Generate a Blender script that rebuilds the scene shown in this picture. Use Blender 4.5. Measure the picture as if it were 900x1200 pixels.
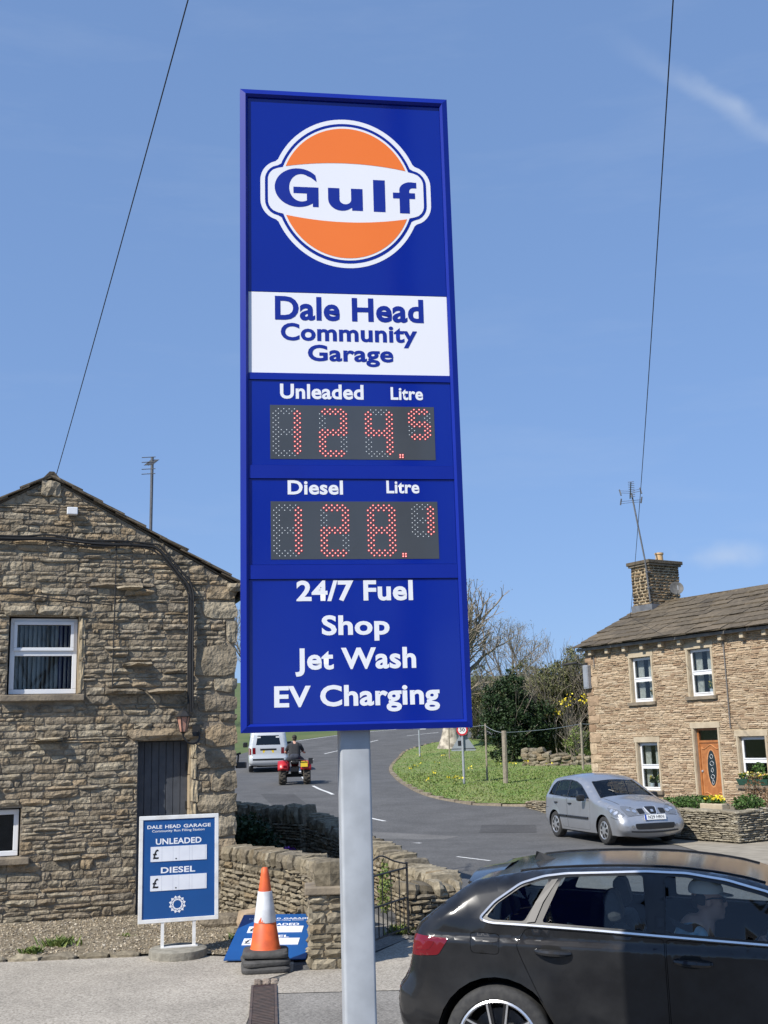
import bpy, bmesh, math, random
import numpy as np
from mathutils import Vector, Matrix
from mathutils.geometry import delaunay_2d_cdt

for o in list(bpy.data.objects):
    bpy.data.objects.remove(o)
scene = bpy.context.scene
COL = scene.collection
R = math.radians
PI = math.pi

# ------------------------------------------------------------------ camera
cam_d = bpy.data.cameras.new('camera')
cam = bpy.data.objects.new('camera', cam_d)
COL.objects.link(cam)
cam_d.sensor_fit = 'VERTICAL'
cam_d.sensor_height = 24.0
cam_d.sensor_width = 18.0
cam_d.lens = 26.5
cam_d.clip_start = 0.1
cam_d.clip_end = 3000
pitch, roll = math.atan(270 / 1325), R(1.55)
fwd = Vector((0, math.cos(pitch), math.sin(pitch)))
up0 = Vector((0, -math.sin(pitch), math.cos(pitch)))
rt0 = Vector((1, 0, 0))
rt = rt0 * math.cos(roll) - up0 * math.sin(roll)
up = up0 * math.cos(roll) + rt0 * math.sin(roll)
M = Matrix((rt, up, -fwd)).transposed().to_4x4()
M.translation = Vector((0, 0, 2.15))
cam.matrix_world = M
scene.camera = cam

# ------------------------------------------------------------------ sky, sun, exposure
SUN_EL, SUN_AZ = R(43.5), R(225)           # azimuth clockwise from +Y: behind the viewer's left shoulder
S = Vector((math.sin(SUN_AZ) * math.cos(SUN_EL), math.cos(SUN_AZ) * math.cos(SUN_EL), math.sin(SUN_EL)))
sun_d = bpy.data.lights.new('sun', 'SUN')
sun_d.energy = 4.3
sun_d.angle = R(0.53)
sun_d.color = (1.0, 0.95, 0.87)
sun = bpy.data.objects.new('sun', sun_d)
sun.rotation_euler = S.to_track_quat('Z', 'Y').to_euler()
sun.location = (-20, -20, 30)
COL.objects.link(sun)

world = bpy.data.worlds.new('World')
scene.world = world
world.use_nodes = True
wn, wl = world.node_tree.nodes, world.node_tree.links
wn.clear()
w_out = wn.new('ShaderNodeOutputWorld')
w_bg = wn.new('ShaderNodeBackground')
w_sky = wn.new('ShaderNodeTexSky')
w_sky.sky_type = 'NISHITA'
w_sky.sun_disc = False
w_sky.sun_elevation = SUN_EL
w_sky.sun_rotation = SUN_AZ
w_sky.altitude = 200
w_sky.air_density = 1.0
w_sky.dust_density = 0.0
w_sky.ozone_density = 4.0
w_bg.inputs['Strength'].default_value = 0.10
# thin cirrus wisps and an old contrail, laid out on the sky's own directions
tc = wn.new('ShaderNodeTexCoord')
mp = wn.new('ShaderNodeMapping')
mp.inputs['Scale'].default_value = (1.6, 1.6, 9.0)
mp.inputs['Rotation'].default_value = (R(7), R(-8), 0)
wl.new(tc.outputs['Generated'], mp.inputs['Vector'])
nz = wn.new('ShaderNodeTexNoise')
nz.inputs['Scale'].default_value = 2.6
nz.inputs['Detail'].default_value = 7
nz.inputs['Roughness'].default_value = 0.6
wl.new(mp.outputs['Vector'], nz.inputs['Vector'])
rp = wn.new('ShaderNodeValToRGB')
rp.color_ramp.elements[0].position = 0.52
rp.color_ramp.elements[0].color = (0, 0, 0, 1)
rp.color_ramp.elements[1].position = 0.82
rp.color_ramp.elements[1].color = (0.10, 0.10, 0.10, 1)
wl.new(nz.outputs['Fac'], rp.inputs['Fac'])
# contrail: distance from a great circle, broken up by noise
CN = Vector((0.378, 0.395, -0.837)).normalized()
def contrail(normal, width, start_dir, lo, hi, amount):
    n2 = wn.new('ShaderNodeTexNoise'); n2.inputs['Scale'].default_value = 22; n2.inputs['Detail'].default_value = 6
    wl.new(tc.outputs['Generated'], n2.inputs['Vector'])
    dt = wn.new('ShaderNodeVectorMath'); dt.operation = 'DOT_PRODUCT'; dt.inputs[1].default_value = normal
    wl.new(tc.outputs['Generated'], dt.inputs[0])
    ns = wn.new('ShaderNodeMath'); ns.operation = 'MULTIPLY_ADD'; ns.inputs[1].default_value = 0.022; ns.inputs[2].default_value = -0.011
    wl.new(n2.outputs['Fac'], ns.inputs[0])
    ad = wn.new('ShaderNodeMath'); ad.operation = 'ADD'
    wl.new(dt.outputs['Value'], ad.inputs[0]); wl.new(ns.outputs[0], ad.inputs[1])
    ab = wn.new('ShaderNodeMath'); ab.operation = 'ABSOLUTE'; wl.new(ad.outputs[0], ab.inputs[0])
    mr = wn.new('ShaderNodeMapRange'); mr.interpolation_type = 'SMOOTHSTEP'
    mr.inputs['From Min'].default_value = width; mr.inputs['From Max'].default_value = 0.0
    mr.inputs['To Min'].default_value = 0.0; mr.inputs['To Max'].default_value = amount
    wl.new(ab.outputs[0], mr.inputs['Value'])
    al = wn.new('ShaderNodeVectorMath'); al.operation = 'DOT_PRODUCT'; al.inputs[1].default_value = start_dir
    wl.new(tc.outputs['Generated'], al.inputs[0])
    m2 = wn.new('ShaderNodeMapRange'); m2.interpolation_type = 'SMOOTHSTEP'
    m2.inputs['From Min'].default_value = lo; m2.inputs['From Max'].default_value = hi
    wl.new(al.outputs['Value'], m2.inputs['Value'])
    mu = wn.new('ShaderNodeMath'); mu.operation = 'MULTIPLY'
    wl.new(mr.outputs[0], mu.inputs[0]); wl.new(m2.outputs[0], mu.inputs[1])
    mm = wn.new('ShaderNodeMath'); mm.operation = 'MULTIPLY'
    wl.new(mu.outputs[0], mm.inputs[0]); wl.new(n2.outputs['Fac'], mm.inputs[1])
    return mm
trail = contrail(Vector((-0.4744, 0.5667, -0.6736)), 0.0125, Vector((0.8373, 0.0542, -0.5441)), -0.12, 0.03, 0.58)
# one small low cloud near the right-hand chimney
cd = wn.new('ShaderNodeVectorMath'); cd.operation = 'MULTIPLY_ADD'
cd.inputs[1].default_value = (18, 18, 62); cd.inputs[2].default_value = (-0.2877 * 18, -0.9464 * 18, -0.1466 * 62)
wl.new(tc.outputs['Generated'], cd.inputs[0])
cl = wn.new('ShaderNodeVectorMath'); cl.operation = 'LENGTH'; wl.new(cd.outputs[0], cl.inputs[0])
n3 = wn.new('ShaderNodeTexNoise'); n3.inputs['Scale'].default_value = 30; n3.inputs['Detail'].default_value = 5
wl.new(tc.outputs['Generated'], n3.inputs['Vector'])
cs = wn.new('ShaderNodeMath'); cs.operation = 'MULTIPLY_ADD'; cs.inputs[1].default_value = 1.3
wl.new(n3.outputs['Fac'], cs.inputs[0]); wl.new(cl.outputs['Value'], cs.inputs[2])
cm = wn.new('ShaderNodeMapRange'); cm.interpolation_type = 'SMOOTHSTEP'
cm.inputs['From Min'].default_value = 1.55; cm.inputs['From Max'].default_value = 0.5
cm.inputs['To Min'].default_value = 0; cm.inputs['To Max'].default_value = 0.42
wl.new(cs.outputs[0], cm.inputs['Value'])
a1 = wn.new('ShaderNodeMath'); a1.operation = 'ADD'; wl.new(trail.outputs[0], a1.inputs[0]); wl.new(cm.outputs[0], a1.inputs[1])
a2 = wn.new('ShaderNodeMath'); a2.operation = 'ADD'; a2.use_clamp = True
wl.new(a1.outputs[0], a2.inputs[0]); wl.new(rp.outputs['Color'], a2.inputs[1])
mx = wn.new('ShaderNodeMix'); mx.data_type = 'RGBA'
wl.new(a2.outputs[0], mx.inputs['Factor'])
# the phone's soft tone curve on the sky: contrast between zenith and horizon is low
gmn = wn.new('ShaderNodeGamma'); gmn.inputs['Gamma'].default_value = 0.35
wl.new(w_sky.outputs['Color'], gmn.inputs['Color'])
tin = wn.new('ShaderNodeVectorMath'); tin.operation = 'MULTIPLY'; tin.inputs[1].default_value = (1.47, 2.08, 3.2)
wl.new(gmn.outputs['Color'], tin.inputs[0])
wl.new(tin.outputs['Vector'], mx.inputs['A'])
mx.inputs['B'].default_value = (4.6, 5.3, 6.4, 1)
wl.new(mx.outputs['Result'], w_bg.inputs['Color'])
wl.new(w_bg.outputs['Background'], w_out.inputs['Surface'])

scene.view_settings.view_transform = 'Standard'
scene.view_settings.look = 'None'
scene.view_settings.exposure = 0.4
scene.view_settings.gamma = 1.0
scene.view_settings.use_curve_mapping = False
scene.render.resolution_x, scene.render.resolution_y = 768, 1024

# ------------------------------------------------------------------ materials
def new_mat(name):
    m = bpy.data.materials.new(name)
    m.use_nodes = True
    n = m.node_tree.nodes
    return m, n, m.node_tree.links, n['Principled BSDF']

def nmat(name, c1, c2=None, scale=6.0, detail=5, rough=0.8, bump=0.0, bscale=40.0, metal=0.0, spec=0.5, coat=0.0, lo=0.35, hi=0.65, rvar=0.0, dist=0.02):
    """noise-mottled material in world coordinates"""
    m, n, l, b = new_mat(name)
    b.inputs['Roughness'].default_value = rough
    b.inputs['Metallic'].default_value = metal
    b.inputs['Specular IOR Level'].default_value = spec
    b.inputs['Coat Weight'].default_value = coat
    b.inputs['Coat Roughness'].default_value = 0.04
    if c2 is None:
        c2 = tuple(v * 0.82 for v in c1)
    g = n.new('ShaderNodeNewGeometry')
    t = n.new('ShaderNodeTexNoise')
    t.inputs['Scale'].default_value = scale
    t.inputs['Detail'].default_value = detail
    l.new(g.outputs['Position'], t.inputs['Vector'])
    r = n.new('ShaderNodeValToRGB')
    r.color_ramp.elements[0].position = lo
    r.color_ramp.elements[1].position = hi
    r.color_ramp.elements[0].color = (*c1, 1)
    r.color_ramp.elements[1].color = (*c2, 1)
    l.new(t.outputs['Fac'], r.inputs['Fac'])
    l.new(r.outputs['Color'], b.inputs['Base Color'])
    if rvar:
        q = n.new('ShaderNodeMath'); q.operation = 'MULTIPLY_ADD'
        q.inputs[1].default_value = rvar; q.inputs[2].default_value = rough - rvar / 2
        l.new(t.outputs['Fac'], q.inputs[0]); l.new(q.outputs[0], b.inputs['Roughness'])
    if bump:
        t2 = n.new('ShaderNodeTexNoise')
        t2.inputs['Scale'].default_value = bscale
        t2.inputs['Detail'].default_value = 6
        l.new(g.outputs['Position'], t2.inputs['Vector'])
        bp = n.new('ShaderNodeBump')
        bp.inputs['Strength'].default_value = bump
        bp.inputs['Distance'].default_value = dist
        l.new(t2.outputs['Fac'], bp.inputs['Height'])
        l.new(bp.outputs['Normal'], b.inputs['Normal'])
    return m

def stone_mat(name, cols, rough=0.92, bscale=28, bump=0.6, mott=(0.62, 1.2), nscale=9, dist=0.02):
    """tone per stone: object random for single stones, 'tone' attribute for joined ones"""
    m, n, l, b = new_mat(name)
    b.inputs['Roughness'].default_value = rough
    b.inputs['Specular IOR Level'].default_value = 0.25
    oi = n.new('ShaderNodeObjectInfo')
    at_ = n.new('ShaderNodeAttribute'); at_.attribute_name = 'tone'
    ad = n.new('ShaderNodeMath'); ad.operation = 'ADD'
    l.new(oi.outputs['Random'], ad.inputs[0]); l.new(at_.outputs['Fac'], ad.inputs[1])
    fr = n.new('ShaderNodeMath'); fr.operation = 'FRACT'; l.new(ad.outputs[0], fr.inputs[0])
    r = n.new('ShaderNodeValToRGB')
    el = r.color_ramp.elements
    while len(el) < len(cols): el.new(0.5)
    for i, c in enumerate(cols):
        el[i].position = i / (len(cols) - 1); el[i].color = (*c, 1)
    l.new(fr.outputs[0], r.inputs['Fac'])
    g = n.new('ShaderNodeNewGeometry')
    t = n.new('ShaderNodeTexNoise'); t.inputs['Scale'].default_value = nscale; t.inputs['Detail'].default_value = 8
    t.inputs['Roughness'].default_value = 0.65
    l.new(g.outputs['Position'], t.inputs['Vector'])
    mr = n.new('ShaderNodeMapRange')
    mr.inputs['From Min'].default_value = 0.3; mr.inputs['From Max'].default_value = 0.7
    mr.inputs['To Min'].default_value = mott[0]; mr.inputs['To Max'].default_value = mott[1]
    l.new(t.outputs['Fac'], mr.inputs['Value'])
    vm = n.new('ShaderNodeVectorMath'); vm.operation = 'SCALE'
    l.new(r.outputs['Color'], vm.inputs[0]); l.new(mr.outputs[0], vm.inputs['Scale'])
    l.new(vm.outputs[0], b.inputs['Base Color'])
    t2 = n.new('ShaderNodeTexNoise'); t2.inputs['Scale'].default_value = bscale; t2.inputs['Detail'].default_value = 8
    l.new(g.outputs['Position'], t2.inputs['Vector'])
    bp = n.new('ShaderNodeBump'); bp.inputs['Strength'].default_value = bump; bp.inputs['Distance'].default_value = dist
    l.new(t2.outputs['Fac'], bp.inputs['Height']); l.new(bp.outputs['Normal'], b.inputs['Normal'])
    return m

def glass_mat(name, tint=(0.75, 0.8, 0.8), refl=0.12):
    """thin pane: mostly see-through, reflecting more at grazing angles"""
    m, n, l, b = new_mat(name)
    n.remove(b)
    o = n['Material Output']
    tr = n.new('ShaderNodeBsdfTransparent'); tr.inputs['Color'].default_value = (*tint, 1)
    gl = n.new('ShaderNodeBsdfGlossy'); gl.inputs['Roughness'].default_value = 0.02
    lw = n.new('ShaderNodeLayerWeight'); lw.inputs['Blend'].default_value = 0.2
    mr = n.new('ShaderNodeMapRange'); mr.inputs['To Min'].default_value = refl * 0.6; mr.inputs['To Max'].default_value = 0.85
    l.new(lw.outputs['Fresnel'], mr.inputs['Value'])
    mxs = n.new('ShaderNodeMixShader')
    l.new(mr.outputs[0], mxs.inputs['Fac']); l.new(tr.outputs[0], mxs.inputs[1]); l.new(gl.outputs[0], mxs.inputs[2])
    l.new(mxs.outputs[0], o.inputs['Surface'])
    return m

def pmat(name, c, rough=0.5, metal=0.0, spec=0.5, coat=0.0, emit=0.0, ecol=None):
    m, n, l, b = new_mat(name)
    b.inputs['Base Color'].default_value = (*c, 1)
    b.inputs['Roughness'].default_value = rough
    b.inputs['Metallic'].default_value = metal
    b.inputs['Specular IOR Level'].default_value = spec
    b.inputs['Coat Weight'].default_value = coat
    b.inputs['Coat Roughness'].default_value = 0.03
    if emit:
        b.inputs['Emission Color'].default_value = (*(ecol or c), 1)
        b.inputs['Emission Strength'].default_value = emit
    return m

def chip_mat(name, cols, scale=55, rough=.95, bump=.35):
    """stone chippings set in binder: every chip its own tone, blotched at a larger scale"""
    m, n, l, b = new_mat(name)
    b.inputs['Roughness'].default_value = rough; b.inputs['Specular IOR Level'].default_value = .2
    g = n.new('ShaderNodeNewGeometry')
    v = n.new('ShaderNodeTexVoronoi'); v.inputs['Scale'].default_value = scale
    l.new(g.outputs['Position'], v.inputs['Vector'])
    sp = n.new('ShaderNodeSeparateColor'); l.new(v.outputs['Color'], sp.inputs['Color'])
    r = n.new('ShaderNodeValToRGB'); el = r.color_ramp.elements
    while len(el) < len(cols): el.new(.5)
    for i, c in enumerate(cols): el[i].position = i/(len(cols)-1); el[i].color = (*c,1)
    l.new(sp.outputs['Red'], r.inputs['Fac'])
    t = n.new('ShaderNodeTexNoise'); t.inputs['Scale'].default_value = .9; t.inputs['Detail'].default_value = 8; t.inputs['Roughness'].default_value = .62
    l.new(g.outputs['Position'], t.inputs['Vector'])
    mr = n.new('ShaderNodeMapRange'); mr.inputs['From Min'].default_value = .3; mr.inputs['From Max'].default_value = .7; mr.inputs['To Min'].default_value = .78; mr.inputs['To Max'].default_value = 1.14
    l.new(t.outputs['Fac'], mr.inputs['Value'])
    vm = n.new('ShaderNodeVectorMath'); vm.operation = 'SCALE'
    l.new(r.outputs['Color'], vm.inputs[0]); l.new(mr.outputs[0], vm.inputs['Scale']); l.new(vm.outputs[0], b.inputs['Base Color'])
    bp = n.new('ShaderNodeBump'); bp.inputs['Strength'].default_value = bump; bp.inputs['Distance'].default_value = .006
    l.new(sp.outputs['Green'], bp.inputs['Height']); l.new(bp.outputs['Normal'], b.inputs['Normal'])
    return m

def leaf_mat(name, cols, rough=0.6):
    m, n, l, b = new_mat(name)
    b.inputs['Roughness'].default_value = rough
    b.inputs['Specular IOR Level'].default_value = 0.3
    at_ = n.new('ShaderNodeAttribute'); at_.attribute_name = 'tone'
    r = n.new('ShaderNodeValToRGB'); el = r.color_ramp.elements
    while len(el) < len(cols): el.new(0.5)
    for i, c in enumerate(cols):
        el[i].position = i / max(1, len(cols) - 1); el[i].color = (*c, 1)
    l.new(at_.outputs['Fac'], r.inputs['Fac'])
    l.new(r.outputs['Color'], b.inputs['Base Color'])
    return m

MT = {}
MT['stone_left'] = stone_mat('weathered sandstone', [(.21,.172,.122),(.33,.275,.195),(.27,.222,.156),(.41,.35,.25),(.235,.20,.15),(.355,.27,.17),(.30,.252,.186),(.38,.325,.235)], bump=1.0, dist=.035, bscale=22, mott=(.45,1.28), nscale=7)
MT['mortar_left'] = nmat('old mortar', (.34,.285,.21), (.21,.175,.13), scale=5, rough=.95, bump=.8, bscale=35)
MT['stone_dry'] = stone_mat('dry stone', [(.16,.135,.095),(.31,.262,.18),(.225,.19,.135),(.37,.32,.23),(.20,.172,.128),(.28,.215,.13)], mott=(.42,1.2), nscale=14)
MT['dry_core'] = nmat('wall core', (.09,.08,.06), (.05,.045,.035), rough=1)
MT['stone_right'] = stone_mat('buff sandstone', [(.46,.345,.225),(.53,.415,.285),(.39,.28,.18),(.57,.46,.325),(.30,.20,.125),(.50,.38,.255)], mott=(.72,1.15), bump=.4)
MT['mortar_right'] = nmat('buff mortar', (.52,.43,.29), (.40,.32,.21), scale=4, rough=.95, bump=.4)
MT['dressed'] = nmat('dressed stone', (.50,.42,.30), (.40,.33,.23), scale=5, rough=.9, bump=.25, bscale=50)
MT['dressed_dark'] = nmat('weathered dressed stone', (.27,.22,.155), (.17,.14,.105), scale=6, rough=.92, bump=.4, bscale=30)
MT['jamb_sunlit'] = nmat('sun-brightened jamb stone', (.48,.38,.24), (.36,.28,.18), scale=5, rough=.9, bump=.2)  # pale stone, with the brightness of a sunlit reveal put into its colour
MT['slate'] = stone_mat('stone slate', [(.10,.082,.060),(.145,.118,.083),(.118,.097,.070),(.172,.138,.096),(.092,.077,.058)], mott=(.6,1.25), bscale=20, bump=.5)
MT['upvc'] = nmat('white upvc', (.78,.79,.80), (.73,.74,.75), scale=2, rough=.3)
MT['glass_win'] = glass_mat('window glass', (.80,.84,.86), .05)
MT['glass_car'] = glass_mat('car glass', (.86,.92,.92), .09)
MT['glass_van'] = glass_mat('dark car glass', (.08,.09,.10), .10)
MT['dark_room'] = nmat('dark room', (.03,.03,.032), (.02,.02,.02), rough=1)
MT['blind'] = nmat('blind fabric', (.62,.60,.55), (.54,.52,.47), scale=20, rough=.9)
MT['curtain'] = nmat('net curtain', (.80,.76,.68), (.62,.57,.48), scale=12, rough=.95)
MT['door_grey'] = nmat('grey door paint', (.075,.082,.095), (.055,.06,.07), scale=9, rough=.55, bump=.1, bscale=60)
MT['black_iron'] = nmat('black iron', (.018,.018,.019), (.03,.028,.026), scale=20, rough=.5)
MT['cable'] = nmat('black cable', (.012,.012,.013), (.02,.02,.02), rough=.7)
MT['post_grey'] = nmat('painted steel post', (.46,.485,.51), (.38,.40,.42), scale=9, detail=9, rough=.4)
MT['aerial_grey'] = nmat('weathered aerial alloy', (.13,.135,.145), (.09,.095,.10), scale=14, rough=.5)
MT['jamb_stone'] = stone_mat('sun-brightened jamb stone blocks', [(.42,.34,.22),(.52,.43,.29),(.36,.29,.19)], bump=.6)  # jamb blocks, likewise coloured brighter to look sunlit
MT['galv'] = nmat('galvanised steel', (.46,.48,.50), (.36,.38,.40), scale=14, rough=.45, metal=.35, rvar=.15)
MT['white_paint'] = nmat('white paint', (.80,.80,.78), (.60,.58,.53), scale=8, detail=9, lo=.45, hi=.8, rough=.45)
MT['concrete'] = nmat('cast concrete', (.30,.28,.23), (.20,.185,.15), scale=14, rough=.95, bump=.5, bscale=60)
MT['rubber'] = nmat('rubber', (.025,.025,.026), (.045,.044,.042), scale=25, rough=.8)
MT['cone_base'] = nmat('dusty recycled rubber', (.085,.082,.078), (.055,.054,.052), scale=16, rough=.9, bump=.4, bscale=80)
MT['cone_orange'] = nmat('cone orange', (.80,.14,.03), (.56,.095,.03), scale=9, detail=9, rough=.55)
MT['cone_white'] = nmat('reflective sleeve', (.78,.80,.83), (.55,.56,.57), scale=7, detail=9, rough=.4)
MT['timber'] = nmat('grey timber', (.34,.29,.22), (.22,.19,.15), scale=12, rough=.9, bump=.3)

# ------------------------------------------------------------------ mesh helpers
class MB:
    """collects faces; build() links them as ONE mesh object"""
    def __init__(s):
        s.v, s.f, s.t = [], [], []
    def add(s, verts, faces, tone=0.0):
        o = len(s.v)
        s.v.extend([tuple(p) for p in verts])
        for f in faces:
            s.f.append(tuple(i + o for i in f)); s.t.append(tone)
        return s
    def box(s, x0, x1, y0, y1, z0, z1, tone=0.0, mat=None):
        v = [(x0,y0,z0),(x1,y0,z0),(x1,y1,z0),(x0,y1,z0),(x0,y0,z1),(x1,y0,z1),(x1,y1,z1),(x0,y1,z1)]
        if mat is not None: v = [tuple(mat @ Vector(p)) for p in v]
        return s.add(v, [(0,3,2,1),(4,5,6,7),(0,1,5,4),(1,2,6,5),(2,3,7,6),(3,0,4,7)], tone)
    def prism(s, poly, y0, y1, tone=0.0, axis='y'):
        """poly in (x,z), extruded along y"""
        n = len(poly)
        v = [(p[0], y0, p[1]) for p in poly] + [(p[0], y1, p[1]) for p in poly]
        if axis == 'z': v = [(p[0], p[1], y0) for p in poly] + [(p[0], p[1], y1) for p in poly]
        f = [tuple(range(n)), tuple(range(2*n-1, n-1, -1))]
        for i in range(n):
            j = (i+1) % n
            f.append((i, i+n, j+n, j))
        return s.add(v, f, tone)
    def tube(s, pts, rad, seg=6, cap=True, tone=0.0):
        pts = [Vector(p) for p in pts]
        if not isinstance(rad, (list, tuple)): rad = [rad] * len(pts)
        o = len(s.v); ref = None
        for i, p in enumerate(pts):
            d = (pts[min(i+1, len(pts)-1)] - pts[max(i-1, 0)])
            d = d.normalized() if d.length > 1e-9 else Vector((0,0,1))
            if ref is None:
                ref = Vector((0,0,1)) if abs(d.z) < .9 else Vector((1,0,0))
            a = (ref - d * ref.dot(d))
            a = a.normalized() if a.length > 1e-6 else d.orthogonal().normalized()
            ref = a
            b = d.cross(a)
            for k in range(seg):
                th = 2*PI*k/seg
                s.v.append(tuple(p + (a*math.cos(th) + b*math.sin(th)) * rad[i]))
        for i in range(len(pts)-1):
            for k in range(seg):
                k2 = (k+1) % seg
                s.f.append((o+i*seg+k, o+i*seg+k2, o+(i+1)*seg+k2, o+(i+1)*seg+k)); s.t.append(tone)
        if cap:
            s.f.append(tuple(o+k for k in range(seg-1,-1,-1))); s.t.append(tone)
            e = o+(len(pts)-1)*seg
            s.f.append(tuple(e+k for k in range(seg))); s.t.append(tone)
        return s
    def lathe(s, prof, seg=24, mat=None, tone=0.0):
        """prof: (r,z) list, around z"""
        o = len(s.v)
        for r_, z_ in prof:
            for k in range(seg):
                a = 2*PI*k/seg
                p = Vector((r_*math.cos(a), r_*math.sin(a), z_))
                s.v.append(tuple(mat @ p if mat is not None else p))
        for i in range(len(prof)-1):
            for k in range(seg):
                k2 = (k+1) % seg
                s.f.append((o+i*seg+k, o+i*seg+k2, o+(i+1)*seg+k2, o+(i+1)*seg+k)); s.t.append(tone)
        return s
    def build(s, name, mat, parent=None, smooth=False, loc=None, rotz=None, tone=False, bevel=0):
        me = bpy.data.meshes.new(name)
        me.from_pydata(s.v, [], s.f)
        if tone:
            a = me.attributes.new('tone', 'FLOAT', 'FACE')
            a.data.foreach_set('value', s.t)
        return link(name, me, mat, parent, smooth, loc, rotz, bevel)

def link(name, me, mat, parent=None, smooth=False, loc=None, rotz=None, bevel=0):
    me.update()
    if mat is not None and not me.materials:
        me.materials.append(MT[mat] if isinstance(mat, str) else mat)
    if smooth:
        me.polygons.foreach_set('use_smooth', [True]*len(me.polygons))
        if smooth != 'full':
            me.set_sharp_from_angle(angle=R(38))
    o = bpy.data.objects.new(name, me)
    COL.objects.link(o)
    if parent: o.parent = parent
    if loc is not None: o.location = loc
    if rotz is not None: o.rotation_euler = (0, 0, rotz)
    if bevel:
        b = o.modifiers.new('bevel', 'BEVEL'); b.width = bevel; b.segments = 2; b.limit_method = 'ANGLE'
    return o

def tag(o, label, cat, group=None):
    o['label'] = label; o['category'] = cat
    if group: o['group'] = group
    return o
def struct(o):
    o['kind'] = 'structure'; return o
def stuff(o, label=None, cat=None):
    o['kind'] = 'stuff'
    if label: o['label'] = label
    if cat: o['category'] = cat
    return o
def thing(name, label, cat, loc=(0,0,0), rotz=0, group=None):
    o = bpy.data.objects.new(name, None)
    COL.objects.link(o)
    o.location = loc; o.rotation_euler = (0,0,rotz); o.empty_display_size = .2
    return tag(o, label, cat, group)

def pip(pt, poly):
    x, y = pt; c = False; n = len(poly); j = n-1
    for i in range(n):
        xi, yi = poly[i]; xj, yj = poly[j]
        if (yi > y) != (yj > y) and x < (xj-xi)*(y-yi)/(yj-yi)+xi: c = not c
        j = i
    return c
def dens(poly, step):
    out = []
    n = len(poly)
    for i in range(n):
        a, b = poly[i], poly[(i+1) % n]
        k = max(1, int(math.hypot(b[0]-a[0], b[1]-a[1])/step))
        for q in range(k): out.append((a[0]+(b[0]-a[0])*q/k, a[1]+(b[1]-a[1])*q/k))
    return out
def cdt(outer, holes=(), step=None, extra=(), edge_step=None):
    """triangulate outer minus holes, with an interior grid; returns 2d verts, tris"""
    es = edge_step or step
    loops = [dens(outer, es) if es else list(outer)] + [dens(h, es) if es else list(h) for h in holes]
    vs, ed = [], []
    for lp in loops:
        o = len(vs); vs += lp
        ed += [(o+i, o+(i+1) % len(lp)) for i in range(len(lp))]
    if step:
        xs = [p[0] for p in outer]; ys = [p[1] for p in outer]
        x = min(xs)+step*.5; k = 0
        while x < max(xs):
            y = min(ys)+step*(.5 if k % 2 else .25)
            while y < max(ys):
                if pip((x,y), loops[0]) and not any(pip((x,y), h) for h in loops[1:]): vs.append((x,y))
                y += step
            x += step; k += 1
    vs += [e for e in extra if pip(e, loops[0]) and not any(pip(e, h) for h in loops[1:])]
    r = delaunay_2d_cdt([Vector(v) for v in vs], ed, [], 0, 1e-5)
    V = [tuple(v) for v in r[0]]
    T = []
    for f in r[2]:
        c = (sum(V[i][0] for i in f)/3, sum(V[i][1] for i in f)/3)
        if pip(c, loops[0]) and not any(pip(c, h) for h in loops[1:]): T.append(tuple(f))
    return V, T

# the lie of the land: level near the garage, climbing away up the road
_ZY = [-200,26,30,34,40,46,52,60,70,80,90,110,130,200,400,900]
_ZZ = [0,0,.12,.36,.70,.86,.97,1.25,1.9,2.7,3.6,5.4,7,12,24,50]
def tz(x, y): return float(np.interp(y, _ZY, _ZZ))

def sheet(name, poly, mat, dz, step, holes=(), zf=None):
    V, T = cdt(poly, holes, step)
    m = MB(); f = zf or tz
    m.add([(x, y, f(x,y)+dz) for x, y in V], [t if (V[t[1]][0]-V[t[0]][0])*(V[t[2]][1]-V[t[0]][1])-(V[t[1]][1]-V[t[0]][1])*(V[t[2]][0]-V[t[0]][0]) > 0 else t[::-1] for t in T])
    return struct(m.build(name, mat, None, True))

def catmull(pts, n=6, closed=False):
    P = [Vector(p) for p in pts]; out = []
    N = len(P)
    for i in range(N if closed else N-1):
        p0 = P[(i-1) % N] if closed or i > 0 else P[0]*2-P[1]
        p1, p2 = P[i], P[(i+1) % N]
        p3 = P[(i+2) % N] if closed or i+2 < N else P[-1]*2-P[-2]
        for k in range(n):
            t = k/n
            out.append(.5*((2*p1)+(p2-p0)*t+(2*p0-5*p1+4*p2-p3)*t*t+(3*p1-p0-3*p2+p3)*t*t*t))
    if not closed: out.append(P[-1])
    return out

# lettering -----------------------------------------------------------
_font_n = [0]
def text_mesh(body, w=None, h=None, bold=0.0, cx=0, cz=0, y=0, extrude=0.0006, align='C', shear=0):
    c = bpy.data.curves.new('lettering', 'FONT')
    c.body = body; c.size = 1; c.offset = bold; c.extrude = 0; c.resolution_u = 4; c.shear = shear
    c.fill_mode = 'FRONT'; c.space_character = 1.0 + bold*1.2
    o = bpy.data.objects.new('lettering', c); COL.objects.link(o)
    dg = bpy.context.evaluated_depsgraph_get()
    me = bpy.data.meshes.new_from_object(o.evaluated_get(dg))
    bpy.data.objects.remove(o); bpy.data.curves.remove(c)
    co = np.array([v.co[:] for v in me.vertices])
    lo, hi = co.min(0), co.max(0)
    sx = w/(hi[0]-lo[0]) if w else None
    sy = h/(hi[1]-lo[1]) if h else None
    sx = sx or sy; sy = sy or sx
    for v in me.vertices:
        X = (v.co.x-(lo[0]+hi[0])/2)*sx; Z = (v.co.y-(lo[1]+hi[1])/2)*sy
        v.co = (cx+X, y, cz+Z)
    return me
def lettering(body, mat, parent, w=None, h=None, bold=0.0, cx=0, cz=0, y=0, name='lettering', shear=0):
    return link(name, text_mesh(body, w, h, bold, cx, cz, y, shear=shear), mat, parent)

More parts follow.
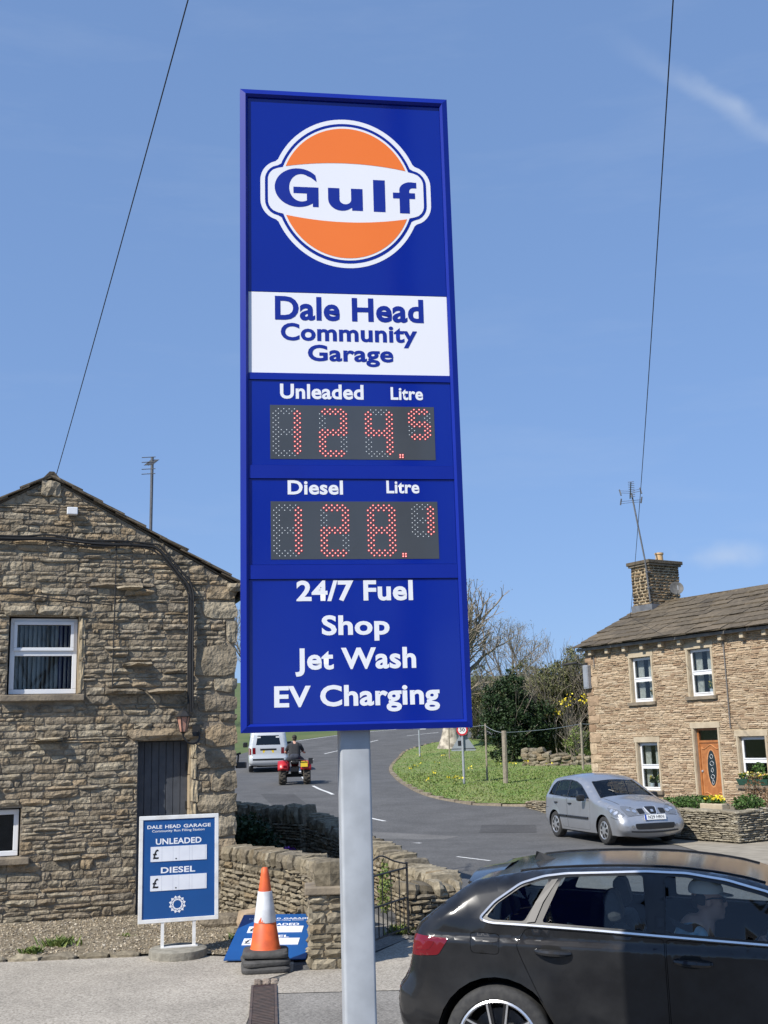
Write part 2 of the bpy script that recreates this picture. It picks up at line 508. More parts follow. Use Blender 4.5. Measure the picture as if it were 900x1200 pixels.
# stones --------------------------------------------------------------
def stone_variant(rnd, nx=5, nz=3, rough=.26, edge=.60):
    """unit stone: x,z in -.5...5, back at y=0, face towards -y"""
    v, f = [], []
    for k in range(nz):
        for i in range(nx):
            x, z = i/(nx-1)-.5, k/(nz-1)-.5
            ring = i in (0, nx-1) or k in (0, nz-1)
            cor = i in (0, nx-1) and k in (0, nz-1)
            x += rnd.uniform(-.05,.05)*(.7 if ring else 1); z += rnd.uniform(-.13,.13)*(.8 if ring else 1)
            if cor: x *= rnd.uniform(.84,1.0); z *= rnd.uniform(.66,1.0)
            x = max(-.5, min(.5, x)); z = max(-.5, min(.5, z))
            y = -(edge+rnd.uniform(-.22,.16)) if ring else -(.9+rnd.uniform(-rough,rough))
            v.append((x, y, z))
    for k in range(nz-1):
        for i in range(nx-1):
            a = k*nx+i; f.append((a, a+1, a+nx+1, a+nx))
    ring = [i for i in range(nx)]+[k*nx+nx-1 for k in range(1,nz)]+[(nz-1)*nx+i for i in range(nx-2,-1,-1)]+[k*nx for k in range(nz-2,0,-1)]
    o = len(v)
    for i in ring: v.append((v[i][0], 0, v[i][2]))
    n = len(ring)
    for q in range(n):
        q2 = (q+1) % n
        f.append((ring[q2], ring[q], o+q, o+q2))
    return v, f
_rs = random.Random(11)
STONE_V = [stone_variant(_rs) for _ in range(26)]
_stone_cache = {}
def stone_mesh(i, mat):
    k = (i, mat)
    if k not in _stone_cache:
        me = bpy.data.meshes.new('stone'); me.from_pydata(*[STONE_V[i][0], [], STONE_V[i][1]]); me.materials.append(MT[mat]); me.update()
        _stone_cache[k] = me
    return _stone_cache[k]
def place_stone(name, parent, mat, x, z, w, h, depth, y=0.0, rnd=_rs, flip=None):
    o = bpy.data.objects.new(name, stone_mesh(rnd.randrange(len(STONE_V)), mat)); COL.objects.link(o)
    o.parent = parent; o.location = (x, y, z); o.scale = (w, depth, h)
    if flip: o.rotation_euler = flip
    return o
def add_stone(mb, x, z, w, h, depth, y=0.0, rnd=_rs, mtx=None):
    V, F = STONE_V[rnd.randrange(len(STONE_V))]
    sx = rnd.choice((-1,1))
    vs = [Vector((x+p[0]*w*sx, y+p[1]*depth, z+p[2]*h)) for p in V]
    if mtx is not None: vs = [mtx @ p for p in vs]
    mb.add(vs, [f[::-1] for f in F] if sx < 0 else F, rnd.random())

def courses(rnd, s0, s1, z0, z1, hmin, hmax, lmin, lmax, inside, block=(.7,1.4), joint=.012):
    """rubble brought to rough courses; returns list of (s,z,w,h)"""
    out = []
    z = z0
    while z < z1:
        H = rnd.uniform(hmin*1.5, hmax*1.25)
        s = s0 - rnd.uniform(0,.3)
        while s < s1:
            B = rnd.uniform(*block)
            n = 1 if H < hmax*.95 and rnd.random() < .55 else 2
            cut = rnd.uniform(.38,.62)
            rows = [(0,1)] if n == 1 else [(0,cut),(cut,1)]
            for a, b in rows:
                q = s
                while q < s+B-1e-3:
                    L = rnd.uniform(lmin, lmax)
                    if s+B-q-L < lmin*.7: L = s+B-q
                    zz0, zz1 = z+a*H, z+b*H
                    segs = inside(q, q+L, zz0, zz1)
                    for (u0, u1) in segs:
                        if u1-u0 > lmin*.35:
                            out.append(((u0+u1)/2, (zz0+zz1)/2+rnd.uniform(-.004,.004), u1-u0-joint*rnd.uniform(.5,1.5), zz1-zz0-joint*rnd.uniform(.4,1.4)))
                    q += L
            s += B
        z += H
    return out
def sub_rects(u0, u1, z0, z1, rects):
    """interval minus rectangles (x0,x1,za,zb) whose height covers most of the course"""
    segs = [(u0,u1)]
    for (a, b, za, zb) in rects:
        ov = min(z1,zb)-max(z0,za)
        if ov > .3*(z1-z0):
            ns = []
            for (p, q) in segs:
                if q <= a or p >= b: ns.append((p,q))
                else:
                    if p < a: ns.append((p,a))
                    if q > b: ns.append((b,q))
            segs = ns
    return segs
# ================================================================== GROUND
MT['asphalt'] = chip_mat('asphalt', [(.085,.084,.083),(.12,.119,.117),(.155,.153,.15)], 60)
MT['tarmac_pale'] = chip_mat('worn chipped tarmac', [(.24,.216,.18),(.345,.31,.258),(.405,.366,.305),(.485,.44,.37)], 75, bump=.4)
MT['tarmac_mid'] = chip_mat('patched tarmac', [(.165,.155,.138),(.225,.21,.188),(.265,.25,.222),(.32,.30,.27)], 75, bump=.4)
MT['paving'] = nmat('pale paving', (.36,.32,.25), (.26,.23,.18), scale=3, detail=8, rough=.95, bump=.4, bscale=60)
MT['field'] = nmat('field grass', (.075,.115,.028), (.12,.14,.045), scale=.4, detail=10, rough=.95, bump=.6, bscale=8)
MT['turf'] = nmat('turf', (.13,.21,.04), (.21,.225,.08), scale=1.1, detail=12, rough=.95, bump=.8, bscale=30)
MT['soil'] = nmat('soil and grit', (.27,.225,.155), (.16,.13,.085), scale=7, detail=9, rough=1, bump=1, bscale=60)
MT['kerb'] = stone_mat('kerb stone', [(.30,.25,.18),(.24,.20,.15),(.36,.30,.22)], bump=.4)
MT['road_paint'] = nmat('road paint', (.70,.70,.67), (.42,.42,.41), scale=6, detail=9, rough=.8, lo=.45, hi=.75)

grid = MB()
xs = [-500,-250,-120,-60,-40,-25,-12,-6,0,6,12,25,40,60,120,250,500]
ys = [-200,-60,-20,0,10,20]+list(range(26,92,2))+[100,110,120,130,165,200,300,400,600,900]
for y in ys:
    for x in xs: grid.v.append((x, y, tz(x,y)-.06))
nx = len(xs)
for j in range(len(ys)-1):
    for i in range(nx-1):
        a = j*nx+i; grid.f.append((a,a+1,a+nx+1,a+nx)); grid.t.append(0)
struct(grid.build('ground', 'field', None, True))

ISLAND = [(3.96,32.7),(3.3,32.95),(2.45,33.35),(1.75,34.6),(1.09,36.4),(.52,39.8),(.21,44),(.0,50),(.08,55),(.42,60.5),(1.0,66),(2.6,71),(6,75),(14,78.5),(30,82),(60,84),(60,50),(18,44),(9,37.5),(4.9,33.2)]
ROAD = [(-60,-40),(60,-40),(60,30),(12,30),(6,33.5),(4.9,33.3),(3.96,32.78),(3.3,33.0),(2.5,33.4),(1.8,34.65),(1.14,36.42),(.57,39.8),(.26,44),(.05,50),(.13,55),(.47,60.5),(1.05,66),(2.65,70.9),(6,74.9),(14,78.4),(30,81.9),(60,83.9),
        (60,91),(25,90.5),(8,88),(-2,83),(-7.5,75),(-9.2,64),(-8.6,54),(-7.2,44),(-5.4,34),(-4.2,27),(-5,24),(-60,22)]
sheet('road', ROAD, 'asphalt', 0.0, 2.0)

# worn pale surface of the forecourt, a darker patch beside the drain, a soil and grit strip
FORE = [(-9,4.5),(-1.0,4.5),(-1.26,11.2),(-1.0,11.6),(-1.05,12.3),(-2.0,12.55),(-2.6,12.62),(-4.2,12.5),(-9,11.7)]
sheet('forecourt', FORE, 'tarmac_pale', .006, 1.0)
sheet('forecourt_patch', [(-1.08,10.62),(-1.1,11.3),(-.98,11.58),(-.5,11.75),(.1,13.2),(1.6,12.6),(2.6,11.4),(1.5,10.6)], 'tarmac_pale', .008, .6)
sheet('forecourt_apron', [(-.80,6.5),(-1.06,10.6),(1.5,10.58),(3.2,10.2),(3.2,6.5)], 'tarmac_mid', .007, .8)
STRIP = [(-9,11.7),(-4.2,12.55),(-2.6,12.68),(-2.0,12.6),(-1.2,12.25),(-.95,12.4),(-1.0,13.4),(-2.05,15.5),(-2.2,15.63),(-9,13.4)]
sheet('gravel_bed', STRIP, 'soil', .02, .5, zf=lambda x,y: .04*max(0,min(1,(y-12.6)/1.5)))
sheet('garden_path', [(-.5,11.9),(.15,13.3),(.1,13.9),(-1.5,19.6),(-4.2,21.5),(-5.0,18),(-2.1,15.65),(-1.0,13.4),(-.75,12.2)], 'tarmac_mid', .012, .8)
sheet('pavement', [(5.15,25.2),(5.62,23.24),(5.75,21.0),(5.98,18.9),(6.4,16.5),(30,16.5),(30,34),(12,32),(9.2,28.8),(7.4,26.9)], 'paving', .012, 1.5)
sheet('turf_island', ISLAND, 'turf', 0.0, 1.0, zf=lambda x,y: tz(x,y)+.05+.04*min(1,max(0,(x-.3)/4)))
def isl_z(x,y): return tz(x,y)+.05+.04*min(1,max(0,(x-.3)/4))

# kerb stones edging the turf
kerb = struct(MB().box(-.02,.02,-.02,.02,-.3,-.28).build('kerb', 'kerb', None, loc=(3.9,32.7,0)))
kp = [Vector((p[0],p[1],0)) for p in ISLAND[:14]]
kc = catmull(kp, 14)
rk = random.Random(3)
acc = 0; i0 = 0
kmesh = MB().box(-.5,.5,-.5,.5,-.5,.5); kv = [tuple(c*.96 if i<2 else c for i,c in enumerate(p)) for p in kmesh.v]
kme = bpy.data.meshes.new('kerb_stone'); kme.from_pydata(kmesh.v, [], kmesh.f); kme.materials.append(MT['kerb'])
for i in range(1, len(kc)):
    acc = (kc[i]-kc[i0]).length
    if acc > .85:
        a, b = kc[i0], kc[i]; m = (a+b)/2; d = b-a
        o = bpy.data.objects.new('kerb_stone', kme); COL.objects.link(o); o.parent = kerb
        o.location = (m.x-3.9, m.y-32.7, tz(m.x,m.y)-.035+rk.uniform(-.012,.012))
        o.rotation_euler = (0, 0, math.atan2(d.y,d.x)+rk.uniform(-.02,.02)); o.scale = (acc-.025, .15, .2)
        i0 = i

# painted lines, sunk into the road
def dash(pts, w=.11):
    m = MB(); P = [Vector((*p,0)) for p in pts]; vs = []
    for i, p in enumerate(P):
        d = (P[min(i+1,len(P)-1)]-P[max(i-1,0)]).normalized(); n = Vector((-d.y,d.x,0))
        for q in (-1,1):
            w_ = p+n*w/2*q; vs.append((w_.x,w_.y,tz(w_.x,w_.y)+.006))
    m.add(vs, [(2*i+1,2*i,2*i+2,2*i+3) for i in range(len(P)-1)])
    return m
lines = []
centre = catmull([(-.9,33.5,0),(-1.96,37.7,0),(-2.75,40.8,0),(-3.7,48,0),(-4.3,56,0),(-3.95,64,0),(-2.95,68,0),(-.7,75.3,0),(1.4,78.4,0),(6,82,0),(16,85.5,0),(40,87.5,0)], 24)
cl_ = [0]
for i in range(1,len(centre)): cl_.append(cl_[-1]+(centre[i]-centre[i-1]).length)
def along(a, b): return [(centre[i].x, centre[i].y) for i in range(len(centre)) if a <= cl_[i] <= b]
marks = MB()
first = struct(dash(along(3.9,7.6)).build('road_marking', 'road_paint'))
q = 11.5
while q < cl_[-1]-5:
    pl = along(q, q+3.4)
    if len(pl) > 1: struct(dash(pl).build('road_marking', 'road_paint'))
    q += 6.9
struct(dash([(-.15,30.3),(-.75,31.4)], .1).build('road_marking','road_paint'))
struct(dash([(.6,25.3),(.2,25.75)], .09).build('road_marking','road_paint'))
struct(dash([(1.75,21.3),(1.2,22.2)], .07).build('road_marking','road_paint'))
struct(dash([(-.5,19.1),(-.75,20.0)], .07).build('road_marking','road_paint'))
edge_l = [(-6.9,75),(-1.6,82.4),(8,87.3),(25,89.8)]
struct(dash([(p.x,p.y) for p in catmull([(*p,0) for p in edge_l],8)], .1).build('road_marking','road_paint'))

# repairs in the road surface
MT['asphalt_new'] = chip_mat('newer asphalt', [(.065,.064,.064),(.09,.089,.088),(.12,.118,.116)], 70)
MT['asphalt_old'] = chip_mat('bleached asphalt', [(.12,.117,.112),(.16,.156,.15),(.20,.195,.185)], 60)
sheet('road_repair', [(-1.9,27.5),(.9,25.6),(1.5,26.6),(-1.2,28.6)], 'asphalt_old', .004, 1.0)
sheet('road_repair', [(2.0,27.2),(3.3,26.9),(3.5,28.6),(2.2,28.9)], 'asphalt_new', .004, 1.0)
sheet('road_repair', [(-3.3,33.5),(-2.2,33.2),(-3.2,38.0),(-4.3,38.2)], 'asphalt_new', .004, 1.0)
sheet('road_repair', [(1.3,17.4),(3.2,17.0),(3.5,18.6),(1.6,19.0)], 'asphalt_old', .004, 1.0)

# loose gravel on the bed (nobody could count it)
rg = random.Random(5)
ico = []
bmI = bmesh.new(); bmesh.ops.create_icosphere(bmI, subdivisions=1, radius=1)
IV = [tuple(v.co) for v in bmI.verts]; IF = [tuple(v.index for v in f.verts) for f in bmI.faces]; bmI.free()
MT['gravel'] = stone_mat('gravel', [(.50,.42,.30),(.34,.28,.20),(.62,.54,.41),(.44,.35,.23),(.28,.235,.18),(.68,.61,.49)], mott=(.7,1.15))
gm = MB()
TV = [(1,1,1),(1,-1,-1),(-1,1,-1),(-1,-1,1)]
cnt = 0
while cnt < 7500:
    x, y = rg.uniform(-6.2,-.95), rg.uniform(12.0,15.6)
    if not pip((x,y), STRIP): continue
    r_ = rg.uniform(.008,.024)
    z = .02+.04*max(0,min(1,(y-12.6)/1.5))
    rot = Matrix.Rotation(rg.uniform(0,6.3),3,'Z') @ Matrix.Rotation(rg.uniform(0,6.3),3,'X')
    gm.add([Vector((x,y,z+r_*.2))+rot @ Vector((p[0]*r_*.8,p[1]*r_*.7,p[2]*r_*.5)) for p in [(1,0,-.6),(-.5,.9,-.5),(-.5,-.9,-.6),(.1,.1,.9),(.7,.6,.3),(-.7,.1,.4)]],
           [(0,4,3),(4,1,5),(4,5,3),(5,2,3),(2,0,3),(0,1,4),(1,2,5)], rg.random())
    cnt += 1
stuff(gm.build('gravel','gravel',None,tone=True), 'loose pale gravel in front of the dark stone cottage', 'gravel')

# border stones between bed and forecourt
edging = thing('stone_edging', 'low edging of flat stones between the gravel bed and the forecourt', 'edging', (-4.2,12.5,0))
ep = [Vector((p[0],p[1],0)) for p in [(-6.5,12.12),(-5.2,12.37),(-4.2,12.54),(-3.3,12.62),(-2.62,12.68)]]
ec = catmull(ep, 16); i0 = 0
for i in range(1,len(ec)):
    L = (ec[i]-ec[i0]).length
    if L > rg.uniform(.22,.42):
        m_ = (ec[i]+ec[i0])/2; d = ec[i]-ec[i0]
        o = place_stone('edging_stone', edging, 'stone_dry', m_.x+4.2, 0, L*.96, .14, .07, m_.y-12.5)
        o.location.z = -.005
        o.rotation_euler = (R(-90), 0, math.atan2(d.y,d.x))
        i0 = i

# grass blades on the turf: one mass
MT['blade'] = leaf_mat('grass blades', [(.10,.17,.03),(.15,.23,.042),(.25,.26,.10),(.12,.19,.036)])
gb = MB(); rb = random.Random(8); n_ = 0
while n_ < 42000:
    x, y = rb.uniform(-.1,13), rb.uniform(32.7,72) if rb.random() < .55 else rb.uniform(32.7,46)
    if not pip((x,y), ISLAND): continue
    z = isl_z(x,y)-.01; a = rb.uniform(0,6.3); h_ = rb.uniform(.025,.065)*(1 if rb.random() < .96 else 1.6); w_ = rb.uniform(.015,.035)
    dx, dy = math.cos(a)*w_, math.sin(a)*w_
    gb.add([(x-dx,y-dy,z),(x+dx,y+dy,z),(x+rb.uniform(-.06,.06),y+rb.uniform(-.06,.06),z+h_)], [(0,1,2)], rb.random())
    n_ += 1
stuff(gb.build('grass','blade',None,tone=True), 'short rough grass covering the roadside turf', 'grass')
# ================================================================== TOTEM SIGN
MT['sign_blue'] = nmat('blue sign acrylic', (.003,.021,.285), (.003,.018,.26), scale=1.1, detail=8, rough=.10, spec=.5)
MT['sign_frame'] = nmat('blue sign frame', (.004,.022,.30), (.004,.019,.27), scale=3, rough=.35, spec=.35)
MT['sign_white'] = nmat('white sign acrylic', (.86,.86,.89), (.84,.84,.87), scale=1.5, rough=.2)
MT['sign_orange'] = nmat('orange vinyl', (.93,.21,.035), (.90,.20,.033), scale=2, rough=.25)
MT['letter_white'] = nmat('white letters', (.84,.85,.88), (.82,.83,.86), scale=5, rough=.3)
MT['letter_blue'] = nmat('blue letters', (.008,.026,.29), (.007,.023,.27), scale=5, rough=.3)
MT['led_panel'] = nmat('price display screen', (.075,.083,.094), (.062,.07,.08), scale=3, rough=.10)
MT['led_off'] = pmat('unlit diode', (.85,.88,.9), .35)
MT['led_ring'] = pmat('red diode ring', (.40,.008,.02), .5, emit=.16, ecol=(.9,.01,.03))
MT['led_on'] = pmat('lit diode', (.9,.35,.3), .4, emit=.9, ecol=(1,.45,.40))

SW, SZ0, SZ1 = 1.012, 2.205, 5.25
totem = thing('totem_sign', 'tall blue and white fuel price totem on a grey steel post', 'sign', (-.137,4.993,0), R(8.1))
hw = SW/2
# cabinet behind the face
cab = MB().box(-hw+.004,hw-.004,.03,.24,SZ0+.004,SZ1-.004).build('cabinet','sign_frame',totem)
FW = .037
def mitre(a, b, c, d):   # a,b outer ; c,d inner (x,z)
    m = MB()
    o0 = [(a[0],0,a[1]),(b[0],0,b[1]),(c[0],.004,c[1]),(d[0],.004,d[1])]
    mid = [((a[0]*.3+d[0]*.7),-.008,(a[1]*.3+d[1]*.7)),((b[0]*.3+c[0]*.7),-.008,(b[1]*.3+c[1]*.7))]
    bk = [(p[0],.05,p[2]) for p in o0]
    m.add(o0+mid+bk, [(0,1,5,4),(4,5,2,3),(0,6,7,1),(3,2,8,9),(1,7,8,2,5),(0,4,3,9,6)])
    return m
O = [(-hw,SZ0),(hw,SZ0),(hw,SZ1),(-hw,SZ1)]
I = [(-hw+FW,SZ0+FW),(hw-FW,SZ0+FW),(hw-FW,SZ1-FW),(-hw+FW,SZ1-FW)]
for k in range(4):
    k2 = (k+1) % 4
    g_ = .0012
    mitre(O[k],O[k2],I[k2],I[k]).build('frame_rail','sign_frame',totem)
ix = hw-FW-.001
def panel(name, z0, z1, mat):
    return MB().box(-ix,ix,.012,.03,z0,z1).build(name, mat, totem)
emb = panel('emblem_panel', 4.222, SZ1-FW-.001, 'sign_blue')
nam = panel('name_panel', 3.826, 4.219, 'sign_white')
pr1 = panel('price_panel', 3.39, 3.79, 'sign_blue')
pr2 = panel('price_panel', 2.935, 3.325, 'sign_blue')
srv = panel('services_panel', SZ0+FW+.001, 2.868, 'sign_blue')
for z0, z1 in ((3.792,3.824),(3.327,3.388),(2.870,2.933)):
    MB().prism([(-ix,z0),(ix,z0),(ix,z1),(-ix,z1)], .006, .03).build('crossbar','sign_frame',totem)
# emblem --------------------------------------------------------------
K = .385/282; KX = .93
def emblem_outline(k, n=160):
    Rr, A, B, rc = 282-k, 323-k, 119-k, 70-k
    out = []
    for i in range(n):
        th = 2*PI*i/n; c, s_ = math.cos(th), math.sin(th)
        # radial distance to the rounded wing (march)
        lo, hi = 0, 420
        for _ in range(26):
            mid = (lo+hi)/2; x, z = abs(mid*c), abs(mid*s_)
            zz = B*(1-.10*(x/A)**2)
            qx, qz = max(0, x-(A-rc)), max(0, z-(zz-rc))
            ok = (x <= A and z <= zz) and math.hypot(qx,qz) <= rc
            if ok: lo = mid
            else: hi = mid
        r_ = max(Rr, lo)
        out.append((r_*c*K*KX, 4.735+r_*s_*K))
    return out
def flat(poly, y): return MB().add([(p[0],y,p[1]) for p in poly], [tuple(range(len(poly)))])
flat(emblem_outline(0), .0112).build('emblem_border','sign_white',emb)
flat(emblem_outline(17), .0104).build('emblem_ring','sign_blue',emb)
flat(emblem_outline(28), .0096).build('emblem_field','sign_white',emb)
def segment(sign):
    r_ = 246; pts = []
    yc, ye = 112, 92
    x0 = math.sqrt(r_*r_-ye*ye)
    n = 40
    a0 = math.atan2(ye, x0)
    for i in range(n+1):
        a = a0+(PI-2*a0)*i/n; pts.append((r_*math.cos(a), r_*math.sin(a)))
    for i in range(1,n):
        x = -x0+2*x0*i/n; pts.append((x, ye+(yc-ye)*(1-(x/x0)**2)))
    pts = [(p[0]*K*KX, 4.735+sign*p[1]*K) for p in pts]
    if sign < 0: pts = pts[::-1]
    return flat(pts, .0088)
segment(1).build('orange_segment','sign_orange',emb)
segment(-1).build('orange_segment','sign_orange',emb)
# four letters of the emblem, drawn as outlines (zoom units, y down)
def L_(pts): return [((x-438)*K*KX, 4.735-(y-436)*K) for x, y in pts]
def arc(cx, cy, rx, ry, a0, a1, n=18): return [(cx+rx*math.cos(R(a0+(a1-a0)*i/n)), cy-ry*math.sin(R(a0+(a1-a0)*i/n))) for i in range(n+1)]
G = arc(258,424,90,73,48,312,30)+[(332,497),(332,420),(240,420),(240,443),(286,443),(286,470)]+arc(262,424,42,50,300,62,22)+[(300,386),(326,398),(326,366)]
def tri_letter(pts, name='letter'):
    V, T = cdt(L_(pts), (), None)
    m = MB().add([(x,.0088,z) for x,z in V], [t if (V[t[1]][0]-V[t[0]][0])*(V[t[2]][1]-V[t[0]][1])-(V[t[1]][1]-V[t[0]][1])*(V[t[2]][0]-V[t[0]][0])>0 else t[::-1] for t in T])
    return m.build(name,'letter_blue',emb)
Gp = arc(256,424,88,73,42,308,34)+[(310,495),(332,495),(332,421),(238,421),(238,445),(288,445),(288,472)]+arc(268,424,46,52,292,60,24)[0:]+[(304,384),(326,400)]
tri_letter(Gp)
tri_letter([(368,420),(411,420),(411,462)]+arc(433,462,22,18,180,360,12)[1:]+[(455,420),(499,420),(499,503),(458,503),(458,492)]+arc(420,462,52,43,300,180,14))
tri_letter([(540,383),(585,383),(585,504),(540,504)])
tri_letter([(640,506),(640,450),(615,450),(615,428),(640,428),(640,418)]+arc(684,418,44,32,180,75,12)[1:]+[(706,387),(706,409)]+arc(692,420,14,11,95,180,6)+[(678,428),(700,428),(700,450),(678,450),(678,506)])
# name
lettering('Dale Head','letter_blue',nam,w=.70,h=.118,bold=.030,cx=.004,cz=4.142,y=.0108)
lettering('Community','letter_blue',nam,w=.640,h=.112,bold=.028,cx=.0,cz=4.014,y=.0108)
lettering('Garage','letter_blue',nam,w=.400,h=.104,bold=.028,cx=.004,cz=3.914,y=.0108)
lettering('Unleaded','letter_white',pr1,w=.385,h=.072,bold=.028,cx=-.133,cz=3.738,y=.0108)
lettering('Litre','letter_white',pr1,w=.152,h=.062,bold=.026,cx=.262,cz=3.735,y=.0108)
lettering('Diesel','letter_white',pr2,w=.250,h=.066,bold=.028,cx=-.170,cz=3.286,y=.0108)
lettering('Litre','letter_white',pr2,w=.152,h=.060,bold=.026,cx=.230,cz=3.290,y=.0108)
lettering('24/7 Fuel','letter_white',srv,w=.522,h=.094,bold=.030,cx=.0,cz=2.816,y=.0108)
lettering('Shop','letter_white',srv,w=.302,h=.115,bold=.030,cx=.0,cz=2.650,y=.0108)
lettering('Jet Wash','letter_white',srv,w=.535,h=.122,bold=.030,cx=-.002,cz=2.502,y=.0108)
lettering('EV Charging','letter_white',srv,w=.728,h=.120,bold=.030,cx=.002,cz=2.342,y=.0108)
# price displays: dotted seven-segment digits
SEG = {'1':'bc','2':'abged','4':'fgbc','5':'afgcd','8':'abcdefg','9':'abfgcd','0':'abcdef',' ':''}
def digit(parent, ch, x0, z1, w, h, cols=11, rows=21):
    px_, pz = w/(cols-1), h/(rows-1)
    off, ring, on = MB(), MB(), MB()
    def disc(m, x, z, r_, y):
        m.add([(x+r_*math.cos(2*PI*k/6), y, z+r_*math.sin(2*PI*k/6)) for k in range(6)], [tuple(range(6))])
    half = (rows-1)//2
    for j in range(rows):
        for i in range(cols):
            if (i+j) % 2: continue
            segs = []
            if j <= 2 and 1 <= i <= cols-2: segs.append('a')
            if j >= rows-3 and 1 <= i <= cols-2: segs.append('d')
            if half-1 <= j <= half+1 and 1 <= i <= cols-2: segs.append('g')
            if i <= 2 and 1 <= j <= half: segs.append('f')
            if i <= 2 and half <= j <= rows-2: segs.append('e')
            if i >= cols-3 and 1 <= j <= half: segs.append('b')
            if i >= cols-3 and half <= j <= rows-2: segs.append('c')
            if not segs: continue
            lit = any(s_ in SEG[ch] for s_ in segs)
            x, z = x0+i*px_, z1-j*pz
            if lit: disc(ring,x,z,.0056,.0096); disc(on,x,z,.0030,.0092)
            else: disc(off,x,z,.0023,.0098)
    if off.v: stuff(off.build('unlit_dots','led_off',parent))
    if ring.v: stuff(ring.build('lit_dot_rims','led_ring',parent)); stuff(on.build('lit_dots','led_on',parent))
def display(panel_, z0, z1, dig):
    s_ = MB().box(-.372,.387,.0105,.02,z0,z1).build('price_display','led_panel',panel_)
    hh = z1-z0-.034
    for k, ch in enumerate(dig[:3]):
        digit(s_, ch, -.358+k*.212, z1-.018, .122, hh)
    digit(s_, dig[3], .268, z1-.014, .098, hh*.64, 9, 15)
    m, m2 = MB(), MB()
    for i in range(2):
        for j in range(2):
            x, z = .222+i*.012, z0+.012+j*.011
            m.add([(x+.0058*math.cos(a_),.0096,z+.0058*math.sin(a_)) for a_ in [k*PI/3 for k in range(6)]],[tuple(range(6))])
            m2.add([(x+.0034*math.cos(a_),.0092,z+.0034*math.sin(a_)) for a_ in [k*PI/3 for k in range(6)]],[tuple(range(6))])
    stuff(m.build('lit_dot_rims','led_ring',s_)); stuff(m2.build('lit_dots','led_on',s_))
display(pr1, 3.418, 3.672, '1245')
display(pr2, 2.958, 3.222, '1281')
# post
pm = MB()
rr = .012; a_ = .067
prof = []
for (cx_, cy_, s0) in ((a_-rr,a_-rr,0),(-a_+rr,a_-rr,90),(-a_+rr,-a_+rr,180),(a_-rr,-a_+rr,270)):
    for k in range(4): prof.append((cx_+rr*math.cos(R(s0+k*30)), cy_+rr*math.sin(R(s0+k*30))))
prof = [(p[0]-.008, p[1]+.118) for p in prof]
pm.prism(prof, 0.01, SZ0+.3, axis='z')
post = pm.build('post','post_grey',totem,True)
MB().box(-.19,.17,-.045,.315,.004,.024).build('base_plate','galv',totem)
for sx in (-.15,.13):
    for sy in (-.01,.28):
        MB().lathe([(0.0,.05),(.014,.05),(.014,.024)],8,Matrix.Translation((sx,sy,0))).build('bolt','galv',totem)

# ================================================================== PRICE BOARDS
MT['board_blue'] = nmat('blue board', (.010,.085,.29), (.009,.075,.26), scale=3, rough=.35)
MT['ink'] = pmat('black ink', (.012,.012,.015), .5)
MT['panel_white'] = nmat('white price strip', (.78,.80,.84), (.73,.75,.80), scale=9, rough=.35)
MT['panel_rule'] = pmat('grey rule', (.50,.52,.57), .5)
BW, BH = .84, 1.09
def board_face(root, ins=.045):
    """face in local x,z with origin at the bottom middle, facing -y"""
    fc = MB().box(-BW/2+ins,BW/2-ins,-.006,.006,ins,BH-ins).build('board','board_blue',root)
    X = lambda f: (f-.5)*BW
    Z = lambda f: BH*(1-f)
    y = -.0075
    for wd_, wf, cf in (('DALE',.185,-.3075),('HEAD',.195,-.080),('GARAGE',.345,.2275)):
        lettering(wd_,'letter_white',fc,w=wf*BW,h=.036,bold=.022,cx=cf*BW,cz=Z(.105),y=y)
    lettering('Community Run Filling Station','letter_white',fc,w=.66*BW,h=.032,bold=.008,cx=X(.49),cz=Z(.148),y=y)
    lettering('UNLEADED','letter_white',fc,w=.575*BW,h=.062,bold=.026,cx=X(.495),cz=Z(.245),y=y)
    lettering('DIESEL','letter_white',fc,w=.43*BW,h=.062,bold=.026,cx=X(.49),cz=Z(.515),y=y)
    for f0, f1 in ((.292,.432),(.563,.705)):
        st = MB().box(X(.145),X(.85),-.011,-.0062,Z(f1),Z(f0)).build('price_strip','panel_white',fc)
        # rules between the digit slots
        for fx in (.285,.425,.50,.63,.665,.83):
            MB().box(X(fx)-.001,X(fx)+.001,-.0118,-.0112,Z(f1)+.004,Z(f0)-.004).build('slot_rule','panel_rule',fc)
        lettering('\u00a3','ink',fc,w=.062,h=.098,bold=.018,cx=X(.21),cz=Z((f0+f1)/2),y=-.0125,name='pound_sign')
        MB().box(X(.455),X(.472),-.0125,-.0118,Z(f1)+.016,Z(f1)+.029).build('decimal_point','ink',fc)
    # ring-shaped badge
    m = MB(); cx_, cz_ = X(.485), Z(.838); n = 72
    def ringpoly(r0, r1f):
        o = len(m.v)
        for k in range(n):
            a = 2*PI*k/n; r1 = r1f(k)
            m.v.append((cx_+r0*math.cos(a),y,cz_+r0*math.sin(a))); m.v.append((cx_+r1*math.cos(a),y,cz_+r1*math.sin(a)))
        for k in range(n):
            k2 = (k+1) % n; m.f.append((o+2*k,o+2*k+1,o+2*k2+1,o+2*k2)); m.t.append(0)
    ringpoly(.042, lambda k: .051)
    ringpoly(.068, lambda k: .075+.016*max(0,1-abs((k % 6)-3)/2.0))
    for k in range(12):
        for s_ in (-1,1):
            a0, a1 = 2*PI*k/12, 2*PI*(k+.5*s_)/12
            p, q = Vector((math.cos(a0)*.05,math.sin(a0)*.05)), Vector((math.cos(a1)*.070,math.sin(a1)*.070))
            d = (q-p).normalized(); nn = Vector((-d.y,d.x))*.0032
            m.add([(cx_+w.x,y-.0003,cz_+w.y) for w in (p-nn,q-nn,q+nn,p+nn)], [(0,1,2,3)])
    m.build('badge','letter_white',fc)
    return fc
board = thing('price_board', 'white framed blue price board standing on a round concrete foot', 'sign', (-2.29,12.56,0), R(16))
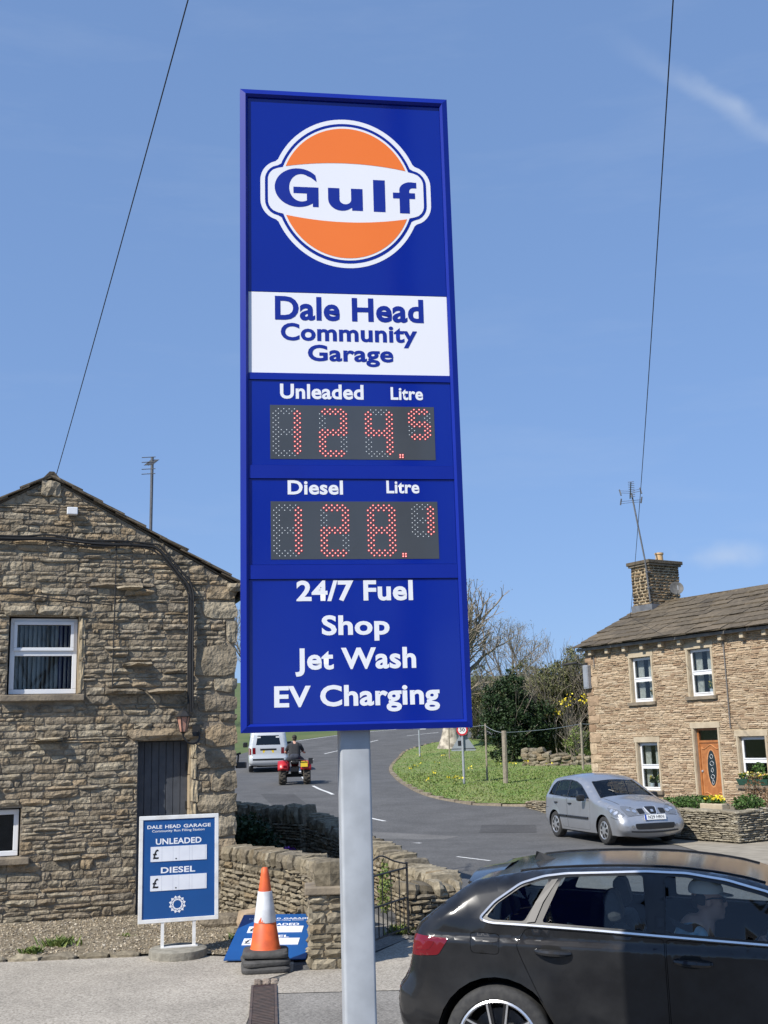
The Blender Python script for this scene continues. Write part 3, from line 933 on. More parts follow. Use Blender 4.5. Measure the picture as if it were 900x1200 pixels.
bf = bpy.data.objects.new('x', None)
bpy.data.objects.remove(bf)
BZ = .355
class _Sub: pass
fr_ = .040
frm = MB()
sub = bpy.data.objects.new('face', None)
bpy.data.objects.remove(sub)
def shift_children(root, before, dz):
    for o in [c for c in root.children if c not in before]:
        o.location.z += dz
bfc = board_face(board, .036); bfc.location = (0,-.004,BZ)
for (x0,x1,z0,z1) in ((-BW/2,BW/2,0,fr_),(-BW/2,BW/2,BH-fr_,BH),(-BW/2,-BW/2+fr_,fr_,BH-fr_),(BW/2-fr_,BW/2,fr_,BH-fr_)):
    MB().box(x0,x1,-.02,.02,BZ+z0,BZ+z1).build('frame_rail','white_paint',board,bevel=.003)
for x in (-.165,.165):
    MB().box(x-.016,x+.016,-.014,.014,.085,BZ).build('leg','white_paint',board)
MB().box(-.18,.20,-.03,.03,.1,.112).build('foot_bar','white_paint',board)
MB().lathe([(0,.1),(.27,.1),(.30,.085),(.305,.03),(.30,.0),(0,0)],40).build('concrete_foot','concrete',board,True)

fallen = thing('fallen_price_board', 'blue price board lying tilted back on the ground behind the traffic cone', 'sign', (-1.33,12.1,.03), R(-3))
ff = board_face(fallen, .0)
ff.rotation_euler = (R(-75),0,0)
fallen.rotation_euler = (0,0,R(-4))

# ================================================================== CONE
cone = thing('traffic_cone', 'orange and white traffic cone on a stack of three grey rubber bases', 'traffic cone', (-1.28,11.72,.0), R(8))
for k in range(3):
    m = MB(); s_ = .235-.006*k; z0 = .008+k*.066
    def rsq(s, c, z, n=4):
        out = []
        for cx_, cy_, a0 in ((s-c,s-c,0),(-s+c,s-c,90),(-s+c,-s+c,180),(s-c,-s+c,270)):
            for q in range(n): out.append((cx_+c*math.cos(R(a0+q*90/(n-1))), cy_+c*math.sin(R(a0+q*90/(n-1))), z))
        return out
    rings = [rsq(s_*.97,.07,z0), rsq(s_,.07,z0+.012), rsq(s_,.07,z0+.036), rsq(s_*.93,.07,z0+.056), rsq(.15,.14,z0+.062)]
    o = 0
    for r_ in rings: m.v += r_
    n = 16
    for q in range(4):
        for w in range(n): m.f.append((q*n+w,q*n+(w+1)%n,(q+1)*n+(w+1)%n,(q+1)*n+w)); m.t.append(0)
    m.f.append(tuple(range(n-1,-1,-1))); m.t.append(0); m.f.append(tuple(4*n+w for w in range(n))); m.t.append(0)
    ob = m.build('rubber_base','cone_base',cone,True)
    ob.rotation_euler = (R([0,.9,-.8][k]),R([0,-.7,1.0][k]),R([0,4,-3][k]))
zb, zt, rb_, rt_ = .20, .965, .142, .032
cr = lambda z: rb_+(rt_-rb_)*(z-zb)/(zt-zb)
MB().lathe([(cr(zb)+.012,zb-.004),(cr(zb)+.002,zb+.02),(cr(.455),.455),(cr(.46)-.004,.46)],32).build('lower_cone','cone_orange',cone,True)
MB().lathe([(cr(.45)+.004,.45),(cr(.45)+.005,.452),(cr(.74)+.005,.738),(cr(.74)+.001,.74)],32).build('reflective_sleeve','cone_white',cone,True)
MB().lathe([(cr(.735),.735),(cr(.9),.9),(rt_,zt-.01),(rt_*.7,zt),(.001,zt)],32).build('cone_tip','cone_orange',cone,True)
tear = MB(); 
for k in range(5):
    a0 = R(232+k*7); a1 = R(232+(k+1)*7); z0 = .452; z1 = .452+.055*(1-abs(k-2)/2.6); z2 = .452+.055*(1-abs(k+1-2)/2.6)
    r0 = cr(.45)+.0062; r1 = cr(z1)+.0062
    tear.add([(r0*math.cos(a0),r0*math.sin(a0),z0),(r0*math.cos(a1),r0*math.sin(a1),z0),(r1*math.cos(a1),r1*math.sin(a1),max(z0,z2)),(r1*math.cos(a0),r1*math.sin(a0),max(z0,z1))],[(0,1,2,3)])
tear.build('sleeve_tear','cone_orange',cone)

# ================================================================== DRAIN
MT['rust_iron'] = nmat('rusty cast iron', (.12,.085,.07), (.075,.06,.055), scale=14, rough=.8, bump=.3)
drain = thing('drain_channel', 'rusty iron drainage grating sunk between two forecourt surfaces', 'drain', (-.99,9.0,.008), R(6.0))
MB().box(-.13,.10,-2.6,2.0,-.02,.004).build('channel_bed','black_iron',drain)
for k in range(5):
    y0 = -2.55+k*.9
    MB().box(-.13,-.108,y0,y0+.885,.004,.014).build('grating_rim','rust_iron',drain)
    MB().box(.078,.10,y0,y0+.885,.004,.014).build('grating_rim','rust_iron',drain)
gbar = MB().add([(-.104,-.016,0),(.074,.04,0),(.074,.07,0),(-.104,.014,0),(-.104,-.016,.012),(.074,.04,.012),(.074,.07,.012),(-.104,.014,.012)],[(0,3,2,1),(4,5,6,7),(0,1,5,4),(1,2,6,5),(2,3,7,6),(3,0,4,7)])
gme = bpy.data.meshes.new('grating_bar'); gme.from_pydata(gbar.v,[],gbar.f); gme.materials.append(MT['rust_iron'])
for k in range(80):
    o = bpy.data.objects.new('grating_bar', gme); COL.objects.link(o); o.parent = drain; o.location = (0,-2.5+k*.0545,.003)
MT['brick'] = stone_mat('edge brick', [(.24,.19,.15),(.30,.25,.20),(.19,.15,.12)], bump=.3)
for k in range(3):
    for j in range(2):
        o = place_stone('brick', drain, 'brick', -.07+k*.075, 0, .07, .105, .03, 2.08+j*.115)
        o.location.z = -.012; o.rotation_euler = (R(-90),0,0)
# ================================================================== LEFT COTTAGE (dark rubble gable)
LA = R(18.2)
cot = thing('stone_cottage', 'dark rubble stone cottage with a gable end, grey plank door and two white windows', 'house', (-2.11,15.66,0), LA)
W_, RID, EAV, RZ = 5.0, -2.50, 4.36, 5.75       # gable width, ridge position, eaves and ridge height
DEP = 9.0
openings = [(-2.97,-2.08,2.88,3.90), (-1.29,-.60,0.0,2.25), (-3.62,-2.74,.86,1.46)]
gable = [(-W_,0),(0,0),(0,EAV),(RID,RZ),(-W_,EAV)]
def rect(o): return [(o[0],o[2]),(o[1],o[2]),(o[1],o[3]),(o[0],o[3])]
gable_holes = [(-2.97,-2.08,2.88,3.90), (-1.29,-.60,.004,2.25), (-3.62,-2.74,.86,1.46)]
def holed_wall(outline, holes, depth, name, mat, parent, y=0.0, depth_bottom=True):
    V, T = cdt(outline, [rect(h) for h in holes], None)
    m = MB()
    m.add([(x,y,z) for x,z in V], [t if (V[t[1]][0]-V[t[0]][0])*(V[t[2]][1]-V[t[0]][1])-(V[t[1]][1]-V[t[0]][1])*(V[t[2]][0]-V[t[0]][0])>0 else t[::-1] for t in T])
    for h in holes:
        q = rect(h)
        for k in range(4):
            a, b = q[k], q[(k+1) % 4]
            m.add([(a[0],y,a[1]),(b[0],y,b[1]),(b[0],y+depth,b[1]),(a[0],y+depth,a[1])], [(0,1,2,3)])
    return m
m = holed_wall(gable, gable_holes, .26, 'wall', 'mortar_left', cot)
# other three walls
m.add([(0,0,0),(0,DEP,0),(0,DEP,EAV),(0,0,EAV)], [(0,1,2,3)])
m.add([(-W_,0,0),(-W_,DEP,0),(-W_,DEP,EAV),(-W_,0,EAV)], [(3,2,1,0)])
m.add([(-W_,DEP,0),(0,DEP,0),(0,DEP,EAV),(RID,DEP,RZ),(-W_,DEP,EAV)], [(4,3,2,1,0)])
cwall = m.build('wall','mortar_left',cot)
rl = random.Random(21)
def gable_lim(z):
    if z <= EAV: return -W_, 0.0
    f = (z-EAV)/(RZ-EAV); return -W_+(RID+W_)*f, 0+RID*f
# fixed dressed pieces: (s0,s1,z0,z1,depth)
quoins = [(-.46,-.0,3.88,4.12),(-.57,-.0,3.10,3.53),(-.40,-.0,4.14,4.34),(-.13,-.0,3.55,3.86),(-.52,-.0,2.62,2.86),(-.30,.0,2.88,3.08),(-.42,.0,2.14,2.46),(-.22,.0,2.48,2.60),(-.55,.0,1.86,2.12),(-.33,.0,1.56,1.84),(-.52,.0,1.28,1.54),(-.28,.0,.98,1.26),(-.48,.0,.70,.96),(-.36,.0,.40,.68),(-.55,.0,.06,.38)]
dressed = [(-3.05,-2.0,2.79,2.875),      # sill, window above
           (-3.75,-2.62,.77,.855),       # sill, lower window
           (-1.42,-.48,2.255,2.43),      # door lintel
           (-.595,-.52,.02,2.25)]        # right jamb of the door, its colour painted sunlit
ledges = [(-1.74,-.66,2.87,2.94,.18),(-1.52,-1.12,3.24,3.29,.19),(-2.0,-1.1,4.30,4.36,.07),(-2.62,-2.25,2.28,2.33,.19),(-2.62,-2.1,4.62,4.67,.05),(-1.62,-1.26,4.26,4.32,.15)]
block = [(a,b,c,d) for a,b,c,d in openings]+[q for q in quoins]+[(a,b,c,d) for a,b,c,d in dressed]+[(l[0],l[1],l[2],l[3]) for l in ledges]
def inside_c(u0,u1,z0,z1):
    zm = z0*.35+z1*.65
    a, b = gable_lim(zm); a += .02; b -= .03 if zm > EAV else .0
    u0, u1 = max(u0,a), min(u1,b)
    if u1 <= u0: return []
    return sub_rects(u0,u1,z0,z1,block)
st = courses(rl, -W_, 0.02, 0.0, RZ-.05, .045, .135, .10, .44, inside_c, joint=.010)
def vis(s): return s[0] > -3.25
cand = sorted([s for s in st if vis(s)], key=lambda s: -s[2]*s[3])
for s_ in cand[:284]:
    d_ = rl.uniform(.015,.050)*(1 if rl.random() < .88 else 1.8)
    place_stone('stone', cwall, 'stone_left', s_[0], s_[1], s_[2], s_[3], d_, 0, rl, (0,R(rl.uniform(-3.2,3.2)),0))
rest = MB()
for s_ in cand[284:]+[s for s in st if not vis(s)]:
    add_stone(rest, s_[0], s_[1], s_[2], s_[3], rl.uniform(.012,.042), 0, rl)
# side wall stones on the garden side
side = courses(rl, .3, DEP, 0, EAV-.05, .09, .16, .25, .55, lambda a,b,c,d: [(a,min(b,DEP))] if a < DEP else [])
mt_side = Matrix.Rotation(R(90),4,'Z')
for s_ in side: add_stone(rest, s_[0], s_[1], s_[2], s_[3], rl.uniform(.012,.024), 0, rl, mt_side)
stuff(rest.build('small_stones','stone_left',cwall,tone=True))
for q in quoins:
    w, h = q[1]-q[0], q[3]-q[2]
    place_stone('quoin', cwall, 'stone_left', (q[0]+q[1])/2+.018, (q[2]+q[3])/2, w+.02, h-.014, .062, 0, rl)
for l in ledges:
    n_ = max(1, int((l[1]-l[0])/.45)); 
    for k in range(n_):
        w = (l[1]-l[0])/n_
        place_stone('ledge_stone', cwall, 'stone_left', l[0]+w*(k+.5), (l[2]+l[3])/2, w*.985, l[3]-l[2], l[4]*rl.uniform(.9,1.1), 0, rl)
for q, dd, mt_ in ((dressed[0],.11,'dressed_dark'),(dressed[1],.10,'dressed_dark')):
    MB().box(q[0],q[1],-dd,.03,q[2],q[3]).build({0:'window_sill',1:'window_sill',2:'door_lintel',3:'door_jamb'}[dressed.index(q)], mt_, cwall, bevel=.012)
for k in range(5):   # right reveal of the door, sunlight put into its pale colour
    z0 = .02+k*.446
    MB().box(-.612,-.598,.0,.235,z0,z0+.436).build('reveal_stone','jamb_sunlit',cwall)
MB().box(-2.092,-2.078,-.01,.2,2.885,3.895).build('reveal_stone','jamb_sunlit',cwall)  # right window reveal, coloured pale as if the sun lit it
z_ = 2.89
while z_ < 3.86:
    h_ = min(rl.uniform(.22,.42), 3.89-z_); place_stone('jamb_stone', cwall, 'jamb_stone', -2.045, z_+h_/2, .075, h_-.01, .045, 0, rl); z_ += h_
z_ = .03
while z_ < 2.2:
    h_ = min(rl.uniform(.18,.42), 2.25-z_); w = rl.uniform(.07,.12); place_stone('jamb_stone', cwall, 'jamb_stone', -.597+w/2, z_+h_/2, w, h_-.012, .05, 0, rl); z_ += h_
place_stone('door_lintel', cwall, 'stone_left', -.95, 2.335, .96, .16, .10, 0, rl)
# stone lintel above the window
for k,(a,b) in enumerate(((-3.05,-2.62),(-2.615,-2.30),(-2.295,-1.98))):
    place_stone('lintel_stone', cwall, 'stone_left', (a+b)/2, 3.97, b-a, .13, .07, 0, rl)

# windows: white frames, opening light above, vertical blinds behind
def cottage_window(o, transom, blinds):
    x0,x1,z0,z1 = o[0]+.02,o[1]-.02,o[2]+.01,o[3]-.02
    y = .09; fw = .062
    wd = MB(); 
    for b_ in ((x0,x1,z0,z0+fw),(x0,x1,z1-fw,z1),(x0,x0+fw,z0+fw,z1-fw),(x1-fw,x1,z0+fw,z1-fw)): wd.box(b_[0],b_[1],y,y+.07,b_[2],b_[3])
    if transom: wd.box(x0+fw,x1-fw,y+.001,y+.069,transom-.035,transom+.035)
    w = wd.build('window','upvc',cot,bevel=.006)
    if transom:
        f2 = .045; s_ = MB(); a,b,c,d = x0+fw-.02,x1-fw+.02,transom+.03,z1-fw+.02
        for b_ in ((a,b,c,c+f2),(a,b,d-f2,d),(a,a+f2,c+f2,d-f2),(b-f2,b,c+f2,d-f2)): s_.box(b_[0],b_[1],y-.022,y-.001,b_[2],b_[3])
        s_.build('casement','upvc',w,bevel=.006)
        MB().box(x0+fw+.02,x1-fw-.02,y+.03,y+.036,transom+.07,z1-fw-.02).build('pane','glass_win',w)
        MB().box(x0+fw-.002,x1-fw+.002,y+.03,y+.036,z0+fw-.002,transom-.033).build('pane','glass_win',w)
    else:
        MB().box(x0+fw-.002,x1-fw+.002,y+.03,y+.036,z0+fw-.002,z1-fw+.002).build('pane','glass_win',w)
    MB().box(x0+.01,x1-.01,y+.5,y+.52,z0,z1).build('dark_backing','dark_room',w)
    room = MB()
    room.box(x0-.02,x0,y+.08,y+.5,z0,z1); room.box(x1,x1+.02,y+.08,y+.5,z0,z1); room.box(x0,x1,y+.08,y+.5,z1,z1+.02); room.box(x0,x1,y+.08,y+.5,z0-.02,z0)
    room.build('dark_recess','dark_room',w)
    if blinds:
        n = 13; L = (x1-x0-2*fw)/n
        rb_ = random.Random(4)
        for k in range(n):
            xc = x0+fw+(k+.5)*L; a = R(62+rb_.uniform(-9,9)); c_, s_ = math.cos(a)*.036, math.sin(a)*.036
            zt_, zb_ = z1-.08, z0+.07
            MB().add([(xc-c_,y+.12-s_,zb_),(xc+c_,y+.12+s_,zb_),(xc+c_,y+.12+s_,zt_),(xc-c_,y+.12-s_,zt_)],[(0,1,2,3)]).build('blind_slat','blind',w)
cottage_window(openings[0], 3.42, True)
cottage_window(openings[2], None, False)

# plank door
dr = MB().box(-1.285,-.612,.20,.215,.02,2.245).build('door','door_grey',cot)
pw = (.673-.0)/7
for k in range(7):
    x0 = -1.283+k*pw
    MB().box(x0+.004,x0+pw-.004,.182,.2,.03,2.24).build('plank','door_grey',dr,bevel=.003)
MB().box(-.69,-.66,.165,.182,1.0,1.14).build('handle','black_iron',dr)
for z in (1.85,1.35,.5): MB().box(-.64,-.615,.168,.182,z,z+.1).build('hinge','black_iron',dr)

# stone slates along the verges and over the roof
roof = MB()
for (xa,za,xb,zb_) in ((RID,RZ,.12,EAV-.06),(RID,RZ,-W_-.12,EAV-.06)):
    roof.add([(xa,-.02,za+.028),(xb,-.02,zb_+.028),(xb,DEP+.05,zb_+.028),(xa,DEP+.05,za+.028),(xa,-.02,za+.004),(xb,-.02,zb_+.004),(xb,DEP+.05,zb_+.004),(xa,DEP+.05,za+.004)],[(0,1,2,3),(7,6,5,4),(0,4,5,1),(1,5,6,2),(2,6,7,3)])
croof = roof.build('roof','slate',cot)
def slate_mesh(rnd):
    v = []; 
    for z in (0,1):
        for x,y in ((-.5,-.5),(.0,-.52),(.5,-.5),(.5,.5),(-.5,.5)): v.append((x+rnd.uniform(-.03,.03),y+rnd.uniform(-.04,.04),z+(rnd.uniform(-.15,.15) if z else 0)))
    me = bpy.data.meshes.new('slate'); me.from_pydata(v,[],[(4,3,2,1,0),(5,6,7,8,9),(0,1,6,5),(1,2,7,6),(2,3,8,7),(3,4,9,8),(4,0,5,9)]); me.materials.append(MT['slate']); return me
SL = [slate_mesh(rl) for _ in range(8)]
def lay_slates(parent, A, B, C_, rows, wmin, wmax, thick, rnd, count=None, over=1.35, start=.06):
    """A eave start, B eave end, C_ direction up the slope (vectors, local)"""
    along_ = (B-A); L = along_.length; ax = along_.normalized(); ay = C_.normalized(); az = ax.cross(ay).normalized()
    H = C_.length/rows
    mt_ = Matrix((ax,ay,az)).transposed()
    n = 0
    for r_ in range(rows):
        x = -rnd.uniform(0,start)
        while x < L:
            w = rnd.uniform(wmin,wmax)
            w = min(w, L-x+.02)
            if w < .06: break
            p = A+ax*(x+w/2)+ay*((r_+.5)*H)+az*(.008+.012*rnd.random()+.02)
            o = bpy.data.objects.new('slate', SL[rnd.randrange(8)]); COL.objects.link(o); o.parent = parent
            tilt = Matrix.Rotation(-(-.055-rnd.uniform(0,.015)),3,'X')
            o.rotation_euler = (mt_ @ Matrix.Rotation(R(-3.2)-rnd.uniform(0,.015),3,'X')).to_euler()
            o.location = p; o.scale = (w*.985, H*over, thick*rnd.uniform(.7,1.25))
            x += w; n += 1
    return n
sl_len = math.hypot(.12-RID, RZ-EAV+.06)
dirR = Vector((RID-.12,0,RZ-EAV+.06)); dirL = Vector((RID+W_+.12,0,RZ-EAV+.06))
lay_slates(croof, Vector((.14,-.06,EAV-.06)), Vector((.14,1.5,EAV-.06)), dirR, 9, .5, .75, .026, rl)
lay_slates(croof, Vector((-W_-.14,1.5,EAV-.06)), Vector((-W_-.14,-.06,EAV-.06)), dirL, 9, .5, .75, .026, rl)
for k in range(14):
    y0 = -.07+k*.62
    rp_ = MB().prism([(RID-.17,RZ-.06),(RID-.03,RZ+.10),(RID+.03,RZ+.10),(RID+.17,RZ-.06),(RID,RZ+.02)], y0, y0+.6)
    rp_.build('ridge_stone','slate',croof)
MB().tube([(.13,-.2,EAV-.12),(.13,DEP+.1,EAV-.12)],.055,10).build('gutter','black_iron',cot)
place_stone('kneeler_stone', cwall, 'stone_left', -.02, EAV-.04, .2, .12, .12, 0, rl)
place_stone('apex_stone', cwall, 'stone_left', RID, RZ-.13, .26, .22, .10, 0, rl)

# fittings on the gable
cab = MB()
c1 = catmull([(-5.0,-.07,4.95),(-3.1,-.075,4.92),(-2.5,-.08,4.93),(-1.9,-.085,4.88),(-1.25,-.08,4.87),(-1.05,-.085,4.80),(-.78,-.09,4.48),(-.64,-.09,4.28),(-.62,-.09,4.0),(-.625,-.09,3.4),(-.62,-.10,2.9),(-.615,-.09,2.62)],6)
cab.tube(c1,.022,6); cab.tube([p+Vector((.03,-.012,.035+.01*math.sin(i*.7))) for i,p in enumerate(c1)],.014,5); cab.tube([p+Vector((-.03,.0,-.03-.012*math.sin(i*.5))) for i,p in enumerate(c1)],.013,5)
tag(cab.build('cable_bundle','cable',None,True,loc=(-2.11,15.66,0),rotz=LA), 'thick black cable bundle clipped across and down the cottage gable', 'cable')
cab2 = MB()
cab2.tube(catmull([(-1.63,-.06,4.9),(-1.635,-.065,4.2),(-1.64,-.06,3.6),(-1.645,-.07,2.95)],8),.009,5)
cab2.tube(catmull([(-3.2,-.07,4.2),(-2.7,-.07,4.16),(-2.2,-.08,4.10),(-1.66,-.06,4.05)],8),.008,5)
tag(cab2.build('thin_cable','cable',None,True,loc=(-2.11,15.66,0),rotz=LA), 'thin dark cable running down the cottage wall right of the window', 'cable')
MB_ = MB().box(-2.29,-2.15,-.13,-.03,5.26,5.36)
tag(MB_.build('alarm_box','upvc',None,loc=(-2.11,15.66,0),rotz=LA,bevel=.01), 'small white box fixed high on the cottage gable', 'box')
lam = thing('wall_lantern', 'black wall lantern with a dusky pink glass above the plank door', 'lantern', (-2.11,15.66,0), LA)
MT['lantern_glass'] = nmat('pink lantern glass', (.50,.27,.20), (.42,.22,.16), scale=9, rough=.25)
lx, ly, lz = -.735, -.27, 2.46
T_ = Matrix.Translation((lx,ly,0))
MB().lathe([(.0,lz-.10),(.045,lz-.10),(.085,lz+.09),(.08,lz+.095)],6,T_).build('glass','lantern_glass',lam)
MB().lathe([(.115,lz+.09),(.118,lz+.10),(.05,lz+.165),(.018,lz+.18),(.018,lz+.21),(0,lz+.215)],6,T_).build('cap','black_iron',lam)
MB().lathe([(0,lz-.17),(.012,lz-.16),(.02,lz-.12),(.05,lz-.10),(0,lz-.10)],6,T_).build('finial','black_iron',lam)
ribs = MB()
for k in range(6):
    a = 2*PI*k/6; ribs.tube([(lx+.046*math.cos(a),ly+.046*math.sin(a),lz-.10),(lx+.087*math.cos(a),ly+.087*math.sin(a),lz+.09)],.006,4)
ribs.build('cage','black_iron',lam)
MB().tube(catmull([(lx,ly,lz-.17),(lx+.08,ly+.01,lz-.25),(lx+.2,ly+.08,lz-.24),(lx+.24,ly+.16,lz-.14),(lx+.2,-.03,lz-.08)],6),.013,6).build('bracket','black_iron',lam,True)
MB().box(lx+.15,lx+.25,-.07,-.03,lz-.16,lz-.02).build('wall_plate','black_iron',lam)

aer = thing('roof_aerial', 'grey television aerial on a thin mast rising behind the cottage roof', 'aerial', (-2.11,15.66,0), LA)
MB().tube([(-1.11,.55,4.6),(-1.10,.55,6.28)],.022,8).build('mast','aerial_grey',aer,True)
MB().tube([(-1.20,.1,6.05),(-1.02,.95,6.34)],.012,6).build('boom','aerial_grey',aer)
for k in range(7):
    f = k/6; c_ = Vector((-1.20,.1,6.05)).lerp(Vector((-1.02,.95,6.34)),f)
    MB().tube([c_+Vector((-.06,.03,.0)),c_+Vector((.06,-.03,.0))],.006,4).build('element','aerial_grey',aer)
for z in (-.12,-.05,.05,.12):
    MB().tube([(-1.29,.14,6.04+z),(-1.11,.06,6.04+z)],.006,4).build('reflector_rod','aerial_grey',aer)
# small bracketed floodlight at the far corner of the gable
fl = thing('corner_floodlight', 'small black floodlight on a bracket at the cottage corner', 'lamp', (-2.11,15.66,0), LA)
MB().tube([(-.02,.12,2.02),(.10,.10,2.06)],.014,6).build('arm','black_iron',fl)
MB().box(.03,.17,.03,.13,1.86,1.94).build('lamp_head','black_iron',fl,bevel=.01)
MB().tube([(.06,.1,1.94),(.07,.1,2.05)],.012,6).build('stem','black_iron',fl)
# ================================================================== DRY STONE WALLS
rw = random.Random(31)
def dry_wall(label, P0, P1, h0, h1, thick=.36, front=True, back=False, ends=(True,True), hm=(.05,.10), ln=(.10,.30), cope=(.10,.18,.20), mat='stone_dry', group=None, z0=0.0, name='dry_stone_wall', cap_stones=True, front_parts=True):
    """front = side facing the left of P0->P1 reversed, i.e. local -y"""
    a, b = Vector((*P0,0)), Vector((*P1,0)); L = (b-a).length; ang = math.atan2(b.y-a.y,b.x-a.x)
    t = thing(name, label, 'wall', (P0[0],P0[1],z0), ang, group)
    H = lambda x: h0+(h1-h0)*x/L
    core = MB().add([(0.02,.03,-.05),(L-.02,.03,-.05),(L-.02,thick-.03,-.05),(0.02,thick-.03,-.05),(0.02,.03,h0-.02),(L-.02,.03,h1-.02),(L-.02,thick-.03,h1-.02),(0.02,thick-.03,h0-.02)],[(0,3,2,1),(4,5,6,7),(0,1,5,4),(1,2,6,5),(2,3,7,6),(3,0,4,7)])
    c = core.build('core','dry_core',t)
    def ins(u0,u1,za,zb):
        u0, u1 = max(0,u0), min(L,u1)
        if u1 <= u0 or zb > H((u0+u1)/2)+.03: return []
        return [(u0,u1)]
    rest = MB()
    for on, parts_, side_ in ((True,front and front_parts,0),(True,back,1)):
        st = courses(rw, 0, L, 0, max(h0,h1)+.02, hm[0], hm[1], ln[0], ln[1], ins, block=(.4,.9), joint=.008)
        st.sort(key=lambda s: -s[2]*s[3])
        for i, s_ in enumerate(st):
            d_ = rw.uniform(.05,.09)
            if parts_ and i < 290:
                if side_ == 0: place_stone('stone', t, mat, s_[0], s_[1], s_[2], s_[3], d_, .05, rw, (0,R(rw.uniform(-2.5,2.5)),0))
                else: place_stone('stone', t, mat, s_[0], s_[1], s_[2], s_[3], d_, thick-.05, rw, (0,0,PI))
            else:
                mt_ = None if side_ == 0 else Matrix.Translation((0,thick,0)) @ Matrix.Rotation(PI,4,'Z') @ Matrix.Translation((-0,0,0))
                if side_ == 0: add_stone(rest, s_[0], s_[1], s_[2], s_[3], d_, .05, rw)
                else: add_stone(rest, -s_[0], s_[1], s_[2], s_[3], d_, .05, rw, mt_)
    for e, x in ((ends[0],0),(ends[1],L)):
        if not e: continue
        st = courses(rw, 0, thick, 0, H(x), hm[0], hm[1], .14, .3, lambda u0,u1,za,zb: [(max(0,u0),min(thick,u1))] if zb < H(x)+.03 else [], block=(.4,.9), joint=.008)
        for s_ in st:
            if x == 0: o = place_stone('stone', t, mat, 0.05, s_[1], s_[2], s_[3], rw.uniform(.05,.08), thick-s_[0], rw, (0,0,R(-90)))
            else: o = place_stone('stone', t, mat, L-.05, s_[1], s_[2], s_[3], rw.uniform(.05,.08), s_[0], rw, (0,0,R(90)))
    if rest.v: stuff(rest.build('small_stones',mat,t,tone=True))
    if cap_stones:
        x = 0.0
        while x < L-.04:
            w = rw.uniform(cope[0]*.7,cope[0]*1.35); w = min(w, L-x)
            h_ = rw.uniform(cope[1],cope[2])
            o = bpy.data.objects.new('coping_stone', boulder(rw.randrange(8), mat)); COL.objects.link(o); o.parent = t
            o.location = (x+w/2, thick/2+rw.uniform(-.02,.02), H(x+w/2)+h_/2-.03); o.scale = (w*1.02, thick*rw.uniform(.95,1.12), h_)
            o.rotation_euler = (R(rw.uniform(-4,4)),R(rw.uniform(-9,9)),R(rw.uniform(-5,5)))
            x += w
    return t
_bc = {}
def boulder(i, mat):
    k = (i,mat)
    if k in _bc: return _bc[k]
    rr_ = random.Random(100+i)
    bm = bmesh.new(); bmesh.ops.create_cube(bm, size=1)
    bmesh.ops.subdivide_edges(bm, edges=bm.edges[:], cuts=1, use_grid_fill=True)
    for v in bm.verts:
        n = sum(1 for c in v.co if abs(c) > .4)
        f = {3:.80,2:.93,1:1.03,0:1}[n]
        v.co = Vector((v.co.x*f*rr_.uniform(.9,1.06),v.co.y*f*rr_.uniform(.9,1.06),v.co.z*f*rr_.uniform(.88,1.08)))
    me = bpy.data.meshes.new('boulder'); bm.to_mesh(me); bm.free(); me.materials.append(MT[mat]); _bc[k] = me
    return me
def rock(name, label, cat, loc, sc, rz, mat='stone_dry', i=0, group=None):
    o = bpy.data.objects.new(name, boulder(i,mat)); COL.objects.link(o); o.location = loc; o.scale = sc; o.rotation_euler = (0,0,rz)
    return tag(o, label, cat, group)

WA1 = dry_wall('low dry stone garden wall running from the cottage corner', (-2.28,15.5), (-1.06,13.45), .72, .74, ends=(True,False))
WA2 = dry_wall('short dry stone garden wall joining the square stone gate pier', (-1.06,13.42), (-.72,12.12), .74, .70, ends=(False,False))
WB = dry_wall('dry stone wall running from the garden gate back beside the road', (-1.5,20.1), (.42,13.95), .80, .42, thick=.42, back=False, ends=(True,False), cope=(.13,.16,.24), hm=(.05,.10))
WE = dry_wall('low square end pier of flat stones beside the iron garden gate', (.14,13.52), (.80,13.72), .44, .40, thick=.5, ends=(True,True), hm=(.05,.11), ln=(.14,.36), cope=(.17,.12,.2))
WC = dry_wall('shaded garden wall with upright coping stones along the road behind the cottage', (-4.6,23.3), (-1.6,20.35), .88, .80, thick=.4, ends=(False,True), cope=(.11,.22,.36))

# gate pier
pier = thing('gate_pier', 'square stone gate pier with a slab and a boulder on top', 'gate pier', (-.67,11.82,0), R(4))
ph = .70; pw_ = .19
pc = MB().box(-pw_+.03,pw_-.03,-pw_+.03,pw_-.03,-.02,ph-.01).build('core','mortar_right',pier)
for f_ in range(4):
    z = .0
    while z < ph-.03:
        h_ = min(rw.uniform(.06,.12), ph-z)
        if ph-z-h_ < .04: h_ = ph-z
        x = -pw_
        while x < pw_-.01:
            w = rw.uniform(.12,.28)
            if pw_-x-w < .09: w = pw_-x
            a = f_*PI/2
            o = place_stone('stone', pier, 'stone_dry', 0, z+h_/2, w-.014, h_-.016, rw.uniform(.045,.07), 0, rw, (0,0,a))
            p = Matrix.Rotation(a,3,'Z') @ Vector((x+w/2,-pw_+.04,0)); o.location = (p.x,p.y,z+h_/2)
            x += w
        z += h_
MB().box(-pw_-.035,pw_+.035,-pw_-.035,pw_+.035,ph,ph+.075).build('cap_slab','dressed_dark',pier,bevel=.012)
o = bpy.data.objects.new('cap_boulder', boulder(3,'stone_dry')); COL.objects.link(o); o.parent = pier; o.location = (.03,.0,ph+.075+.115); o.scale = (.33,.32,.27)

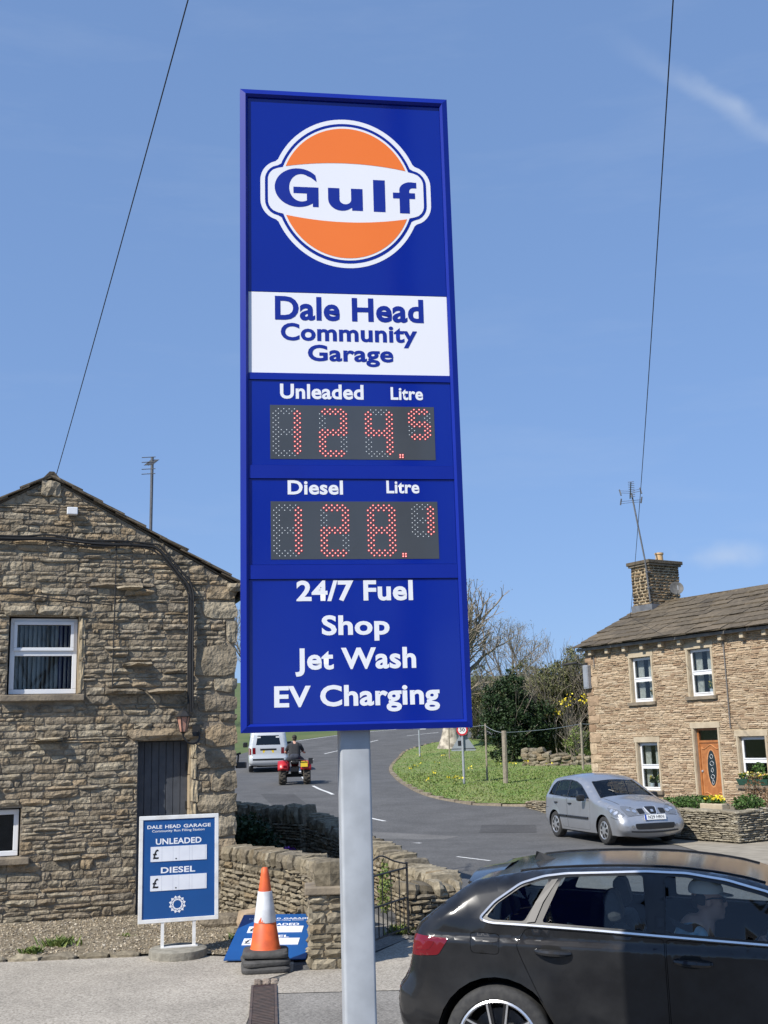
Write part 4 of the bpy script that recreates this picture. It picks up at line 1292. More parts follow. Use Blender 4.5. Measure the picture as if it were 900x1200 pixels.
# iron gate
gate = thing('garden_gate', 'small black wrought iron gate between the pier and the low wall', 'gate', (-.46,12.02,0), math.atan2(1.32,.62))
GL = 1.46
for x in (.03,GL-.03): MB().tube([(x,0,.06),(x,0,.82)],.013,6).build('gate_stile','black_iron',gate)
for z in (.12,.44,.76): MB().tube([(.03,0,z),(GL-.03,0,z)],.011,6).build('gate_rail','black_iron',gate)
for k in range(12):
    x = .03+(k+1)*(GL-.06)/13
    MB().tube([(x,0,.12),(x,0,.44 if k % 2 else .76)],.007,5).build('gate_bar','black_iron',gate)
MB().tube(catmull([(.03,0,.80),(.35,0,.86),(GL/2,0,.95),(GL-.35,0,.86),(GL-.03,0,.80)],6),.009,5).build('gate_top','black_iron',gate)

# stones lying against the wall
rock('pinkish_boulder', 'pinkish boulder lying at the foot of the garden wall', 'boulder', (-1.62,13.85,.14), (.42,.3,.30), .5, 'stone_right', 1)
rock('flat_boulder', 'flat grey stone lying on the gravel below the garden wall', 'boulder', (-2.02,14.25,.10), (.62,.35,.18), .2, 'stone_left', 2)
rock('red_boulder', 'small reddish stone beside the gate pier wall', 'boulder', (-1.12,13.05,.08), (.26,.2,.17), 1.2, 'brick', 4)
rock('small_boulder', 'small pale stone between the boulders by the garden wall', 'boulder', (-1.85,13.75,.06), (.2,.16,.11), 2.2, 'stone_dry', 5)

# ================================================================== RIGHT HOUSE
HA = R(-58.2)
HZ = .28
S0, S1, HDEP, HE = -.45, 10.5, 5.4, 4.46      # facade span, depth, eaves height
HR = 5.86                                      # ridge
hs = thing('buff_stone_house', 'buff stone terraced house with a stone slate roof, chimney and oak front door', 'house', (6.2,34.0,HZ), HA)
h_open = [(1.44,2.27,2.80,4.06),(3.66,4.48,2.86,4.12),(1.49,2.30,.36,1.68),(3.66,4.50,.02,2.02),(5.16,6.02,.58,1.78),(6.6,7.4,2.9,4.1),(7.6,8.5,.5,1.75)]
m = holed_wall([(S0,-.4),(S1,-.4),(S1,HE),(S0,HE)], h_open, .2, 'wall','mortar_right',hs)
mid = HDEP/2
m.add([(S0,0,-.4),(S0,HDEP,-.4),(S0,HDEP,HE),(S0,mid,HR-.05),(S0,0,HE)],[(4,3,2,1,0)])
m.add([(S1,0,-.4),(S1,HDEP,-.4),(S1,HDEP,HE),(S1,mid,HR-.05),(S1,0,HE)],[(0,1,2,3,4)])
m.add([(S0,HDEP,-.4),(S1,HDEP,-.4),(S1,HDEP,HE),(S0,HDEP,HE)],[(3,2,1,0)])
hw_ = m.build('wall','mortar_right',hs)
rh = random.Random(77)
sur = []       # dressed surrounds (x0,x1,z0,z1)
for i, o in enumerate(h_open):
    sur.append((o[0]-.10,o[1]+.10,o[3]+.001,o[3]+.16))
    if i != 3: sur.append((o[0]-.14,o[1]+.14,o[2]-.10,o[2]-.001))
    sur.append((o[0]-.07,o[0]-.001,o[2],o[3])); sur.append((o[1]+.001,o[1]+.07,o[2],o[3]))
blockh = list(h_open)+sur
st = courses(rh, S0+.02, S1, -.3, HE-.08, .045, .085, .14, .46, lambda u0,u1,za,zb: sub_rects(max(S0+.0,u0),min(u1,S1),za,zb,blockh) if u1 > S0 else [], joint=.009)
sm_ = MB()
for s_ in st: add_stone(sm_, s_[0], s_[1], s_[2], s_[3], rh.uniform(.012,.042), 0, rh)
gst = courses(rh, 0, HDEP, -.3, HE-.05, .07, .12, .2, .5, lambda a,b,c,d: [(a,min(b,HDEP))] if a < HDEP else [])
mt_g = Matrix.Translation((S0,HDEP,0)) @ Matrix.Rotation(R(-90),4,'Z')
for s_ in gst: add_stone(sm_, s_[0], s_[1], s_[2], s_[3], rh.uniform(.012,.035), 0, rh, mt_g)
stuff(sm_.build('facing_stones','stone_right',hw_,tone=True))
z = -.25; k = 0
while z < HE-.3:
    h_ = rh.uniform(.24,.34); w = .5 if k % 2 else .3
    place_stone('quoin', hw_, 'stone_right', S0+w/2, z+h_/2, w, h_-.012, .05, 0, rh); z += h_; k += 1
for i, o in enumerate(h_open):
    MB().box(o[0]-.10,o[1]+.10,-.025,.04,o[3]+.002,o[3]+.15).build('lintel','dressed',hw_)
    if i != 3: MB().box(o[0]-.13,o[1]+.13,-.09,.06,o[2]-.09,o[2]-.002).build('sill','dressed_dark',hw_)
    zb_ = o[2] if i != 3 else -.15
    MB().box(o[0]-.06,o[0]-.002,-.020,.04,zb_,o[3]).build('jamb','dressed',hw_)
    MB().box(o[1]+.002,o[1]+.06,-.020,.04,zb_,o[3]).build('jamb','dressed',hw_)
    MB().box(o[0]+.0005,o[0]+.012,.001,.2,zb_,o[3]-.002).build('reveal','dressed',hw_)

def house_window(o, curtains=True, vase=None):
    x0,x1,z0,z1 = o[0]+.016,o[1]-.01,o[2]+.005,o[3]-.01
    y, fw = .10, .055
    tr = z0+(z1-z0)*.5
    wd = MB()
    for b_ in ((x0,x1,z0,z0+fw+.02),(x0,x1,z1-fw,z1),(x0,x0+fw,z0+fw+.02,z1-fw),(x1-fw,x1,z0+fw+.02,z1-fw),(x0+fw,x1-fw,tr-.035,tr+.035)): wd.box(b_[0],b_[1],y,y+.06,b_[2],b_[3])
    w = wd.build('window','upvc',hs,bevel=.005)
    f2 = .03
    for c,d in ((tr+.03,z1-fw+.01),(z0+fw+.01,tr-.03)):
        a,b = x0+fw-.012,x1-fw+.012; s_ = MB()
        for b_ in ((a,b,c,c+f2),(a,b,d-f2,d),(a,a+f2,c+f2,d-f2),(b-f2,b,c+f2,d-f2)): s_.box(b_[0],b_[1],y-.015,y-.001,b_[2],b_[3])
        s_.build('sash','upvc',w)
        MB().box(a+f2-.002,b-f2+.002,y+.02,y+.026,c+f2-.002,d-f2+.002).build('pane','glass_win',w)
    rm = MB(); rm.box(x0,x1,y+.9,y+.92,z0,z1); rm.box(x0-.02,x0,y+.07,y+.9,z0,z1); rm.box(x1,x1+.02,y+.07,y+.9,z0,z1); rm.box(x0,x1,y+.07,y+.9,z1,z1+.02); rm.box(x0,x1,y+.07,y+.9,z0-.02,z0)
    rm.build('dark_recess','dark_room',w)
    if curtains:
        for a,b in ((x0+.03,x0+(x1-x0)*.32),(x1-(x1-x0)*.45,x1-.03)):
            cm_ = MB(); n = 16
            for k in range(n+1):
                xx = a+(b-a)*k/n; yy = y+.16+.022*math.sin(k*1.6)
                cm_.v += [(xx,yy,z0+.02),(xx,yy,z1-.02)]
            cm_.f = [(2*k,2*k+2,2*k+3,2*k+1) for k in range(n)]; cm_.t = [0]*n
            cm_.build('curtain','curtain',w,True)
    return w
MT['petal'] = leaf_mat('petals', [(.80,.62,.05),(.85,.70,.10),(.75,.72,.55),(.65,.35,.10)])
MT['plant_leaf'] = leaf_mat('garden leaves', [(.035,.075,.018),(.06,.12,.025),(.09,.16,.04)])
def leaves(mb, c, rad, n, size, rnd, flat_=1.0):
    for _ in range(n):
        v = Vector((rnd.gauss(0,1),rnd.gauss(0,1),rnd.gauss(0,1))); v = v.normalized()*(rnd.random()**.4)
        p = Vector((c[0]+v.x*rad[0], c[1]+v.y*rad[1], c[2]+v.z*rad[2]))
        d = Vector((rnd.uniform(-1,1),rnd.uniform(-1,1),rnd.uniform(-.6,1))).normalized(); e = d.orthogonal().normalized()
        e = Matrix.Rotation(rnd.uniform(0,6.3),3,d) @ e
        s_ = size*rnd.uniform(.6,1.4)
        mb.add([p-e*s_*.35, p+d*s_*.5, p+e*s_*.35, p-d*s_*.5], [(0,1,2,3)], rnd.random())
def sill_plant(parent, x, z, s=.13):
    m1 = MB(); leaves(m1,(x,.24,z+.20),(s,.06,s*1.2),70,.07,rh); m1.build('plant','plant_leaf',parent,tone=True)
    m2 = MB(); leaves(m2,(x,.22,z+.27),(s*.9,.05,s*.6),26,.06,rh); m2.build('flowers','petal',parent,tone=True)
    MB().lathe([(0,z),(.05,z),(.07,z+.12),(0,z+.12)],12,Matrix.Translation((x,.24,0))).build('plant_pot','upvc',parent)
w1 = house_window(h_open[0]); sill_plant(w1,2.05,2.86,.10)
w2 = house_window(h_open[1]); sill_plant(w2,4.22,2.92,.12)
w3 = house_window(h_open[2]); sill_plant(w3,2.05,.44,.15); sill_plant(w3,1.75,.44,.08)
w4 = house_window(h_open[4], False)
house_window(h_open[5]); house_window(h_open[6])

# oak door with an oval glass and a fanlight
MT['oak'] = nmat('varnished oak', (.42,.165,.055), (.33,.12,.038), scale=10, rough=.4, coat=.2)
MT['oak_pale'] = nmat('oak moulding', (.56,.27,.11), (.46,.2,.08), scale=10, rough=.4)
o = h_open[3]; dx0, dx1 = o[0]+.02, o[1]-.005
dr = MB()
dr.box(dx0,dx0+.055,.10,.17,-.02,o[3]-.01); dr.box(dx1-.055,dx1,.10,.17,-.02,o[3]-.01); dr.box(dx0+.055,dx1-.055,.10,.17,o[3]-.06,o[3]-.01); dr.box(dx0+.055,dx1-.055,.10,.17,1.64,1.70)
dr.box(dx0+.055,dx1-.055,.125,.16,-.02,1.64)
dd = dr.build('door','oak',hs)
MB().box(dx0+.055,dx1-.055,.13,.136,1.70,o[3]-.06).build('fanlight','glass_win',dd)
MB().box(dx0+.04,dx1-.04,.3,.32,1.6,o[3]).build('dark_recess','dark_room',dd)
cx_, cz_ = (dx0+dx1)/2+.01, .98
def oval_ring(r0x,r0z,r1x,r1z,y,n=36):
    m = MB()
    for k in range(n):
        a = 2*PI*k/n; m.v += [(cx_+r0x*math.cos(a),y,cz_+r0z*math.sin(a)),(cx_+r1x*math.cos(a),y,cz_+r1z*math.sin(a))]
    for k in range(n):
        k2 = (k+1)%n; m.f.append((2*k,2*k2,2*k2+1,2*k+1)); m.t.append(0)
    return m
oval_ring(.148,.46,.185,.50,.121).build('oval_moulding','oak_pale',dd)
MT['oval_glass'] = pmat('leaded glass', (.02,.03,.04), .12)
MT['lead'] = pmat('pale leading', (.55,.58,.60), .4)
mm_ = MB().add([(cx_+.147*math.cos(2*PI*k/32),.122,cz_+.455*math.sin(2*PI*k/32)) for k in range(32)],[tuple(range(31,-1,-1))]); mm_.build('oval_glass','oval_glass',dd)
ld = MB()
for zz,s_ in ((.3,.05),(.12,.07),(-.05,.04),(-.22,.06),(-.36,.035)):
    ld.tube(catmull([(cx_-s_,.119,cz_+zz),(cx_,.119,cz_+zz+.06),(cx_+s_,.119,cz_+zz),(cx_,.119,cz_+zz-.06)],4,True)+[Vector((cx_-s_,.119,cz_+zz))],.006,4)
ld.build('leading','lead',dd)
for zs in ((1.50,-.02,.08),(.33,.02,-.07)):
    MB().tube(catmull([(dx0+.10,.122,zs[0]),(dx0+.2,.12,zs[0]+zs[1]),(cx_,.12,zs[0]+zs[2]),(dx1-.2,.12,zs[0]+zs[1]),(dx1-.10,.122,zs[0])],6),.016,5).build('moulding','oak_pale',dd)
for xx in (dx0+.10,dx1-.10): MB().tube([(xx,.122,.33),(xx,.122,1.50)],.013,5).build('moulding','oak_pale',dd)
MB().box(cx_-.12,cx_+.12,.112,.124,.14,.22).build('letterbox','galv',dd,bevel=.01)
MB().lathe([(0,0),(.03,.0),(.03,.03),(0,.04)],10,Matrix.Translation((dx0+.09,.12,.9)) @ Matrix.Rotation(R(90),4,'X')).build('knob','galv',dd)
MB().box(o[0]-.15,o[1]+.15,-.45,.12,-.42,-.02).build('doorstep','dressed',hs)

# eaves: stone gutter on corbels
for k in range(15):
    x = S0+.38+k*.72
    MB().box(x-.06,x+.06,-.17,.02,HE-.20,HE-.06).build('corbel','dressed',hs)
MT['gutter_paint'] = nmat('weathered gutter', (.22,.21,.20), (.14,.13,.12), scale=6, rough=.7)
MB().box(S0-.12,S1,-.24,-.06,HE-.055,HE+.02).build('gutter','gutter_paint',hs)
MB().box(S0+.0,S1,-.06,.02,HE-.055,HE+.03).build('eaves_course','dressed_dark',hs)
# roof
rf = MB()
rf.add([(S0-.1,-.22,HE+.03),(S1,-.22,HE+.03),(S1,mid,HR),(S0-.1,mid,HR),(S0-.1,HDEP+.2,HE+.03),(S1,HDEP+.2,HE+.03)],[(0,1,2,3),(3,2,5,4)])
rf.add([(S0-.1,-.2,HE-.03),(S1,-.2,HE-.03),(S1,mid,HR-.07),(S0-.1,mid,HR-.07),(S0-.1,HDEP+.18,HE-.03),(S1,HDEP+.18,HE-.03)],[(3,2,1,0),(4,5,2,3)])
hroof = rf.build('roof','slate',hs)
dirF = Vector((0,mid+.26,HR-HE-.02))
lay_slates(hroof, Vector((S0-.13,-.27,HE+.02)), Vector((8.6,-.27,HE+.02)), dirF, 9, .38, .85, .045, rh)
lay_slates(hroof, Vector((3.0,HDEP+.24,HE+.02)), Vector((S0-.13,HDEP+.24,HE+.02)), Vector((0,-mid-.24,HR-HE-.02)), 6, .7, 1.0, .045, rh)
for k in range(15):
    x0 = S0+.9+k*.62
    MB().prism([(mid-.16,HR-.05),(mid,HR+.11),(mid+.16,HR-.05),(mid,HR+.0)],x0,x0+.60).build('ridge_stone','slate',hroof)
for r_ in hroof.children:
    if r_.name.startswith('ridge_stone'):
        for v in r_.data.vertices: v.co = (v.co.y, v.co.x, v.co.z)
        r_.data.flip_normals()
# chimney
MT['stone_chim'] = stone_mat('sooty chimney stone', [(.26,.19,.11),(.07,.052,.035),(.18,.13,.08),(.34,.25,.15),(.06,.046,.034),(.22,.16,.095)], mott=(.8,1.1))
MT['lead_flash'] = nmat('lead flashing', (.16,.17,.185), (.11,.115,.125), scale=8, rough=.6)
CX0,CX1,CY0,CY1,CZ0,CZ1 = -.40,.42,2.05,3.35,5.0,7.05
chim = MB().box(CX0+.03,CX1-.03,CY0+.03,CY1-.03,CZ0,CZ1).build('chimney','mortar_right',hs)
for face in range(4):
    L = CX1-CX0 if face % 2 == 0 else CY1-CY0
    z = 5.80; 
    while z < CZ1-.02:
        h_ = min(rh.uniform(.075,.115), CZ1-z)
        x = 0
        while x < L-.01:
            w = rh.uniform(.13,.30)
            if L-x-w < .1: w = L-x
            cxm = x+w/2
            if face == 0: loc, rz = (CX0+cxm,CY0+.04,z+h_/2), 0
            elif face == 1: loc, rz = (CX1-.04,CY0+cxm,z+h_/2), R(90)
            elif face == 2: loc, rz = (CX1-cxm,CY1-.04,z+h_/2), PI
            else: loc, rz = (CX0+.04,CY1-cxm,z+h_/2), R(-90)
            o = place_stone('brick', chim, 'stone_chim', 0, 0, w-.034, h_-.034, rh.uniform(.055,.065), 0, rh, (0,0,rz)); o.location = loc
            x += w
        z += h_
MB().box(CX0-.03,CX1+.03,CY0-.03,CY1+.03,5.05,5.84).build('flashing','lead_flash',chim)
MB().box(CX0-.05,CX1+.05,CY0-.05,CY1+.05,CZ1,CZ1+.06).build('chimney_course','dressed_dark',chim,bevel=.01)
MB().box(CX0-.09,CX1+.09,CY0-.09,CY1+.09,CZ1+.06,CZ1+.17).build('chimney_cap','slate',chim,bevel=.015)
MT['clay'] = nmat('buff clay pot', (.62,.42,.22), (.52,.34,.17), scale=5, rough=.8)
MB().lathe([(.15,CZ1+.17),(.15,CZ1+.22),(.12,CZ1+.24),(.115,CZ1+.42),(.14,CZ1+.44),(.14,CZ1+.49),(.10,CZ1+.49),(.10,CZ1+.3)],20,Matrix.Translation((.0,2.95,0))).build('chimney_pot','clay',chim,True)

# aerial strapped to the chimney, dish, wall lamp, electrical box
HM = Matrix.Translation((6.2,34.0,HZ)) @ Matrix.Rotation(HA,4,'Z')
a2 = thing('chimney_aerial', 'tall television aerial strapped to the stone chimney', 'aerial', (6.2,34.0,HZ), HA)
MB().tube([(CX1+.02,CY0-.07,5.9),(CX1-.05,CY0-.10,7.2),(CX1-.32,CY0-.20,9.36)],.026,8).build('mast','aerial_grey',a2,True)
tp = Vector((CX1-.31,CY0-.19,9.26))
MB().tube([tp+Vector((-.12,.02,-.04)),tp+Vector((.62,-.62,.28))],.018,6).build('boom','aerial_grey',a2)
for k in range(9):
    c_ = (tp).lerp(tp+Vector((.62,-.62,.28)),k/8)
    MB().tube([c_+Vector((-.07,-.06,0)),c_+Vector((.07,.06,0))],.009,4).build('element','aerial_grey',a2)
for sx,sz in ((-1,1),(1,1),(-1,-1),(1,-1)):
    b_ = tp+Vector((sx*.25-.06,sx*.2,.02+.14*sz))
    MB().tube([b_+Vector((-.03,0,.11*sz)),b_+Vector((.03,0,-.09*sz))],.024,5).build('reflector_bar','aerial_grey',a2)
    MB().tube([tp+Vector((-.06,0,.12*sz)),b_],.007,4).build('reflector_arm','aerial_grey',a2)
    MB().tube([tp+Vector((-.06,0,.18*sz)),b_+Vector((0,0,.07*sz))],.006,4).build('reflector_arm','aerial_grey',a2)
MB().box(CX1-.05,CX1+.045,CY0-.11,CY0+.02,6.3,6.34).build('strap','aerial_grey',a2)
MB().box(CX1-.05,CX1+.045,CY0-.12,CY0+.02,6.8,6.84).build('strap','aerial_grey',a2)
dish = thing('satellite_dish', 'grey satellite dish on the side of the chimney', 'satellite dish', (6.2,34.0,HZ), HA)
MT['dish_grey'] = nmat('dish mesh', (.11,.108,.10), (.075,.072,.068), scale=12, rough=.6)
DM = Matrix.Translation((CX1+.55,CY0+.55,6.28)) @ Matrix.Rotation(R(52),4,'Z') @ Matrix.Rotation(R(72),4,'X')
MB().lathe([(0,-.05),(.08,-.044),(.15,-.027),(.205,.005),(.213,.005),(.15,-.037),(.08,-.055),(0,-.063)],22,DM).build('reflector','dish_grey',dish,True)
MB().tube([DM @ Vector((0,-.19,.0)),DM @ Vector((0,-.17,.24)),DM @ Vector((0,-.04,.26))],.012,5).build('feed_arm','galv',dish)
MB().tube([DM @ Vector((0,0,-.05)),(CX1+.2,CY0+.62,6.12),(CX1+.01,CY0+.62,6.12)],.02,6).build('bracket','black_iron',dish)
wlmp = thing('wall_street_lamp', 'black street lamp arm on the buff house corner', 'street lamp', (6.2,34.0,HZ), HA)
MB().tube([(S0+.05,-.05,3.98),(S0-.08,-.25,4.03),(S0-.14,-.34,4.05)],.025,6).build('arm','black_iron',wlmp)
lm = MB().box(-.09,.09,-.36,.05,-.035,.035, mat=Matrix.Translation((S0-.13,-.32,4.06)) @ Matrix.Rotation(R(-38),4,'Z') @ Matrix.Rotation(R(8),4,'X'))
lm.build('lamp_head','black_iron',wlmp,bevel=.02)
MB().box(S0+.02,S0+.12,-.07,-.02,3.9,4.06).build('wall_plate','black_iron',wlmp)
MT['box_grey'] = nmat('grey enamel', (.30,.32,.35), (.25,.27,.30), scale=5, rough=.45)
eb = thing('electrical_box', 'grey metal cabinet fixed high on the house corner', 'box', (6.2,34.0,HZ), HA)
MB().box(S0+.03,S0+.25,-.17,-.04,3.28,3.98).build('cabinet','box_grey',eb,bevel=.015)
MB().box(S0+.05,S0+.23,-.181,-.172,3.33,3.93).build('cabinet_door','box_grey',eb)
cp = MB(); cp.tube([(4.98,-.05,4.38),(4.98,-.05,2.0)],.016,6); cp.tube([(S0+.42,-.05,4.4),(S0+.42,-.05,3.9)],.012,5)
tag(cp.build('wall_cable','gutter_paint',None,loc=(6.2,34.0,HZ),rotz=HA), 'thin grey cable running down the buff house wall by the door', 'cable')
# window box
MT['trough_green'] = nmat('green trough', (.03,.10,.07), (.025,.08,.055), scale=6, rough=.5)
wb = thing('window_box', 'green window box of flowers on the sill right of the oak door', 'window box', (6.2,34.0,HZ), HA)
MB().add([(5.14,-.10,.575),(6.05,-.10,.575),(6.05,.04,.575),(5.14,.04,.575),(5.10,-.15,.72),(6.09,-.15,.72),(6.09,.055,.72),(5.10,.055,.72)],[(0,3,2,1),(4,5,6,7),(0,1,5,4),(1,2,6,5),(2,3,7,6),(3,0,4,7)]).build('trough','trough_green',wb)
m1 = MB(); leaves(m1,(5.6,-.07,.80),(.5,.09,.09),420,.06,rh); m1.build('foliage','plant_leaf',wb,tone=True)
m1 = MB(); leaves(m1,(5.75,.0,.98),(.24,.06,.16),160,.06,rh); m1.build('foliage','plant_leaf',wb,tone=True)
m2 = MB(); leaves(m2,(5.6,-.09,.84),(.5,.09,.07),130,.055,rh); m2.build('flowers','petal',wb,tone=True)

# ================================================================== FRONT PLANTER
ua, ub = Vector((-.527,.85,0)), Vector((.85,.527,0))
KN = Vector((6.80,23.08,0))
e1 = KN+ua*2.6; e2 = KN+ub*4.2
MT['stone_plant'] = stone_mat('planter stone', [(.22,.19,.14),(.34,.30,.22),(.27,.235,.17),(.44,.40,.31),(.16,.14,.11)], mott=(.6,1.2), nscale=16)
dry_wall('low stone planter wall facing the parked silver car', (e1.x,e1.y), (KN.x,KN.y), .56, .56, thick=.25, ends=(True,False), hm=(.04,.075), ln=(.12,.36), cope=(.4,.06,.08), mat='stone_plant', name='planter_wall', z0=.04)
dry_wall('low stone planter wall turned away from the silver car towards the pavement', (KN.x+.0,KN.y+.0), (e2.x,e2.y), .56, .56, thick=.25, ends=(True,False), hm=(.04,.075), ln=(.12,.36), cope=(.4,.06,.08), mat='stone_plant', name='planter_wall', z0=.04)
bed = [KN+ua*.2+ub*.2, e2+ua*.2-ub*.0, e2+ua*2.4, e1-ua*.05+ub*.2]
struct(MB().add([(p.x,p.y,.57) for p in bed]+[(p.x,p.y,.0) for p in bed],[(0,1,2,3),(0,4,5,1),(1,5,6,2),(2,6,7,3),(3,7,4,0)]).build('flower_bed','soil'))
def bed_pt(a, b): return KN+ua*a+ub*b
def shrub(name, label, cat, p, rad, n, size, mat, z=.57, stems=6, seed=1, group=None):
    rr_ = random.Random(seed); t = thing(name, label, cat, (p.x,p.y,z), 0, group)
    m = MB(); leaves(m,(0,0,rad[2]*.85),rad,n,size,rr_); m.build('foliage',mat,t,tone=True)
    s_ = MB()
    for _ in range(stems):
        a = rr_.uniform(0,6.3); s_.tube([(0.02*math.cos(a),.02*math.sin(a),-.02),(rad[0]*.6*math.cos(a),rad[1]*.6*math.sin(a),rad[2])],[.012,.004],4)
    s_.build('stem','timber',t)
    return t
shrub('low_hedge', 'clipped bright green hedge spilling over the planter behind the silver car', 'hedge', bed_pt(1.75,.5), (.80,.5,.17), 2600, .05, 'plant_leaf', seed=4)
shrub('round_shrub', 'rounded green shrub at the planter corner below the oak door', 'shrub', bed_pt(.35,.75), (.34,.32,.19), 1000, .055, 'plant_leaf', seed=5)
MT['russet'] = leaf_mat('russet leaves', [(.14,.075,.04),(.20,.12,.06),(.08,.06,.03)])
shrub('russet_shrub', 'brown leaved shrub behind the planter below the flower trough', 'shrub', bed_pt(.5,1.9), (.4,.4,.26), 700, .055, 'russet', seed=6)
shrub('dark_shrub', 'dark twiggy shrub standing beside the oak doorstep', 'shrub', bed_pt(1.4,2.2), (.26,.26,.40), 420, .05, 'russet', seed=7)
dfp = thing('daffodil_planter', 'pale stone trough of yellow daffodils on the front planter', 'planter', (*bed_pt(.95,.42).xy,.57), math.atan2(-.85,.527))
MB().box(-.3,.3,-.12,.12,0,.17).build('trough','dressed',dfp,bevel=.02)
m1 = MB(); leaves(m1,(0,0,.22),(.3,.12,.09),160,.08,rh); m1.build('foliage','plant_leaf',dfp,tone=True)
MT['daffodil'] = leaf_mat('daffodil yellow', [(.85,.66,.03),(.90,.75,.08),(.80,.58,.02)])
m2 = MB(); leaves(m2,(.04,0,.27),(.30,.12,.07),110,.06,rh); m2.build('flowers','daffodil',dfp,tone=True)
# ================================================================== TREES AND BUSHES
MT['bark'] = nmat('grey bark', (.17,.145,.115), (.10,.085,.068), scale=6, rough=.95, bump=.6, bscale=20)
MT['bark_pale'] = nmat('pale mottled bark', (.52,.46,.37), (.22,.19,.15), scale=3.5, detail=8, rough=.95, bump=.7, bscale=9, lo=.42, hi=.62)  # pale mottling is the bark's own colour
MT['twig'] = nmat('twigs', (.27,.23,.18), (.18,.15,.115), scale=3, rough=.95)
MT['bud'] = leaf_mat('opening buds', [(.17,.15,.06),(.22,.20,.08),(.15,.11,.06)])
MT['yew'] = leaf_mat('yew needles', [(.010,.022,.008),(.022,.045,.014),(.04,.07,.022)])
MT['scrub'] = leaf_mat('scrub leaves', [(.11,.115,.045),(.17,.17,.068),(.095,.11,.04),(.21,.20,.09)])
MT['fresh'] = leaf_mat('fresh leaves', [(.09,.14,.03),(.15,.21,.05),(.20,.22,.06)])

def grow(mb, p, d, L, r, depth, rnd, tips, split=(2,3), spread=.55, up_=.12, shrink=.74, seg=3, rmin=.008):
    pts = [p]; n = seg; dd = d.copy(); q = p.copy(); rr_ = [r]
    for i in range(n):
        dd = (dd+Vector((rnd.uniform(-1,1),rnd.uniform(-1,1),rnd.uniform(-.6,1)))*.16+Vector((0,0,up_*.4))).normalized()
        q = q+dd*L/n; pts.append(q.copy()); rr_.append(max(rmin, r*(1-.32*(i+1)/n)))
    mb.tube(pts, rr_, 6 if r > .08 else (4 if r > .03 else 3), cap=False)
    if depth == 0:
        tips.append(q.copy()); return
    k = rnd.randint(*split)
    for j in range(k):
        ax = dd.orthogonal().normalized(); ax = Matrix.Rotation(2*PI*(j+rnd.random()*.6)/k,3,dd) @ ax
        nd = (Matrix.Rotation(spread*rnd.uniform(.55,1.25),3,ax) @ dd)
        nd = (nd+Vector((0,0,up_))).normalized()
        start = q if j else q
        grow(mb, start, nd, L*shrink*rnd.uniform(.8,1.15), max(rmin, r*.66*rnd.uniform(.85,1.05)), depth-1, rnd, tips, split, spread, up_, shrink, seg, rmin)
    if depth >= 2:      # side shoots
        for _ in range(2):
            i = rnd.randint(1,n-1) if n > 1 else 1
            ax = Matrix.Rotation(rnd.uniform(0,6.3),3,dd) @ dd.orthogonal().normalized()
            nd = (Matrix.Rotation(rnd.uniform(.6,1.0),3,ax) @ dd).normalized()
            grow(mb, pts[i], nd, L*.55, max(rmin, r*.35), max(0,depth-2), rnd, tips, split, spread, up_, shrink, 2, rmin)
def bare_tree(name, label, loc, trunk, crown, seed, bark='bark', buds=0, lean=(0,0), group=None, flare=1.6):
    rnd = random.Random(seed)
    t = thing(name, label, 'tree', (loc[0],loc[1],tz(*loc)-.05), 0, group)
    H, r0, r1 = trunk
    tm = MB(); pts, rr_ = [], []
    for i in range(7):
        f = i/6; pts.append((lean[0]*f*H,lean[1]*f*H,f*H)); rr_.append(r0*flare*(1-f)**4*.5+ (r0+(r1-r0)*f) - (r0*flare*.0))
    tm.tube(pts, rr_, 14, cap=False); tm.build('trunk', bark, t, True)
    cm_, tips = MB(), []
    base = Vector(pts[-1])
    L, depth, n0, spread, shrink, up_ = crown
    for j in range(n0):
        a = 2*PI*(j+rnd.uniform(-.3,.3))/n0
        d = Vector((math.cos(a)*.62,math.sin(a)*.62,.85+rnd.uniform(-.2,.3))).normalized()
        grow(cm_, base-Vector((0,0,.1)), d, L*rnd.uniform(.85,1.15), r1*.7, depth, rnd, tips, (2,3), spread, up_, shrink)
    cm_.build('crown','twig',t)
    if buds:
        bm_ = MB()
        for tp_ in tips:
            leaves(bm_, tp_, (.25,.25,.25), buds, .07, rnd)
        stuff(bm_.build('buds','bud',t,tone=True))
    return t
bare_tree('bare_tree', 'large bare tree with a broad pale trunk behind the speed limit sign', (3.4,66.3), (2.4,.50,.32), (2.15,5,5,.54,.74,.08), 5, 'bark_pale', 3, (.06,0), flare=1.1)
bare_tree('bare_tree', 'small round headed bare tree rising beyond the dark yew', (9.0,86.0), (2.2,.16,.13), (1.9,5,5,.52,.72,.10), 8, 'bark', 3, flare=.6)
bare_tree('bare_tree', 'bare tree beyond the cottage and the road', (-11.3,97), (3.0,.22,.16), (2.4,5,5,.50,.74,.12), 12, 'bark', 3, flare=.6)
bare_tree('bare_tree', 'bare tree on the far verge left of the road bend', (-17,90), (3.0,.22,.16), (2.4,4,5,.50,.74,.12), 14, 'bark', 3, flare=.6)
bare_tree('bare_tree', 'bare tree on the far verge behind the road bend', (-2.0,101), (2.6,.2,.15), (2.0,4,5,.50,.72,.12), 15, 'bark', 3, flare=.6)

bare_tree('bare_tree', 'dark bare tree across the road, mirrored in the lower price display', (6.5,-19), (3.2,.24,.18), (2.6,4,5,.50,.74,.12), 17, 'bark', 0, flare=.6)
bare_tree('bare_tree', 'dark bare tree mirrored at the edge of the upper price display', (1.5,-24), (3.6,.26,.2), (2.9,4,5,.50,.74,.12), 18, 'bark', 0, flare=.6)

